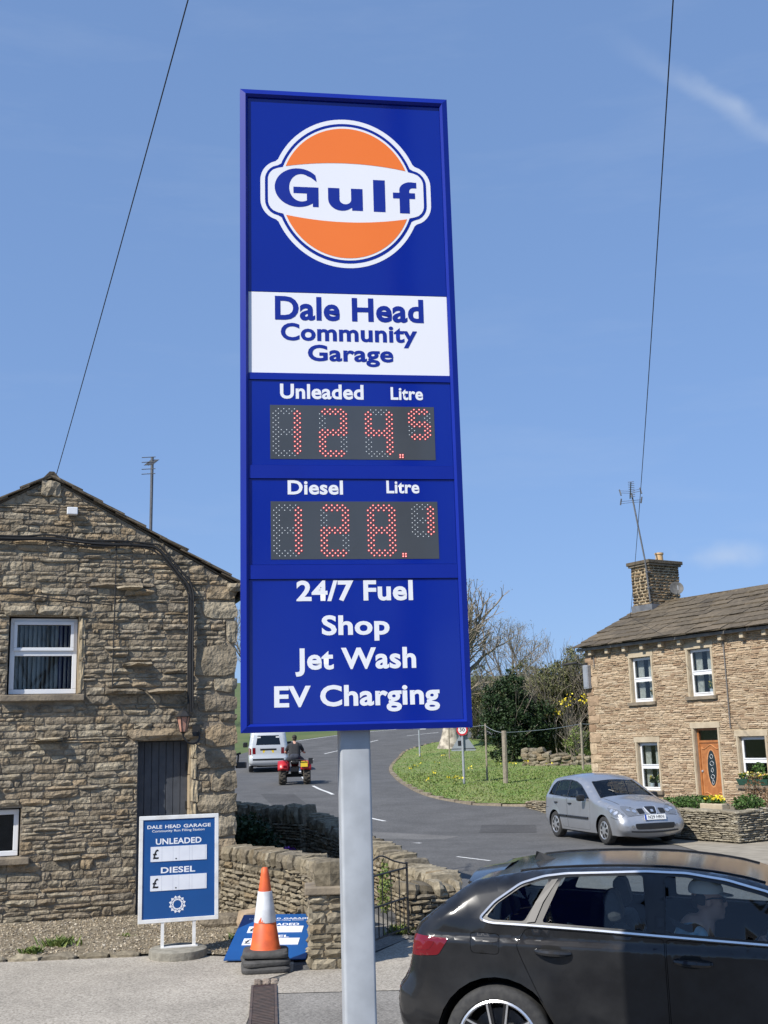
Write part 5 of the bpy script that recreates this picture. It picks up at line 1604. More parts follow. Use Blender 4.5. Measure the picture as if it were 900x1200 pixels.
def leafy(name, label, loc, shape, n, size, mat, twigs, seed, cat='bush', group=None, twlen=1.0, base=.0):
    """shape: list of (dx,dy,dz,rx,ry,rz) clumps"""
    rnd = random.Random(seed)
    t = thing(name, label, cat, (loc[0],loc[1],isl_z(*loc)-.08), 0, group)
    m = MB(); tot = sum(s[3]*s[4]*s[5] for s in shape)
    for s in shape:
        k = int(n*s[3]*s[4]*s[5]/tot)
        # clump centres first, so light and dark masses form
        cs_ = []
        for _ in range(max(6,k//45)):
            v = Vector((rnd.gauss(0,1),rnd.gauss(0,1),rnd.gauss(0,1))).normalized()*(.35+.65*rnd.random()**.5)
            cs_.append(Vector((s[0]+v.x*s[3],s[1]+v.y*s[4],s[2]+v.z*s[5])))
        for c in cs_:
            if c.z < .1: c.z = .1+rnd.random()*.3
            cr_ = rnd.uniform(.16,.34)
            leaves(m, c, (cr_,cr_,cr_*.9), int(k/len(cs_)), size, rnd)
    m.build('crown', mat, t, tone=True)
    tw = MB(); tips = []
    for _ in range(twigs):
        s = shape[rnd.randrange(len(shape))]
        a = rnd.uniform(0,6.3); bx_ = Vector((s[0]+rnd.uniform(-.4,.4)*s[3], s[1]+rnd.uniform(-.4,.4)*s[4], -.05))
        d = Vector((math.cos(a)*.35,math.sin(a)*.35,1)).normalized()
        grow(tw, bx_, d, (s[2]+s[5])*.42*twlen*rnd.uniform(.7,1.15), rnd.uniform(.02,.045), 3, rnd, tips, (2,3), .42, .10, .68, 3, .007)
    tw.build('trunk','twig',t)
    return t
leafy('yew_tree', 'dense dark green yew bush beside the road signs', (5.75,53.5), [(0,0,1.6,1.6,1.3,1.6),(-.3,.1,2.8,1.15,.95,1.2),(1.1,.2,1.7,1.1,1.0,1.5),(.1,0,3.7,.6,.55,.7)], 22000, .11, 'yew', 4, 41, 'bush')
G_ = 'tangled hedgerow bushes behind the turf'
leafy('hedge_bush', 'olive brown twiggy bush next to the dark yew', (7.5,54.5), [(0,0,1.9,1.3,1.1,1.9),(.2,0,3.2,1.0,1.0,1.3)], 26000, .09, 'scrub', 46, 42, group=None, twlen=.95)
leafy('hedge_bush', 'tallest twiggy hedgerow bush behind the rubble wall', (9.2,55.5), [(0,0,2.2,1.4,1.1,2.2),(-.1,0,4.0,1.1,1.0,1.4)], 30000, .09, 'scrub', 52, 43, twlen=.98)
leafy('hedge_bush', 'twiggy hedgerow bush beside the buff house corner', (10.8,54.0), [(0,0,2.0,1.3,1.1,2.0),(.1,0,3.6,1.0,1.0,1.3)], 26000, .09, 'scrub', 46, 44, twlen=.98)
leafy('hedge_bush', 'twiggy hedgerow bush hidden mostly behind the buff house', (12.8,55.0), [(0,0,2.0,1.4,1.1,2.0),(.1,0,3.4,1.0,1.0,1.3)], 15000, .09, 'scrub', 16, 45, twlen=.98)
leafy('hedge_bush', 'olive bush half hidden between the pale tree trunk and the yew', (5.4,73.0), [(0,0,2.0,1.7,1.2,2.0),(.3,0,3.4,1.2,1.0,1.2)], 9000, .10, 'scrub', 26, 48, twlen=.95)
leafy('hedge_bush', 'brown bush on the verge behind the dark yew', (8.2,72.0), [(0,0,2.0,1.7,1.2,2.2),(.3,0,3.6,1.2,1.0,1.4)], 9000, .10, 'scrub', 26, 49, twlen=.95)
leafy('green_bush', 'small fresh green bush in front of the hedgerow beside the rubble wall', (8.3,51.2), [(0,0,.9,.62,.5,.75)], 1300, .08, 'fresh', 5, 46)
leafy('yellow_bush', 'yellow flowering bush showing through the hedgerow', (8.35,53.2), [(.2,0,2.9,.75,.3,.28),(-.55,0,2.45,.3,.25,.35)], 120, .10, 'daffodil', 8, 47, twlen=.9)

# daffodil clumps on the turf
G_ = 'daffodil clumps dotted over the turf'
rd = random.Random(51)
def daff(x, y, n, label, s=.25, group=None):
    t = thing('daffodil_clump', label, 'daffodils', (x,y,isl_z(x,y)), 0, group)
    m1 = MB(); leaves(m1,(0,0,.12),(s,s,.12),n,.09,rd); m1.build('foliage','fresh',t,tone=True)
    m2 = MB(); leaves(m2,(0,0,.24),(s,s,.07),n,.075,rd); m2.build('flowers','daffodil',t,tone=True)
daff(2.15,38.9,34,'large yellow daffodil clump at the foot of the speed limit pole',.34)
for x,y in ((.95,47.5),(1.25,49.5),(.8,45.5),(1.6,42.0),(4.4,47),(4.9,46.4),(5.5,47.8),(2.0,50),(1.3,38.6),(3.0,44),(6.2,45.5),(2.6,57),(1.5,58.5)):
    daff(x,y,rd.randint(4,9),'small yellow daffodil clump scattered on the roadside turf',.2,G_)

# weeds on the gravel
def weed(x, y, n, s, label):
    t = thing('weed', label, 'weed', (x,y,.03), 0)
    m = MB()
    for _ in range(n):
        a = rd.uniform(0,6.3); L = s*rd.uniform(.5,1.2); w = .012; p = Vector((rd.gauss(0,s*.5),rd.gauss(0,s*.4),0))
        d = Vector((math.cos(a)*.5,math.sin(a)*.5,.7)); e = Vector((-math.sin(a),math.cos(a),0))*w
        m.add([p-e,p+e,p+d*L*.6+e*.9,p+d*L+Vector((0,0,-.02)),p+d*L*.6-e*.9],[(0,1,2,3,4)],rd.random())
    m.build('leaves','fresh',t,tone=True)
weed(-3.72,13.25,130,.16,'larger green weed tuft on the gravel by the cottage wall')
weed(-3.92,12.85,90,.11,'smaller green weed tuft near the edging stones')
weed(-1.75,13.3,60,.12,'thin weeds between the price board and the garden wall')
weed(.05,13.55,110,.14,'green weed growing at the foot of the low end pier')
weed(-3.1,13.7,40,.08,'sparse weeds close under the cottage wall')

# ivy on the wall by the gate and purple flowers in the shaded garden
iv = thing('garden_shrub', 'dark shrub in the shaded cottage garden behind the coping stones', 'shrub', (-2.6,19.7,0), 0)
m1 = MB(); 
for k in range(15): leaves(m1,(rd.uniform(-1.2,.95),rd.uniform(-.3,.45),rd.uniform(.25,.80)),(.34,.3,.30),330,.07,rd)
m1.build('foliage','yew',iv,tone=True)
MT['purple'] = leaf_mat('purple petals', [(.16,.03,.28),(.25,.06,.4)])
pf = thing('purple_flowers', 'purple flowers at the end of the shaded garden wall', 'flowers', (-1.65,18.2,0), 0)
m1 = MB(); leaves(m1,(0,0,.45),(.2,.2,.16),200,.05,rd); m1.build('flowers','purple',pf,tone=True)
m1 = MB(); leaves(m1,(0,0,.22),(.2,.2,.24),160,.06,rd); m1.build('foliage','plant_leaf',pf,tone=True)
iv2 = thing('ivy', 'green creeper climbing the wall end by the iron gate', 'ivy', (-.12,14.7,0), 0)
m1 = MB(); leaves(m1,(0,0,.38),(.10,.35,.34),300,.05,rd); m1.build('foliage','fresh',iv2,tone=True)

# rubble wall behind the turf
def rubble(label, pts, h, seed, group=None):
    rnd = random.Random(seed)
    P = [Vector((*p,0)) for p in pts]; c = catmull(P, 40)
    t = thing('rubble_wall', label, 'wall', (pts[0][0],pts[0][1],tz(*pts[0])))
    o0 = Vector((pts[0][0],pts[0][1],tz(*pts[0]))); n = 0
    D = [0]
    for i in range(1,len(c)): D.append(D[-1]+(c[i]-c[i-1]).length)
    def at_(d):
        i = min(len(D)-2, max(0, int(np.searchsorted(D,d))-1)); f = (d-D[i])/(D[i+1]-D[i]); return c[i].lerp(c[i+1],f), c[i+1]-c[i]
    hh = 0
    while hh < h:
        d = rnd.uniform(0,.2); s_ = rnd.uniform(.10,.17)
        while d < D[-1]-.2 and n < 290:
            L = rnd.uniform(.16,.46); m_, dr_ = at_(d+L/2); z = isl_z(m_.x,m_.y)-.05
            if hh < h*(.72+.5*math.sin(d*1.3+1)*.5+.2*rnd.random()):
                o = bpy.data.objects.new('stone', boulder(rnd.randrange(8),'stone_dry')); COL.objects.link(o); o.parent = t
                o.location = (m_.x-o0.x, m_.y-o0.y+rnd.uniform(-.07,.07)+hh*.12, z+hh+s_/2-o0.z+rnd.uniform(-.03,.03))
                o.scale = (L*1.12,.36,s_*rnd.uniform(.9,1.5)); o.rotation_euler = (R(rnd.uniform(-15,15)),R(rnd.uniform(-16,16)),math.atan2(dr_.y,dr_.x)+R(rnd.uniform(-18,18)))
                n += 1
            d += L
        hh += s_*.9
rubble('tumbled dry stone wall along the back of the turf below the hedgerow', [(5.6,49.8),(6.9,48.9),(8.2,48.8),(9.6,49.2),(11.2,50)], .62, 61)
LW = dry_wall('knee high stone retaining wall behind the rear of the silver car', (3.72,32.55), (4.6,29.2), .30, .34, thick=.3, ends=(True,True), hm=(.06,.10), ln=(.16,.36), cope=(.3,.05,.08), z0=.12)

# ================================================================== ROAD SIGNS AND FENCE
MT['sign_face'] = pmat('white sign sheeting', (.78,.78,.76), .4)
MT['sign_red'] = pmat('red sign sheeting', (.55,.02,.03), .4)
MT['sign_back'] = nmat('grey sign back', (.30,.33,.35), (.25,.28,.30), scale=4, rough=.5)
zz = isl_z(2.45,39.1)
ls = thing('speed_limit_sign', 'round thirty speed limit sign on a pale pole with a triangular sign back', 'road sign', (2.45,39.1,zz), R(-4))
MB().tube([(0,0,-.1),(0,0,1.98)],.042,10).build('pole','galv',ls,True)
def disc(r_, y, z, n=28): return MB().add([(r_*math.cos(2*PI*k/n),y,z+r_*math.sin(2*PI*k/n)) for k in range(n)],[tuple(range(n))])
MB().lathe([(0,.0),(.19,.0),(.19,.012),(0,.012)],28,Matrix.Translation((0,-.05,1.78)) @ Matrix.Rotation(R(90),4,'X')).build('sign_plate','sign_back',ls)
disc(.19,-.0635,1.78).build('red_ring','sign_red',ls); disc(.138,-.0650,1.78).build('white_disc','sign_face',ls)
lettering('30','ink',ls,w=.18,h=.12,bold=.02,cx=0,cz=1.78,y=-.0665,name='numerals')
tri = [(-.42,1.12),(-.40,1.08),(.40,1.08),(.42,1.12),(.03,1.72),(-.03,1.72)]
MB().prism([(p[0]+.02,p[1]) for p in tri],.05,.062).build('triangle_plate','sign_back',ls)
MB().box(-.42,.46,.044,.05,1.14,1.16).build('rail','black_iron',ls)
MB().box(-.16,-.05,.035,.05,1.26,1.42).build('back_box','ink',ls)
zz = isl_z(1.54,61)
ps = thing('direction_post', 'thin grey post with two small plates on the tip of the turf', 'road sign', (1.54,61.0,zz), R(5))
MB().tube([(0,0,-.1),(0,0,1.95)],.045,8).build('pole','galv',ps,True)
MB().box(-.32,.02,-.06,-.05,1.42,1.72).build('sign_plate','sign_back',ps); MB().box(.04,.36,-.05,-.04,1.40,1.66).build('sign_plate','sign_face',ps)
fe = thing('wire_fence', 'post and wire fence across the turf with one thick timber post', 'fence', (3.81,38.7,0), 0)
posts = [(2.96,58.2,1.7,.035,'timber'),(3.31,40.1,1.92,.032,'timber'),(3.81,38.7,1.72,.085,'timber'),(7.4,44.7,1.8,.045,'timber'),(12,46,1.7,.05,'timber')]
tops = []
for x,y,h_,r_,mt_ in posts:
    z = isl_z(x,y)
    MB().tube([(x-3.81,y-38.7,z-.1),(x-3.81+.02,y-38.7,z+h_)],r_,8).build('post',mt_,fe)
    tops.append(Vector((x-3.81,y-38.7,z+h_-.06)))
for a,b in ((1,2),(2,3),(3,4),(0,1)):
    A_, B_ = tops[a], tops[b]
    MB().tube([A_.lerp(B_,f)-Vector((0,0,.06*4*f*(1-f))) for f in [k/8 for k in range(9)]],.008,4).build('wire','galv',fe)

# ================================================================== OVERHEAD WIRES
def wire(name, label, A_, B_, sag, r_):
    A_, B_ = Vector(A_), Vector(B_); n = 40
    return tag(MB().tube([A_.lerp(B_,k/n)-Vector((0,0,sag*4*(k/n)*(1-k/n))) for k in range(n+1)], r_, 5).build(name,'cable',None,True), label, 'wire')
PT = Vector((1.19,1.26,9.15))
pole = thing('telegraph_pole', 'timber telegraph pole holding both overhead wires', 'pole', (1.35,1.1,0))
MB().tube([(0,0,-.2),(0,0,9.6)],[.15,.10],12).build('shaft','timber',pole,True)
MB().tube([(0,0,9.1),(-.16,.16,9.15)],.02,6).build('bracket','black_iron',pole)
cg = Matrix.Translation((-2.11,15.66,0)) @ Matrix.Rotation(LA,4,'Z')
wire('overhead_wire','black overhead wire running up from the cottage ridge', cg @ Vector((RID+.06,-.1,RZ+.06)), PT, .10, .0055)
wire('overhead_wire','black overhead wire running up from the buff house verge', HM @ Vector((S0-.08,2.02,5.46)), PT, .35, .0065)
MB().tube([HM @ Vector((S0-.08,2.02,5.30)), HM @ Vector((S0-.08,2.02,5.58))],.03,6)
# ================================================================== CARS
def car_paint(name, c, metal, rough, dust):
    m, n, l, b = new_mat(name)
    b.inputs['Metallic'].default_value = metal; b.inputs['Coat Weight'].default_value = 1.0; b.inputs['Coat Roughness'].default_value = .11
    g = n.new('ShaderNodeNewGeometry'); t = n.new('ShaderNodeTexNoise'); t.inputs['Scale'].default_value = 5; t.inputs['Detail'].default_value = 9
    l.new(g.outputs['Position'], t.inputs['Vector'])
    r = n.new('ShaderNodeValToRGB'); r.color_ramp.elements[0].position = .35; r.color_ramp.elements[1].position = .75
    r.color_ramp.elements[0].color = (*c,1); r.color_ramp.elements[1].color = (*[v+dust for v in c],1)
    l.new(t.outputs['Fac'], r.inputs['Fac']); l.new(r.outputs['Color'], b.inputs['Base Color'])
    b.inputs['Specular IOR Level'].default_value = .5 if metal > .1 else .04
    q = n.new('ShaderNodeMath'); q.operation = 'MULTIPLY_ADD'; q.inputs[1].default_value = .2; q.inputs[2].default_value = rough
    l.new(t.outputs['Fac'], q.inputs[0]); l.new(q.outputs[0], b.inputs['Roughness'])
    return m
MT['paint_black'] = car_paint('black car paint', (.011,.0113,.0125), .0, .30, .016)
MT['paint_silver'] = car_paint('silver car paint', (.42,.43,.45), .65, .30, .03)
MT['paint_van'] = car_paint('pale silver van paint', (.58,.59,.60), .3, .30, .02)
MT['chrome'] = pmat('satin chrome', (.85,.85,.85), .30, .85)
MT['pillar_satin'] = pmat('satin pillar trim', (.07,.066,.062), .4, .0)
MT['trim_black'] = nmat('black trim', (.012,.012,.013), (.018,.018,.018), rough=.4)
MT['under'] = pmat('underbody black', (.006,.006,.006), .9)
MT['tail_red'] = pmat('tail lamp red', (.15,.003,.008), .08, coat=1)
MT['tail_red2'] = pmat('tail lamp deep red', (.16,.003,.008), .08, coat=1)
MT['lamp_clear'] = pmat('headlamp lens', (.20,.21,.225), .12, .3, coat=1)
MT['seat_cloth'] = nmat('grey seat cloth', (.045,.048,.052), (.03,.032,.035), scale=20, rough=.9)
MT['plate_white'] = pmat('white plate', (.75,.76,.75), .35)
MT['plate_yellow'] = pmat('yellow plate', (.75,.52,.04), .35)
MT['plate_blue'] = pmat('plate band blue', (.02,.06,.35), .4)
MT['rim_silver'] = pmat('silver wheel', (.52,.53,.54), .32, .7)
MT['rim_dark'] = pmat('dark wheel', (.03,.03,.032), .3, .4)
MT['disc_steel'] = pmat('brake disc', (.12,.12,.125), .5, .7)

def inset(poly, d):
    n = len(poly); out = []
    A = sum(poly[i][0]*poly[(i+1)%n][1]-poly[(i+1)%n][0]*poly[i][1] for i in range(n))
    sg = 1 if A > 0 else -1
    for i in range(n):
        p0, p1, p2 = Vector(poly[i-1]), Vector(poly[i]), Vector(poly[(i+1)%n])
        a, b = (p1-p0), (p2-p1)
        if a.length < 1e-9 or b.length < 1e-9: out.append(tuple(p1)); continue
        a.normalize(); b.normalize()
        nn = Vector((-a.y,a.x))+Vector((-b.y,b.x))
        nn = nn.normalized() if nn.length > 1e-6 else Vector((-a.y,a.x))
        k = max(.5, nn.dot(Vector((-a.y,a.x))))
        p = p1+nn*sg*d/k; out.append((p.x,p.y))
    return out
def rounded(poly, r, n=4):
    out = []; N = len(poly)
    for i in range(N):
        p0, p1, p2 = Vector(poly[i-1]), Vector(poly[i]), Vector(poly[(i+1)%N])
        a, b = (p0-p1), (p2-p1); d = min(r, a.length*.45, b.length*.45)
        s, e = p1+a.normalized()*d, p1+b.normalized()*d
        for k in range(n+1):
            t = k/n; q = s*(1-t)**2+p1*2*t*(1-t)+e*t*t; out.append((q.x,q.y))
    return out

class Car:
    def __init__(c, root, chain, W, belt, wheels, wr, arch, sill, paint, tumble=.40, roof_r=.08, end_r=.22, ends=(0,0), crown=.03, crease=None, n=8):
        c.root, c.W, c.belt, c.paint = root, W, belt, paint
        c.ctrl = chain; c.n = n
        P = [Vector((p[0],p[1],0)) for p in chain]
        c.chain = [(p.x,p.y) for p in catmull(P, n)]
        c.np = np.array(c.chain)
        seg = np.hypot(*(c.np[1:]-c.np[:-1]).T); c.s = np.concatenate([[0],np.cumsum(seg)])
        c.x0, c.x1 = c.np[:,0].min(), c.np[:,0].max()
        c.wheels, c.wr, c.arch, c.sill = wheels, wr, arch, sill
        c.tumble, c.roof_r, c.end_r, c.crown, c.crease = tumble, roof_r, end_r, crown, crease
        c.ends = ends
    def S(c, i): return float(c.s[min(len(c.s)-1,int(round(i*c.n)))])
    def rr(c, x):
        e = max(0, (c.x0+.45-x)/.45, (x-(c.x1-.6))/.6); e = min(1,e)
        return c.roof_r+(c.end_r-c.roof_r)*e*e*(3-2*e)
    def yb(c, x, z):
        xm = (c.x0+c.x1)/2; u = (x-xm)/((c.x1-c.x0)/2)
        y = c.W*(1-.035*u*u)
        b = c.belt(x)
        if z > b: y -= (z-b)*c.tumble
        y -= .05*max(0,(.55-z)/.4)**2
        if c.crease:
            t = max(0,min(1,(z-c.crease(x))/.05)); y -= .022*t*t*(3-2*t)
        # wheel-arch flare
        for wx in c.wheels:
            d = math.hypot(x-wx, z-c.wr)
            if d < c.arch+.10: y += .010*max(0,1-(d-c.arch)/.10)
        return y
    def dist(c, x, z):
        a, b = c.np[:-1], c.np[1:]; ab = b-a; p = np.array([x,z])
        t = np.clip(((p-a)*ab).sum(1)/np.maximum(1e-12,(ab*ab).sum(1)),0,1)
        q = a+ab*t[:,None]; return float(np.sqrt(((p-q)**2).sum(1).min()))
    def Y(c, x, z):
        r = c.rr(x); d = min(r, c.dist(x,z)); k = 1-d/r
        return c.yb(x,z)-r*(1-math.sqrt(max(0,1-k*k)))
    def side(c, sgn, x, z, off=0.0): return (x, sgn*(c.Y(x,z)+off), z)
    def edge_pt(c, s):
        i = int(np.searchsorted(c.s, s, 'right'))-1; i = max(0,min(len(c.chain)-2,i))
        t = (s-c.s[i])/(c.s[i+1]-c.s[i]); p = c.np[i]*(1-t)+c.np[i+1]*t
        a, b = c.np[max(0,i-1)], c.np[min(len(c.chain)-1,i+2)]; d = b-a; d = d/np.hypot(*d)
        return p, np.array([-d[1],d[0]])
    def strip(c, s, v, off=0.0):
        p, nr = c.edge_pt(s)
        y = c.yb(p[0],p[1])-c.rr(p[0])
        k = c.crown*(1-v*v)+off
        q = p+nr*k
        return (float(q[0]), v*y, float(q[1]))
    def patch_side(c, name, poly, mat, parent, sgn, off=0.0, holes=(), step=.07, smooth='full', extra=()):
        V, T = cdt(poly, holes, step, extra or c.crease_pts(), edge_step=min(.03,step*.6) if c.crease else step*.6)
        m = MB(); P = [c.side(sgn,x,z,off) for x,z in V]
        F = []
        for t in T:
            a = (V[t[1]][0]-V[t[0]][0])*(V[t[2]][1]-V[t[0]][1])-(V[t[1]][1]-V[t[0]][1])*(V[t[2]][0]-V[t[0]][0])
            ccw = a > 0          # ccw in x,z faces -y
            F.append(t if ccw == (sgn < 0) else t[::-1])
        return m.add(P,F).build(name,mat,parent,smooth) if name else m.add(P,F)
    def patch_strip(c, name, poly, mat, parent, off=0.0, holes=(), step=.09, smooth='full'):
        """poly in (s, v*0.7)"""
        V, T = cdt(poly, holes, step, (), edge_step=step*.6)
        m = MB(); P = [c.strip(s,max(-1,min(1,v/.7)),off) for s,v in V]
        F = []
        for t in T:
            a = (V[t[1]][0]-V[t[0]][0])*(V[t[2]][1]-V[t[0]][1])-(V[t[1]][1]-V[t[0]][1])*(V[t[2]][0]-V[t[0]][0])
            F.append(t if a > 0 else t[::-1])
        return m.add(P,F).build(name,mat,parent,smooth) if name else m.add(P,F)
    def outline(c):
        pts = list(c.chain)            # rear bottom, over the roof, front bottom
        low = []
        for wx in sorted(c.wheels, reverse=True):
            a0 = math.asin(max(-1,min(1,(c.sill-c.wr)/c.arch)))
            for k in range(19):
                a = a0+(PI-2*a0)*k/18; low.append((wx+c.arch*math.cos(a), c.wr+c.arch*math.sin(a)))
        return pts+low
    def rings(c):
        ex = []
        for k in (.04,.12,.25,.45,.7,1.0):
            for i in range(2,len(c.chain)-2,2):
                d = c.np[i+1]-c.np[i-1]; d = d/np.hypot(*d); nr = np.array([d[1],-d[0]]); p = c.np[i]+nr*k*c.rr(c.np[i][0])
                ex.append((float(p[0]),float(p[1])))
        return ex
    def crease_pts(c):
        if not c.crease: return []
        return [(x,c.crease(x)+dz) for x in np.arange(c.x0+.1,c.x1-.1,.045) for dz in (-.012,0,.010,.020,.030,.040,.050,.062)]
    def inner(c, poly, sgn):
        return c.patch_side('inner_panel', inset(poly,-.015), 'under', c.root, sgn, -.03, (), .12)
    def body(c, side_holes, strip_holes):
        m = MB(); ol = c.outline(); ex = c.rings()+c.crease_pts()
        for sgn in (-1,1):
            p = c.patch_side(None, ol, None, None, sgn, 0, side_holes, .09, extra=ex)
            m.add(p.v,p.f)
        S = float(c.s[-1])
        p = c.patch_strip(None, [(0,-.7),(S,-.7),(S,.7),(0,.7)], None, None, 0, strip_holes, .11)
        m.add(p.v,p.f)
        me = bpy.data.meshes.new('body'); me.from_pydata(m.v,[],m.f)
        bm = bmesh.new(); bm.from_mesh(me); bmesh.ops.remove_doubles(bm, verts=bm.verts[:], dist=.0022); bm.to_mesh(me); bm.free()
        return link('body', me, c.paint, c.root, 'full')
    def ribbon(c, name, pts, r, mat, parent, sgn, off=.004, closed=True, seg=5):
        P = dens(pts,.05) if closed else pts
        q = [c.side(sgn,x,z,off) for x,z in P]
        if closed: q.append(q[0])
        return MB().tube(q, r, seg, cap=not closed).build(name,mat,parent,True)
    def underbody(c):
        m = MB(); w0, w1 = min(c.wheels), max(c.wheels)
        m.box(c.x0+.12,w0-c.arch-.02,-.6,.6,c.sill+.02,.55); m.box(w0-c.arch,w1+c.arch,-.50,.50,c.sill-.02,.60); m.box(w0+c.arch+.02,w1-c.arch-.02,-c.W*.93,c.W*.93,c.sill-.03,.42); m.box(w1+c.arch+.02,c.x1-.14,-.6,.6,c.sill+.02,.5)
        for wx in c.wheels:
            for sg in (-1,1):
                n = 14
                o = len(m.v)
                for k in range(n+1):
                    a = -.2+(PI+.4)*k/n
                    for y in (c.W*.94,.5): m.v.append((wx+c.arch*.995*math.cos(a),sg*y,c.wr+c.arch*.995*math.sin(a)))
                for k in range(n): m.f.append((o+2*k,o+2*k+1,o+2*k+3,o+2*k+2)); m.t.append(0)
        m.build('underbody','under',c.root)

def wheel(root, x, y, r, w, sgn, style, rim_r):
    """sgn = outward side"""
    Mx = Matrix.Translation((x,y,r)) @ Matrix.Rotation(R(90*sgn),4,'X')   # local +z -> outward (-y when sgn=+1)
    t = MB().lathe([(rim_r,-w/2),(r*.94,-w/2),(r,-w*.36),(r,w*.36),(r*.975,w*.44),(r*.90,w*.5),(rim_r*1.04,w*.5),(rim_r,w*.46)],48,Mx).build('tyre','rubber',root,True)
    if style == 'alloy':
        MB().lathe([(rim_r*1.01,w*.47),(rim_r*.965,w*.5),(rim_r*.93,w*.46),(rim_r*.91,-w*.3)],48,Mx).build('rim','chrome',t,True)
        MB().lathe([(0,-w*.1),(rim_r*.72,-w*.1),(rim_r*.72,-w*.16),(0,-w*.16)],32,Mx).build('brake_disc','disc_steel',t)
        for k in range(5):
            for q in (-1,1):
                a = 2*PI*k/5+.3
                for (h0,h1,mat_) in ((.030,.0,'rim_dark'),(.0105,.004,'chrome')):
                    m = MB()
                    rb = Matrix.Rotation(a,4,'Z')
                    off0, off1 = q*(.030 if mat_ == 'rim_dark' else .034), q*(.058 if mat_ == 'rim_dark' else .066)
                    z1 = w*.40+h1
                    v = [(rim_r*.16,off0-h0*.6,z1-.01),(rim_r*.16,off0+h0*.6,z1-.01),(rim_r*.94,off1+h0*.55,z1+.012),(rim_r*.94,off1-h0*.55,z1+.012)]
                    v += [(p[0],p[1],p[2]-(.04 if mat_ == 'rim_dark' else .005)) for p in v]
                    m.add([Mx @ (rb @ Vector(p)) for p in v],[(0,1,2,3),(7,6,5,4),(0,4,5,1),(1,5,6,2),(2,6,7,3),(3,7,4,0)])
                    m.build('spoke' if mat_ == 'rim_dark' else 'spoke_edge',mat_,t)
        MB().lathe([(0,w*.45),(.05,w*.44),(.06,w*.36),(.06,w*.2)],20,Mx).build('hub_cap','rim_dark',t,True)
    else:
        MB().lathe([(rim_r*1.01,w*.45),(rim_r*.95,w*.5),(rim_r*.88,w*.44),(rim_r*.5,w*.50),(rim_r*.2,w*.52),(0,w*.52)],32,Mx).build('wheel_trim','rim_silver',t,True)
        for k in range(7):
            rb = Matrix.Rotation(2*PI*k/7,4,'Z'); m = MB()
            m.add([Mx @ (rb @ Vector(p)) for p in [(rim_r*.42,-.022,w*.53),(rim_r*.82,-.045,w*.485),(rim_r*.82,.045,w*.485),(rim_r*.42,.022,w*.53)]],[(0,1,2,3)])
            m.build('trim_slot','rim_dark',t)
    return t
def plate(root, text, loc, rot, w, mat, band=None):
    p = MB().box(-w/2,w/2,-.006,.006,-.056,.056).build('number_plate',mat,root,loc=loc); p.rotation_euler = rot
    if text: lettering(text,'ink',p,w=w*.74,h=.072,bold=.018,cx=w*.045 if band else 0,cz=0,y=-.0072,name='plate_text')
    if band: MB().box(-w/2,-w/2+.045,-.0068,-.0062,-.056,.056).build('plate_band',band,p)
def seat(root, x, y, back=.52, w=.5, mat='seat_cloth', headrest=True, z=.30):
    m = MB(); m.box(-.02,.48,-w/2,w/2,0,.16)
    s_ = m.build('seat',mat,root,loc=(x,y,z),bevel=.05)
    b = MB().box(-.14,.0,-w/2,w/2,.08,back+.08, mat=Matrix.Rotation(R(-16),4,'Y')).build('seat_back',mat,s_,bevel=.05)
    if headrest: MB().box(-.12,-.02,-.13,.13,back+.12,back+.31, mat=Matrix.Rotation(R(-13),4,'Y')).build('headrest',mat,s_,bevel=.04)

# ---------------------------------------------------------------- black hatchback
bc = thing('black_hatchback', 'black five door hatchback with bright window trim passing the totem sign', 'car', (.85,8.25,0), R(-16))
bc_chain = [(-.50,.22),(-.60,.28),(-.66,.46),(-.655,.62),(-.60,.70),(-.57,.80),(-.55,.92),(-.515,1.0),(-.44,1.06),(-.19,1.235),(-.06,1.275),(.27,1.322),(.63,1.338),(.9,1.338),(1.17,1.325),(1.5,1.28),(1.74,1.21),(2.1,1.07),(2.48,.92),(2.62,.89),(3.0,.83),(3.25,.74),(3.38,.62),(3.43,.48),(3.40,.3),(3.33,.2)]
cb = Car(bc, bc_chain, .89, lambda x: 1.03-.045*x if x < 2.4 else .90, (0.0,2.62), .332, .385, .20, 'paint_black', tumble=.46, roof_r=.085, end_r=.15, crown=.006, crease=lambda x: .905-.028*x)
DLO = rounded([(-.095,1.052),(.0,1.15),(.165,1.255),(.31,1.295),(.45,1.310),(.94,1.322),(1.18,1.312),(1.42,1.275),(1.65,1.213),(1.9,1.10),(2.16,.955),(2.10,.918),(1.615,.934),(1.01,.972),(.615,.998),(.21,1.020),(-.02,1.03)], .03)
qg = rounded([(-.05,1.062),(.02,1.14),(.165,1.232),(.30,1.274),(.345,1.280),(.19,1.040),(.0,1.046)],.02)
rg = rounded([(.30,1.036),(.425,1.288),(.60,1.296),(.92,1.301),(.935,.998),(.6,1.017)],.02)
fg = rounded([(1.045,.992),(1.055,1.297),(1.18,1.290),(1.40,1.252),(1.62,1.193),(1.85,1.088),(2.06,.965),(2.03,.94),(1.6,.955)],.02)
rdoor = rounded([(.20,1.004),(.135,.905),(.170,.816),(.265,.618),(.37,.44),(.42,.26),(1.032,.25),(1.032,.955),(.6,.984)],.03)
fdoor = rounded([(1.038,.954),(1.038,.25),(2.06,.25),(2.14,.5),(2.13,.86),(2.08,.905),(1.6,.921)],.03)
flap = rounded([(-.155,.975),(.035,.965),(.03,.845),(-.15,.852)],.03)
tail = rounded([(-.525,.952),(-.29,.935),(-.36,.835),(-.548,.825)],.02)
front_lamp = rounded([(3.05,.74),(3.42,.66),(3.42,.55),(3.12,.60)],.03)
sH = cb.S
holes = [DLO, rdoor, fdoor, flap]
hatch_glass = [(sH(8.1),-.60),(sH(8.95),-.55),(sH(8.95),.55),(sH(8.1),.60)]
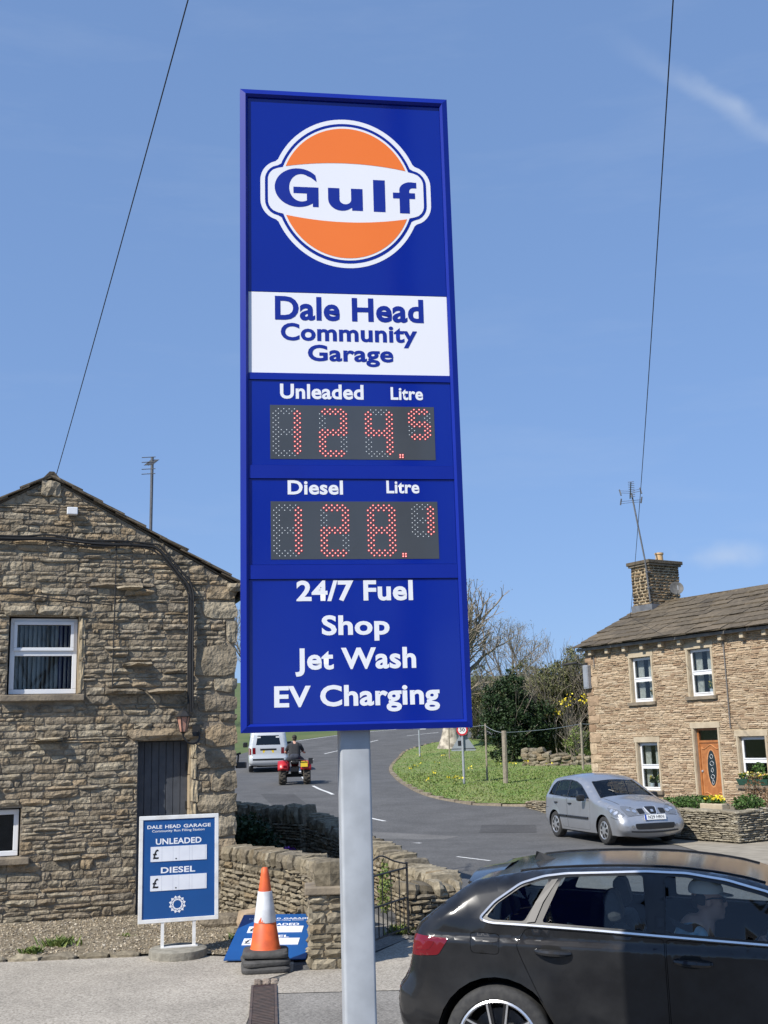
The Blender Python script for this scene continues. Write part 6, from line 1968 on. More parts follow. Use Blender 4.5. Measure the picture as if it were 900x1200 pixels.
wscreen = [(sH(16.1),-.60),(sH(17.95),-.64),(sH(17.95),.64),(sH(16.1),.60)]
bb = cb.body(holes, [hatch_glass, wscreen])
cb.patch_strip('rear_window', hatch_glass, 'glass_van', bc, -.004)
cb.patch_strip('windscreen', wscreen, 'glass_car', bc, -.004)
for sg in (-1,1):
    cb.patch_side('window_surround', inset(DLO,.002), 'trim_black', bc, sg, -.004, [qg,rg,fg], .06)
    cb.patch_side('quarter_window', inset(qg,-.004), 'glass_car', bc, sg, -.008, (), .1)
    cb.inner(rdoor,sg); cb.inner(fdoor,sg); cb.inner(flap,sg)
    d1 = cb.patch_side('door', inset(rdoor,.0035), 'paint_black', bc, sg, 0, (), .06)
    d2 = cb.patch_side('door', inset(fdoor,.0035), 'paint_black', bc, sg, 0, (), .06)
    cb.patch_side('side_window', inset(rg,-.004), 'glass_car', d1, sg, -.008, (), .1)
    cb.patch_side('side_window', inset(fg,-.004), 'glass_car', d2, sg, -.008, (), .1)
    for dd_, hx, hz in ((d1,.26,.875),(d2,1.085,.835)):
        shade_patch = rounded([(hx+.03,hz-.035),(hx+.15,hz-.040),(hx+.16,hz+.03),(hx+.03,hz+.035)],.03)
        cb.patch_side('handle_shade', shade_patch, 'under', dd_, sg, .0015, (), .05)  # flat black patch: shade behind the handle painted on, no real hollow
        pts = [cb.side(sg,hx+f*.21,hz-.012*f,.004+.034*math.sin(PI*min(1,max(0,f)))**.5) for f in [k/12 for k in range(13)]]
        MB().tube(pts,[.014+.007*math.sin(PI*k/12) for k in range(13)],8).build('handle','paint_black',dd_,True)
    cb.patch_side('fuel_flap', inset(flap,.003), 'paint_black', bc, sg, 0, (), .05) if sg < 0 else cb.patch_side('fuel_flap', inset(flap,.0005), 'paint_black', bc, sg, 0, (), .05)
    tl_ = cb.patch_side('tail_light', tail, 'tail_red', bc, sg, .004, (), .04)
    cb.patch_side('light_bar', rounded([(-.50,.925),(-.38,.915),(-.42,.865),(-.52,.86)],.015), 'tail_red2', tl_, sg, .006, (), .04)
    cb.patch_side('headlight', front_lamp, 'lamp_clear', bc, sg, .003, (), .06)
    cb.ribbon('window_trim', DLO, .0095, 'chrome', bc, sg, .002)
    cp_ = [cb.side(sg,x,z,.006) for x,z in ((.205,1.035),(.26,1.15),(.36,1.277))]; cq = [cb.side(sg,x,z,.006) for x,z in ((.258,1.04),(.308,1.15),(.40,1.282))]
    MB().add(cp_+cq,[(0,3,4,1),(1,4,5,2)] if sg < 0 else [(1,4,3,0),(2,5,4,1)]).build('rear_pillar_trim','pillar_satin',bc)
    cb.patch_side('pillar_cover', [(.945,.99),(1.036,.985),(1.045,1.299),(.935,1.303)], 'trim_black', bc, sg, .0015, (), .08)
    mirror = MB().box(1.88,2.02,sg*.93,sg*1.08,.90,1.06).build('door_mirror','paint_black',bc,bevel=.04)
    for x in (0.0,2.62):
        wheel(bc, x, sg*.775, .332, .225, -sg, 'alloy', .250)
for k in range(2): pass
cb.patch_strip('tail_light', [(sH(5.2),.50),(sH(6.6),.48),(sH(6.7),.69),(sH(5.2),.69)], 'tail_red', bc, .004, (), .06)
cb.patch_strip('tail_light', [(sH(5.2),-.69),(sH(6.7),-.69),(sH(6.6),-.48),(sH(5.2),-.50)], 'tail_red', bc, .004, (), .06)
cb.patch_strip('grille', rounded([(sH(21.2),-.34),(sH(23.5),-.28),(sH(23.5),.28),(sH(21.2),.34)],.06), 'trim_black', bc, .006, (), .08)
# roof spoiler
sp_ = MB(); secs = []
for y in [-.50,-.46,-.25,0,.25,.46,.50]:
    e = .0 if abs(y) < .48 else .03
    z_ = 1.290-.16*y*y
    secs.append([(-.02,y,z_+.012),(-.25+e+.1*y*y,y,z_-.022),(-.262+e+.1*y*y,y,z_-.036),(-.23+e+.1*y*y,y,z_-.055),(-.10,y,z_-.05)])
for s_ in secs: sp_.v += s_
for j in range(6):
    for i in range(5): sp_.f.append((j*5+i,j*5+(i+1)%5,(j+1)*5+(i+1)%5,(j+1)*5+i)); sp_.t.append(0)
sp_.f += [(4,3,2,1,0),(30,31,32,33,34)]; sp_.t += [0,0]
sp_.build('roof_spoiler','paint_black',bc,True)
MB().add([(.175,0,1.375),(.30,0,1.325),(.14,.0,1.322),(.22,.016,1.320),(.22,-.016,1.320),(.155,0,1.380)],[(0,1,3),(0,4,1),(0,3,2,5),(0,5,2,4),(2,3,1,4)]).build('roof_antenna','trim_black',bc)
MB().tube([cb.strip(cb.S(10.6+k*.5),.86,.004) for k in range(11)],.006,5).build('roof_joint','trim_black',bc)
MB().tube([cb.strip(cb.S(10.6+k*.5),-.86,.004) for k in range(11)],.006,5).build('roof_joint','trim_black',bc)
cb.underbody()
MB().box(.0,2.3,-.7,.7,.30,.34).build('cabin_floor','under',bc)
MB().box(1.75,2.35,-.68,.68,.55,.90).build('dashboard','trim_black',bc,bevel=.06)
for y in (-.36,.36): seat(bc, .95, y, .60, .48)
for y in (-.36,.0,.36): seat(bc, .12, y, .52, .40)
MB().box(-.45,.0,-.5,.5,.85,.88).build('parcel_shelf','trim_black',bc)
sw = MB(); sw.tube([Vector((1.60,-.36,.86))+Matrix.Rotation(R(-62),3,'Y') @ Vector((.18*math.cos(2*PI*k/24),.18*math.sin(2*PI*k/24),0)) for k in range(25)],.015,6)
sw.build('steering_wheel','trim_black',bc)
MB().tube([(1.60,-.36,.86),(1.85,-.36,.74)],.03,8).build('steering_column','trim_black',bc)

# ---------------------------------------------------------------- silver hatchback
sc = thing('silver_hatchback', 'silver five door hatchback parked in front of the buff house', 'car', (4.32,26.1,0.02), math.atan2(-.954,.30))
sc.scale = (.91,.91,.91)
sc_chain = [(-.52,.25),(-.64,.32),(-.68,.5),(-.665,.66),(-.62,.74),(-.605,.92),(-.565,1.0),(-.33,1.315),(-.12,1.385),(.35,1.425),(.75,1.43),(1.1,1.40),(1.40,1.315),(1.75,1.14),(2.10,.97),(2.25,.935),(2.6,.875),(2.9,.79),(3.08,.70),(3.16,.62),(3.235,.52),(3.26,.40),(3.23,.28),(3.12,.20)]
cs = Car(sc, sc_chain, .845, lambda x: .93-.01*x, (0.0,2.46), .295, .345, .21, 'paint_silver', tumble=.36, roof_r=.11, end_r=.20, crown=.06)
DLO2 = rounded([(-.34,.985),(-.20,1.20),(-.02,1.305),(.35,1.350),(.75,1.352),(1.05,1.320),(1.32,1.245),(1.62,1.09),(1.86,.955),(1.5,.945),(.6,.955)],.04)
g1 = rounded([(-.29,1.0),(-.17,1.19),(-.03,1.275),(.02,1.28),(-.02,.985)],.02)
g2 = rounded([(.03,.985),(.06,1.29),(.35,1.325),(.68,1.328),(.68,.972)],.03)
g3 = rounded([(.74,.970),(.74,1.327),(1.04,1.296),(1.30,1.222),(1.58,1.08),(1.78,.968),(1.5,.962)],.03)
rd2 = rounded([(-.06,.955),(-.02,.82),(.22,.70),(.38,.5),(.42,.27),(.705,.26),(.705,.945)],.04)
fd2 = rounded([(.711,.945),(.711,.26),(1.80,.26),(1.86,.5),(1.88,.90),(1.84,.925)],.04)
hl = rounded([(2.66,.80),(2.95,.765),(3.14,.66),(3.15,.60),(2.95,.615),(2.78,.69)],.04)
sS = cs.S
hg2 = [(sS(6.1),-.56),(sS(6.95),-.52),(sS(6.95),.52),(sS(6.1),.56)]
ws2 = [(sS(12.1),-.61),(sS(13.95),-.66),(sS(13.95),.66),(sS(12.1),.61)]
cs.body([DLO2,rd2,fd2], [hg2,ws2])
cs.patch_strip('rear_window', hg2, 'glass_van', sc, -.004)
cs.patch_strip('windscreen', ws2, 'glass_car', sc, -.004)
MB().tube([cs.strip(s_,v/.7,.004) for s_,v in ws2]+[cs.strip(ws2[0][0],ws2[0][1]/.7,.004)],.012,4).build('windscreen_seal','trim_black',sc)
for sg in (-1,1):
    cs.patch_side('window_surround', inset(DLO2,.002), 'trim_black', sc, sg, -.004, [g1,g2,g3], .07)
    cs.patch_side('quarter_window', inset(g1,-.004), 'glass_car', sc, sg, -.008, (), .1)
    cs.inner(rd2,sg); cs.inner(fd2,sg)
    d1 = cs.patch_side('door', inset(rd2,.005), 'paint_silver', sc, sg, 0, (), .07)
    d2 = cs.patch_side('door', inset(fd2,.005), 'paint_silver', sc, sg, 0, (), .07)
    cs.patch_side('side_window', inset(g2,-.004), 'glass_car', d1, sg, -.008, (), .1)
    cs.patch_side('side_window', inset(g3,-.004), 'glass_car', d2, sg, -.008, (), .1)
    for dd_,x0_,x1_ in ((d1,.20,.69),(d2,.73,1.78)):
        MB().tube([cs.side(sg,x0_+(x1_-x0_)*k/6,.52,.006) for k in range(7)],.028,6).build('rub_strip','trim_black',dd_)
    for dd_,hx in ((d1,-.0),(d2,.76)):
        MB().tube([cs.side(sg,hx+.02+.17*k/6,.815,.006+.02*math.sin(PI*k/6)) for k in range(7)],.016,6).build('handle','trim_black',dd_)
    hh_ = cs.patch_side('headlight', hl, 'lamp_clear', sc, sg, .004, (), .05)
    for rx_,rz_ in ((2.98,.69),(2.84,.735)):
        cs.patch_side('reflector', [(rx_+.045*math.cos(2*PI*k/14),rz_+.038*math.sin(2*PI*k/14)) for k in range(14)], 'chrome', hh_, sg, .007, (), .03)
    cs.patch_side('tail_light', rounded([(-.575,.965),(-.46,.96),(-.50,.74),(-.60,.75)],.03), 'tail_red', sc, sg, .004, (), .05)
    MB().box(1.58,1.72,sg*.86,sg*1.04,.90,1.05).build('door_mirror','trim_black',sc,bevel=.04)
    for x in (0.0,2.46): wheel(sc, x, sg*.73, .295, .19, -sg, 'trim', .20)
v_ = lambda a: a*.7
for q in (-1,1):
    pl_ = [(sS(17.35),v_(q*.985)),(sS(16.7),v_(q*.86)),(sS(16.95),v_(q*.70)),(sS(17.75),v_(q*.54)),(sS(18.7),v_(q*.55)),(sS(19.0),v_(q*.72)),(sS(18.9),v_(q*.985))]
    hl_ = cs.patch_strip('headlight', rounded(pl_,.05), 'lamp_clear', sc, .005, (), .06)
    for vv,ss in ((.80,17.8),(.64,18.1)):
        c_ = Vector(cs.strip(sS(ss),q*vv,.009)); n_ = (Vector(cs.strip(sS(ss),q*vv,.02))-c_).normalized(); e1_ = n_.orthogonal().normalized(); e2_ = n_.cross(e1_)
        MB().add([c_+(e1_*math.cos(2*PI*k/16)+e2_*math.sin(2*PI*k/16))*.052 for k in range(16)],[tuple(range(16))]).build('reflector','chrome',hl_)
    a,b = sorted((q*.30,q*.52))
    cs.patch_strip('side_grille', rounded([(sS(17.7),v_(a)),(sS(18.9),v_(a)),(sS(18.9),v_(b)),(sS(17.7),v_(b))],.02), 'trim_black', sc, .007, (), .06)
gr_ = cs.patch_strip('grille', rounded([(sS(17.5),-.16),(sS(19.3),-.10),(sS(19.3),.10),(sS(17.5),.16)],.05), 'trim_black', sc, .012, (), .06)
MB().tube([cs.strip(s_,v/.7,.014) for s_,v in rounded([(sS(17.5),-.16),(sS(19.3),-.10),(sS(19.3),.10),(sS(17.5),.16)],.05)],.012,5).build('grille_surround','chrome',sc)
bd = MB(); 
for sx in (-1,1):
    P_ = [cs.strip(sS(18.1)+.0,sx*.02,.02),cs.strip(sS(18.1),-sx*.05,.02),cs.strip(sS(18.6),-sx*.05,.02),cs.strip(sS(18.6),sx*.02,.02)]
    bd.add(P_,[(0,1,2,3)])
bd.build('badge','chrome',sc)
cs.patch_strip('lower_intake', rounded([(sS(20.55),-.56),(sS(21.4),-.54),(sS(21.4),.54),(sS(20.55),.56)],.05), 'trim_black', sc, .005, (), .08)
p0 = Vector(cs.strip(sS(19.75),0,.03)); plate(sc,'N29 HRN',p0,(R(-14),0,R(90)),.52,'plate_white','plate_blue')
plate(sc,'N29 HRN',(-.685,0,.62),(0,0,R(-90)),.52,'plate_yellow')
for q in (-1,1):     # bonnet shut line, bumper joint, fog lamp
    MB().tube([cs.strip(sS(14.15+k*.3),q*(.90-.012*k),.0015) for k in range(9)],.0045,4).build('bonnet_joint','trim_black',sc)
    MB().tube([cs.side(q,2.82+.035*k,.60-.006*k,.0015) for k in range(9)],.0045,4).build('bumper_joint','trim_black',sc)
    MB().tube([cs.side(q,-.36-.028*k,.69-.003*k,.0015) for k in range(7)],.0045,4).build('bumper_joint','trim_black',sc)
    c_ = Vector(cs.strip(sS(20.95),q*.90,.007))
    cs.patch_strip('fog_lamp', [(sS(20.95)+.035*math.cos(2*PI*k/12),v_(q*.88)+.04*math.sin(2*PI*k/12)) for k in range(12)], 'lamp_clear', sc, .006, (), .05)
MB().tube([cs.strip(sS(19.15),-.98+1.96*k/20,.0015) for k in range(21)],.0045,4).build('bumper_joint','trim_black',sc)
MB().tube([cs.strip(sS(21.75),-.95+1.9*k/20,.004) for k in range(21)],.016,5).build('bumper_lip','trim_black',sc)
for q in (-1,1):
    MB().tube([cs.strip(sS(13.85),q*.35,.012),cs.strip(sS(13.5),q*.1-.25,.014),cs.strip(sS(13.3),q*.05-.45,.014)],.007,4).build('wiper','trim_black',sc)
cs.underbody()
MB().box(-.2,2.0,-.68,.68,.30,.34).build('cabin_floor','under',sc)
MB().box(1.5,2.0,-.68,.68,.55,.90).build('dashboard','trim_black',sc,bevel=.06)
for y in (-.34,.34): seat(sc,.75,y,.58,.46)
for y in (-.34,.34): seat(sc,-.02,y,.50,.46)

# ---------------------------------------------------------------- van
vn = thing('silver_van', 'pale silver van seen from behind driving up the road', 'van', (-5.55,52.4,tz(0,53)), R(97))
vn.rotation_euler = (R(0),R(-1.2),R(97))
vchain = [(-.56,.30),(-.66,.36),(-.69,.50),(-.68,.64),(-.65,.72),(-.645,.95),(-.635,1.14),(-.56,1.60),(-.50,1.74),(-.3,1.80),(.4,1.82),(1.2,1.81),(1.6,1.75),(1.9,1.60),(2.5,1.12),(2.9,1.0),(3.3,.86),(3.5,.66),(3.55,.46),(3.5,.28)]
cv = Car(vn, vchain, .90, lambda x: 1.08, (0.0,2.68), .31, .36, .24, 'paint_van', tumble=.16, roof_r=.10, end_r=.16, crown=.03)
vS = cv.S
tg = [(vS(6.1),-.55),(vS(6.95),-.52),(vS(6.95),.52),(vS(6.1),.55)]
wsv = [(vS(12.9),-.58),(vS(13.95),-.62),(vS(13.95),.62),(vS(12.9),.58)]
sd = rounded([(-.45,1.14),(-.40,1.56),(.55,1.58),(.55,1.12)],.05); sd2 = rounded([(.68,1.12),(.68,1.58),(1.6,1.58),(2.1,1.16),(2.0,1.12)],.05)
cv.body([sd,sd2],[tg,wsv])
cv.patch_strip('rear_window', tg, 'glass_van', vn, -.003)
cv.patch_strip('windscreen', wsv, 'glass_van', vn, -.003)
for sg in (-1,1):
    cv.patch_side('side_window', sd, 'glass_van', vn, sg, -.003, (), .1)
    cv.patch_side('side_window', sd2, 'glass_van', vn, sg, -.003, (), .1)
    cv.patch_side('tail_light', rounded([(-.632,1.06),(-.52,1.06),(-.52,.76),(-.64,.76)],.03), 'tail_red', vn, sg, .004, (), .06)
    a,b = sorted((sg*.80,sg*.99))
    cv.patch_strip('tail_light', [(vS(4.4),v_(a)),(vS(5.7),v_(a)),(vS(5.7),v_(b)),(vS(4.4),v_(b))], 'tail_red', vn, .006, (), .06)
    MB().box(1.75,1.88,sg*.92,sg*1.14,1.05,1.28).build('door_mirror','trim_black',vn,bevel=.03)
    for x in (0.0,2.68): wheel(vn, x, sg*.77, .31, .2, -sg, 'trim', .20)
cv.patch_strip('plate_recess', rounded([(vS(5.0),-.36),(vS(5.45),-.36),(vS(5.45),.36),(vS(5.0),.36)],.02), 'trim_black', vn, .004, (), .06)
plate(vn,None,Vector((-.668,0,.90)),(0,0,R(-90)),.50,'plate_yellow')
MB().lathe([(0,.012),(.05,.012),(.055,0)],16,Matrix.Translation((-.655,0,1.06)) @ Matrix.Rotation(R(-90),4,'Y')).build('badge','chrome',vn)
cv.patch_strip('bumper_strip', [(vS(2.1),-.68),(vS(2.6),-.68),(vS(2.6),.68),(vS(2.1),.68)], 'trim_black', vn, .006, (), .1)
for y in (-.42,.42): MB().box(-.60,-.575,y-.08,y+.08,1.50,1.56).build('sticker','plate_white',vn)
cv.underbody()
# ================================================================== PEOPLE AND QUAD BIKE
MT['skin'] = nmat('skin', (.56,.33,.24), (.48,.27,.19), scale=8, rough=.6)
MT['shirt_blue'] = nmat('pale blue shirt', (.42,.62,.72), (.36,.54,.64), scale=10, rough=.9, bump=.3, bscale=14)
MT['cap_white'] = nmat('off white cap', (.85,.84,.80), (.78,.77,.73), scale=9, rough=.9)
MT['dark_tee'] = nmat('charcoal shirt', (.022,.023,.026), (.035,.036,.04), scale=9, rough=.9)
MT['jeans'] = nmat('dark trousers', (.03,.035,.05), (.045,.05,.065), scale=9, rough=.9)
MT['hair_dark'] = nmat('dark hair', (.02,.016,.012), (.035,.026,.02), scale=25, rough=.7)
def ell(mb, c, r, rot=None, seg=16):
    c = Vector(c); o = len(mb.v); n = seg; k = seg//2
    for j in range(k+1):
        th = PI*j/k
        for i in range(n):
            ph = 2*PI*i/n; p = Vector((r[0]*math.sin(th)*math.cos(ph),r[1]*math.sin(th)*math.sin(ph),r[2]*math.cos(th)))
            if rot is not None: p = rot @ p
            mb.v.append(tuple(c+p))
    for j in range(k):
        for i in range(n):
            i2 = (i+1)%n; mb.f.append((o+j*n+i,o+(j+1)*n+i,o+(j+1)*n+i2,o+j*n+i2)); mb.t.append(0)
def limb(mb, a, b, r0, r1): 
    a, b = Vector(a), Vector(b); n = 5
    for k in range(n+1):
        f = k/n; r = r0+(r1-r0)*f
        ell(mb, a.lerp(b,f), (r,r,r), None, 12)
    mb.tube([a,b],[r0,r1],12)
def skinned(mb, name, mat, parent, vox=.012, smooth=6):
    o = mb.build(name, mat, parent, 'full')
    r = o.modifiers.new('remesh','REMESH'); r.mode = 'VOXEL'; r.voxel_size = vox; r.use_smooth_shade = True
    s = o.modifiers.new('smooth','SMOOTH'); s.iterations = smooth; s.factor = .5
    return o
def hand(mb, w, d, side_v, sc=1.0, curl=.9):
    """palm at w pointing d, five fingers curling about side_v"""
    w, d, sv = Vector(w), Vector(d).normalized(), Vector(side_v).normalized(); nv = d.cross(sv).normalized()
    limb(mb, w, w+d*.07*sc, .024*sc, .030*sc)
    for k,(o,l) in enumerate(((-.030,.062),(-.010,.072),(.010,.068),(.030,.052))):
        p = w+d*.085*sc+sv*o*sc; q = p+(d*math.cos(curl*.6)+nv*math.sin(curl*.6))*l*.5*sc; r_ = q+(d*math.cos(curl*1.7)+nv*math.sin(curl*1.7))*l*.5*sc
        limb(mb,p,q,.0095*sc,.009*sc); limb(mb,q,r_,.009*sc,.0075*sc)
    p = w+d*.025*sc-sv*.03*sc; q = p+(d*.6-sv*.6+nv*.5)*.045*sc; limb(mb,p,q,.012*sc,.010*sc); limb(mb,q,q+(d*.8+nv*.5)*.03*sc,.010*sc,.008*sc)
def head(mb, c, f, s=1.0):
    """head centred at c, face towards horizontal direction f"""
    c, f = Vector(c), Vector(f).normalized(); u = Vector((0,0,1)); l = u.cross(f)
    rot = Matrix((f,l,u)).transposed()
    P = lambda x,y,z: c+(f*x+l*y+u*z)*s
    ell(mb, P(-.012,0,.025), (.096*s,.076*s,.098*s), rot, 24)
    ell(mb, P(.022,0,-.045), (.066*s,.058*s,.075*s), rot, 20)
    ell(mb, P(.062,0,-.092), (.026*s,.030*s,.022*s), rot, 12)      # chin
    ell(mb, P(.094,0,-.018), (.020*s,.013*s,.022*s), rot, 12)      # nose
    ell(mb, P(.085,0,.008), (.012*s,.010*s,.028*s), rot, 10)
    ell(mb, P(.078,0,.038), (.016*s,.048*s,.012*s), rot, 12)       # brow
    ell(mb, P(.082,0,-.055), (.012*s,.024*s,.008*s), rot, 10)      # lips
    ell(mb, P(.080,0,-.067), (.013*s,.021*s,.008*s), rot, 10)
    for q in (-1,1):
        ell(mb, P(-.005,q*.078,-.005), (.020*s,.010*s,.032*s), rot, 10)
        ell(mb, P(.055,q*.042,-.015), (.025*s,.02*s,.02*s), rot, 10)   # cheek
    limb(mb, P(-.02,0,-.08), P(-.045,0,-.19), .052*s, .062*s)
    return P, rot

# driver
dv = thing('person', 'driver in a pale cap, sunglasses and light blue shirt inside the black car', 'person', (.85,8.25,0), R(-16))
m = MB()
hc = Vector((1.30,-.37,1.115))
P, rot = head(m, hc, (1,0.02,-.03), 1.02)
sh_r, sh_l = Vector((1.17,-.55,.86)), Vector((1.17,-.19,.86))
el_r, el_l = Vector((1.36,-.60,.66)), Vector((1.38,-.14,.67))
wr_r, wr_l = Vector((1.57,-.54,.80)), Vector((1.57,-.20,.80))
limb(m, el_r, wr_r, .040,.028); limb(m, el_l, wr_l, .040,.028)
limb(m, sh_r, el_r, .050,.042); limb(m, sh_l, el_l, .050,.042)
hand(m, wr_r, (.4,.1,.55), (0,1,0)); hand(m, wr_l, (.4,-.1,.55), (0,-1,0))
limb(m, (1.20,-.37,.94), (1.10,-.37,.62), .10,.13); limb(m, (1.10,-.37,.62),(1.06,-.37,.50),.14,.15)
for q in (-1,1):
    hip, kn, ft = Vector((1.08,-.37+q*.09,.50)), Vector((1.52,-.37+q*.14,.62)), Vector((1.80,-.37+q*.12,.38))
    limb(m,hip,kn,.085,.062); limb(m,kn,ft,.06,.042)
limb(m,(1.17,-.55,.86),(1.17,-.19,.86),.055,.055)
skinned(m,'body','skin',dv,.008,5)
m = MB()
limb(m,(1.165,-.50,.885),(1.165,-.24,.885),.078,.078); limb(m,(1.17,-.52,.87),(1.31,-.595,.71),.074,.062); limb(m,(1.17,-.22,.87),(1.32,-.15,.72),.074,.062)
for q in (-.09,0,.09):
    limb(m,(1.175,-.37+q,.88),(1.10,-.37+q,.56),.115,.125)
limb(m,(1.215,-.41,.955),(1.265,-.37,.915),.045,.04); limb(m,(1.215,-.33,.955),(1.265,-.37,.915),.045,.04)
skinned(m,'shirt','shirt_blue',dv,.012,5)
m = MB()
for q in (-1,1):
    limb(m,(1.06,-.37+q*.085,.50),(1.52,-.37+q*.14,.62),.095,.075); limb(m,(1.52,-.37+q*.14,.62),(1.79,-.37+q*.12,.40),.075,.055)
skinned(m,'trousers','jeans',dv,.014,4)
m = MB(); ell(m, P(-.018,0,.075), (.108,.086,.062), rot, 24)
m.tube([P(.055,0,.060),P(.10,0,.052),P(.155,0,.035)],[.070,.068,.052],14)
mt_ = m.v
cap = MB(); ell(cap, P(-.018,0,.062), (.109,.088,.080), rot, 28)
cap.f = [f for f in cap.f if sum(cap.v[i][2] for i in f)/len(f) > P(0,0,.050).z]; cap.t = [0]*len(cap.f)
brim = []
for k in range(13):
    a = -1.25+2.5*k/12
    brim.append((P(.060+.0*k,.083*math.sin(a)*1.0,.052), P(.062+.085*math.cos(a),.088*math.sin(a),.036)))
o_ = len(cap.v)
for a_, b_ in brim: cap.v += [tuple(a_),tuple(b_),tuple(a_-Vector((0,0,.006))),tuple(b_-Vector((0,0,.006)))]
for k in range(12):
    q = o_+4*k; cap.f += [(q,q+1,q+5,q+4),(q+2,q+6,q+7,q+3),(q+1,q+3,q+7,q+5)]; cap.t += [0,0,0]
cap.build('cap','cap_white',dv,True)
g = MB()
for q in (-1,1):
    ell(g, P(.088,q*.034,.014), (.012,.030,.022), rot, 14)
    g.tube([P(.082,q*.064,.020),P(.02,q*.082,.022),P(-.02,q*.084,.012)],.005,5)
g.tube([P(.098,-.01,.018),P(.100,0,.02),P(.098,.01,.018)],.005,5)
g.build('sunglasses','ink',dv,True)
hr = MB()
for q in (-1,1):
    ell(hr, P(-.045,q*.060,.012), (.045,.022,.040), rot, 12)
ell(hr, P(-.085,0,.0), (.025,.06,.055), rot, 12)
hr.build('hair','hair_dark',dv,True)
sb = MB()
for k in range(8): pass
pts = [Vector((1.06,-.62,1.02)),Vector((1.15,-.58,.975)),Vector((1.22,-.49,.965)),Vector((1.285,-.40,.88)),Vector((1.28,-.30,.72)),Vector((1.18,-.16,.50))]
pc_ = catmull(pts,6)
for p in pc_: sb.v += [tuple(p+Vector((-.0,.0,.024))),tuple(p+Vector((.02,.01,-.024)))]
sb.f = [(2*k,2*k+1,2*k+3,2*k+2) for k in range(len(pc_)-1)]; sb.t = [0]*len(sb.f)
so = sb.build('seat_belt','ink',dv)
so.modifiers.new('thick','SOLIDIFY').thickness = .003

# ---------------------------------------------------------------- quad bike, seen from behind
MT['quad_red'] = nmat('red quad plastic', (.50,.025,.03), (.40,.02,.025), scale=6, rough=.35)
MT['mud'] = nmat('muddy rubber', (.10,.085,.065), (.045,.04,.035), scale=10, rough=.95)
qb = thing('quad_bike', 'red quad bike with a yellow number plate following the van', 'quad bike', (-3.48,41.9,tz(0,41.9)+.005), R(94))
for x,y,r_,w_ in ((0,.44,.31,.27),(0,-.44,.31,.27),(1.25,.42,.30,.22),(1.25,-.42,.30,.22)):
    Mx = Matrix.Translation((x,y,r_)) @ Matrix.Rotation(R(90),4,'X')
    t = MB().lathe([(.13,-w_/2),(r_*.85,-w_/2),(r_*.97,-w_*.38),(r_,-w_*.2),(r_,w_*.2),(r_*.97,w_*.38),(r_*.85,w_/2),(.13,w_/2)],20,Mx).build('tyre','mud',qb,True)
    lug = MB()
    for k in range(14):
        for q in (-1,1):
            a = 2*PI*(k+.25*q)/14
            lug.box(-.03,.03,-.02,.02,-w_*.22,w_*.22, mat=Mx @ Matrix.Rotation(a,4,'Z') @ Matrix.Translation((r_,0,q*w_*.2)) @ Matrix.Rotation(R(20*q),4,'X'))
    lug.build('tread','mud',t)
    MB().lathe([(0,-w_*.3),(.13,-w_*.42),(.13,w_*.42),(0,w_*.3)],14,Mx).build('rim','rim_dark',t)
MB().box(-.1,1.4,-.14,.14,.30,.62).build('engine','under',qb)
MB().tube([(0,-.40,.31),(0,.40,.31)],.05,8).build('axle','under',qb)
MB().tube([(1.25,-.38,.31),(1.25,.38,.31)],.04,8).build('axle','under',qb)
def fender(x0,x1,y0,y1,zc,r_):
    m = MB(); n = 9
    for k in range(n+1):
        f = k/n; a = R(205-230*f+ (0)); 
        xx = (x0+x1)/2+ (x1-x0)/2*math.cos(a)*1.0; zz_ = zc+r_*max(-.2,math.sin(a))
        for y in (y0,(y0+y1)/2,y1): m.v.append((xx,y,zz_+(.03 if y == (y0+y1)/2 else 0)))
    for k in range(n):
        for j in range(2): m.f.append((3*k+j,3*k+j+1,3*k+4+j,3*k+3+j)); m.t.append(0)
    o = m.build('mudguard','quad_red',qb,True); o.modifiers.new('t','SOLIDIFY').thickness = .02
for q in (-1,1):
    fender(-.40,.38,q*.22,q*.60,.55,.27); fender(.88,1.66,q*.20,q*.56,.55,.24)
    MB().box(-.425,-.40,q*.34-.06,q*.34+.06,.60,.68).build('tail_light','tail_red',qb)
MB().box(-.05,.75,-.15,.15,.70,.84).build('saddle','trim_black',qb,bevel=.05)
MB().box(.7,1.45,-.14,.14,.62,.92).build('tank','quad_red',qb,bevel=.06)
rk_ = MB()
for y in (-.36,-.18,0,.18,.36): rk_.tube([(-.50,y,.86),(.0,y,.86)],.013,5)
for x in (-.50,-.25,.0): rk_.tube([(x,-.40,.86),(x,.40,.86)],.013,5)
for y in (-.25,.25): rk_.tube([(-.2,y,.86),(-.1,y,.66)],.013,5)
rk_.build('rear_rack','black_iron',qb)
rk_ = MB()
for y in (-.3,-.1,.1,.3): rk_.tube([(1.2,y,.88),(1.65,y,.88)],.013,5)
for x in (1.2,1.65): rk_.tube([(x,-.34,.88),(x,.34,.88)],.013,5)
rk_.build('front_rack','black_iron',qb)
MB().box(-.44,-.42,-.47,-.22,.62,.82).build('number_plate','plate_yellow',qb)
hb = MB(); hb.tube(catmull([(.86,-.40,1.12),(.95,-.25,1.14),(1.02,-.08,1.04),(1.02,.08,1.04),(.95,.25,1.14),(.86,.40,1.12)],5),.015,6); hb.tube([(1.02,0,1.04),(1.12,0,.85)],.03,6)
hb.build('handlebar','black_iron',qb)
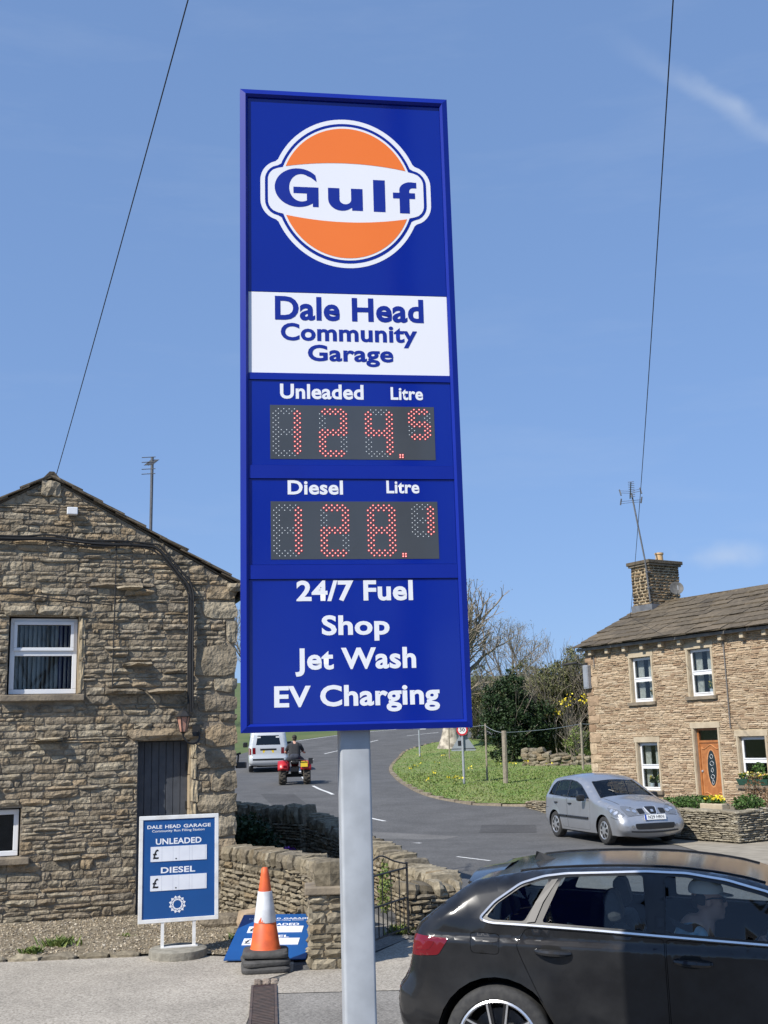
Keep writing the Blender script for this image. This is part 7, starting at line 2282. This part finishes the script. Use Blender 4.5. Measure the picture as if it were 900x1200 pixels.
MB().box(-.42,-.2,-.12,.14,.46,.60).build('tow_box','rim_dark',qb)
# mud flap-like dark mirror on the right handlebar
MB().box(-.36,-.34,-.66,-.50,.72,.92).build('side_flag','trim_black',qb)

rd_ = thing('person', 'rider in a charcoal shirt seen from behind on the red quad bike', 'person', (-3.48,41.9,tz(0,41.9)+.005), R(94))
m = MB()
hc = Vector((.36,0,1.62))
P, rot = head(m, hc, (1,0,-.08), 1.05)
limb(m,(.30,0,1.38),(.24,0,.98),.13,.14)
for q in (-1,1):
    sh, elb, wri = Vector((.30,q*.19,1.36)), Vector((.48,q*.33,1.14)), Vector((.82,q*.36,1.13))
    limb(m,sh,elb,.055,.044); limb(m,elb,wri,.042,.03); hand(m,wri,(1,0,-.1),(0,q,0))
    hip, kn, an = Vector((.22,q*.11,.93)), Vector((.70,q*.26,.86)), Vector((.58,q*.28,.42))
    limb(m,hip,kn,.095,.065); limb(m,kn,an,.062,.042); limb(m,an,an+Vector((.17,q*.02,-.05)),.05,.04)
skinned(m,'body','skin',rd_,.014,4)
m = MB()
for q in (-.07,0,.07): limb(m,(.30,q,1.36),(.23,q,1.0),.14,.145)
limb(m,(.30,-.19,1.37),(.30,.19,1.37),.085,.085)
for q in (-1,1): limb(m,(.30,q*.20,1.36),(.41,q*.285,1.22),.078,.066)
skinned(m,'shirt','dark_tee',rd_,.016,5)
m = MB()
for q in (-1,1):
    limb(m,(.20,q*.09,.95),(.70,q*.26,.86),.125,.085); limb(m,(.70,q*.26,.86),(.585,q*.28,.46),.08,.06)
limb(m,(.18,-.06,.97),(.18,.06,.97),.14,.14)
skinned(m,'trousers','jeans',rd_,.016,4)
m = MB()
for q in (-1,1): limb(m,(.57,q*.28,.42),(.76,q*.30,.385),.058,.05)
skinned(m,'boots','ink',rd_,.016,3)
m = MB(); ell(m, P(-.03,0,.045), (.100,.088,.092), rot, 20); ell(m, P(-.06,0,-.02), (.055,.075,.065), rot, 16)
m.build('hair','hair_dark',rd_,True)
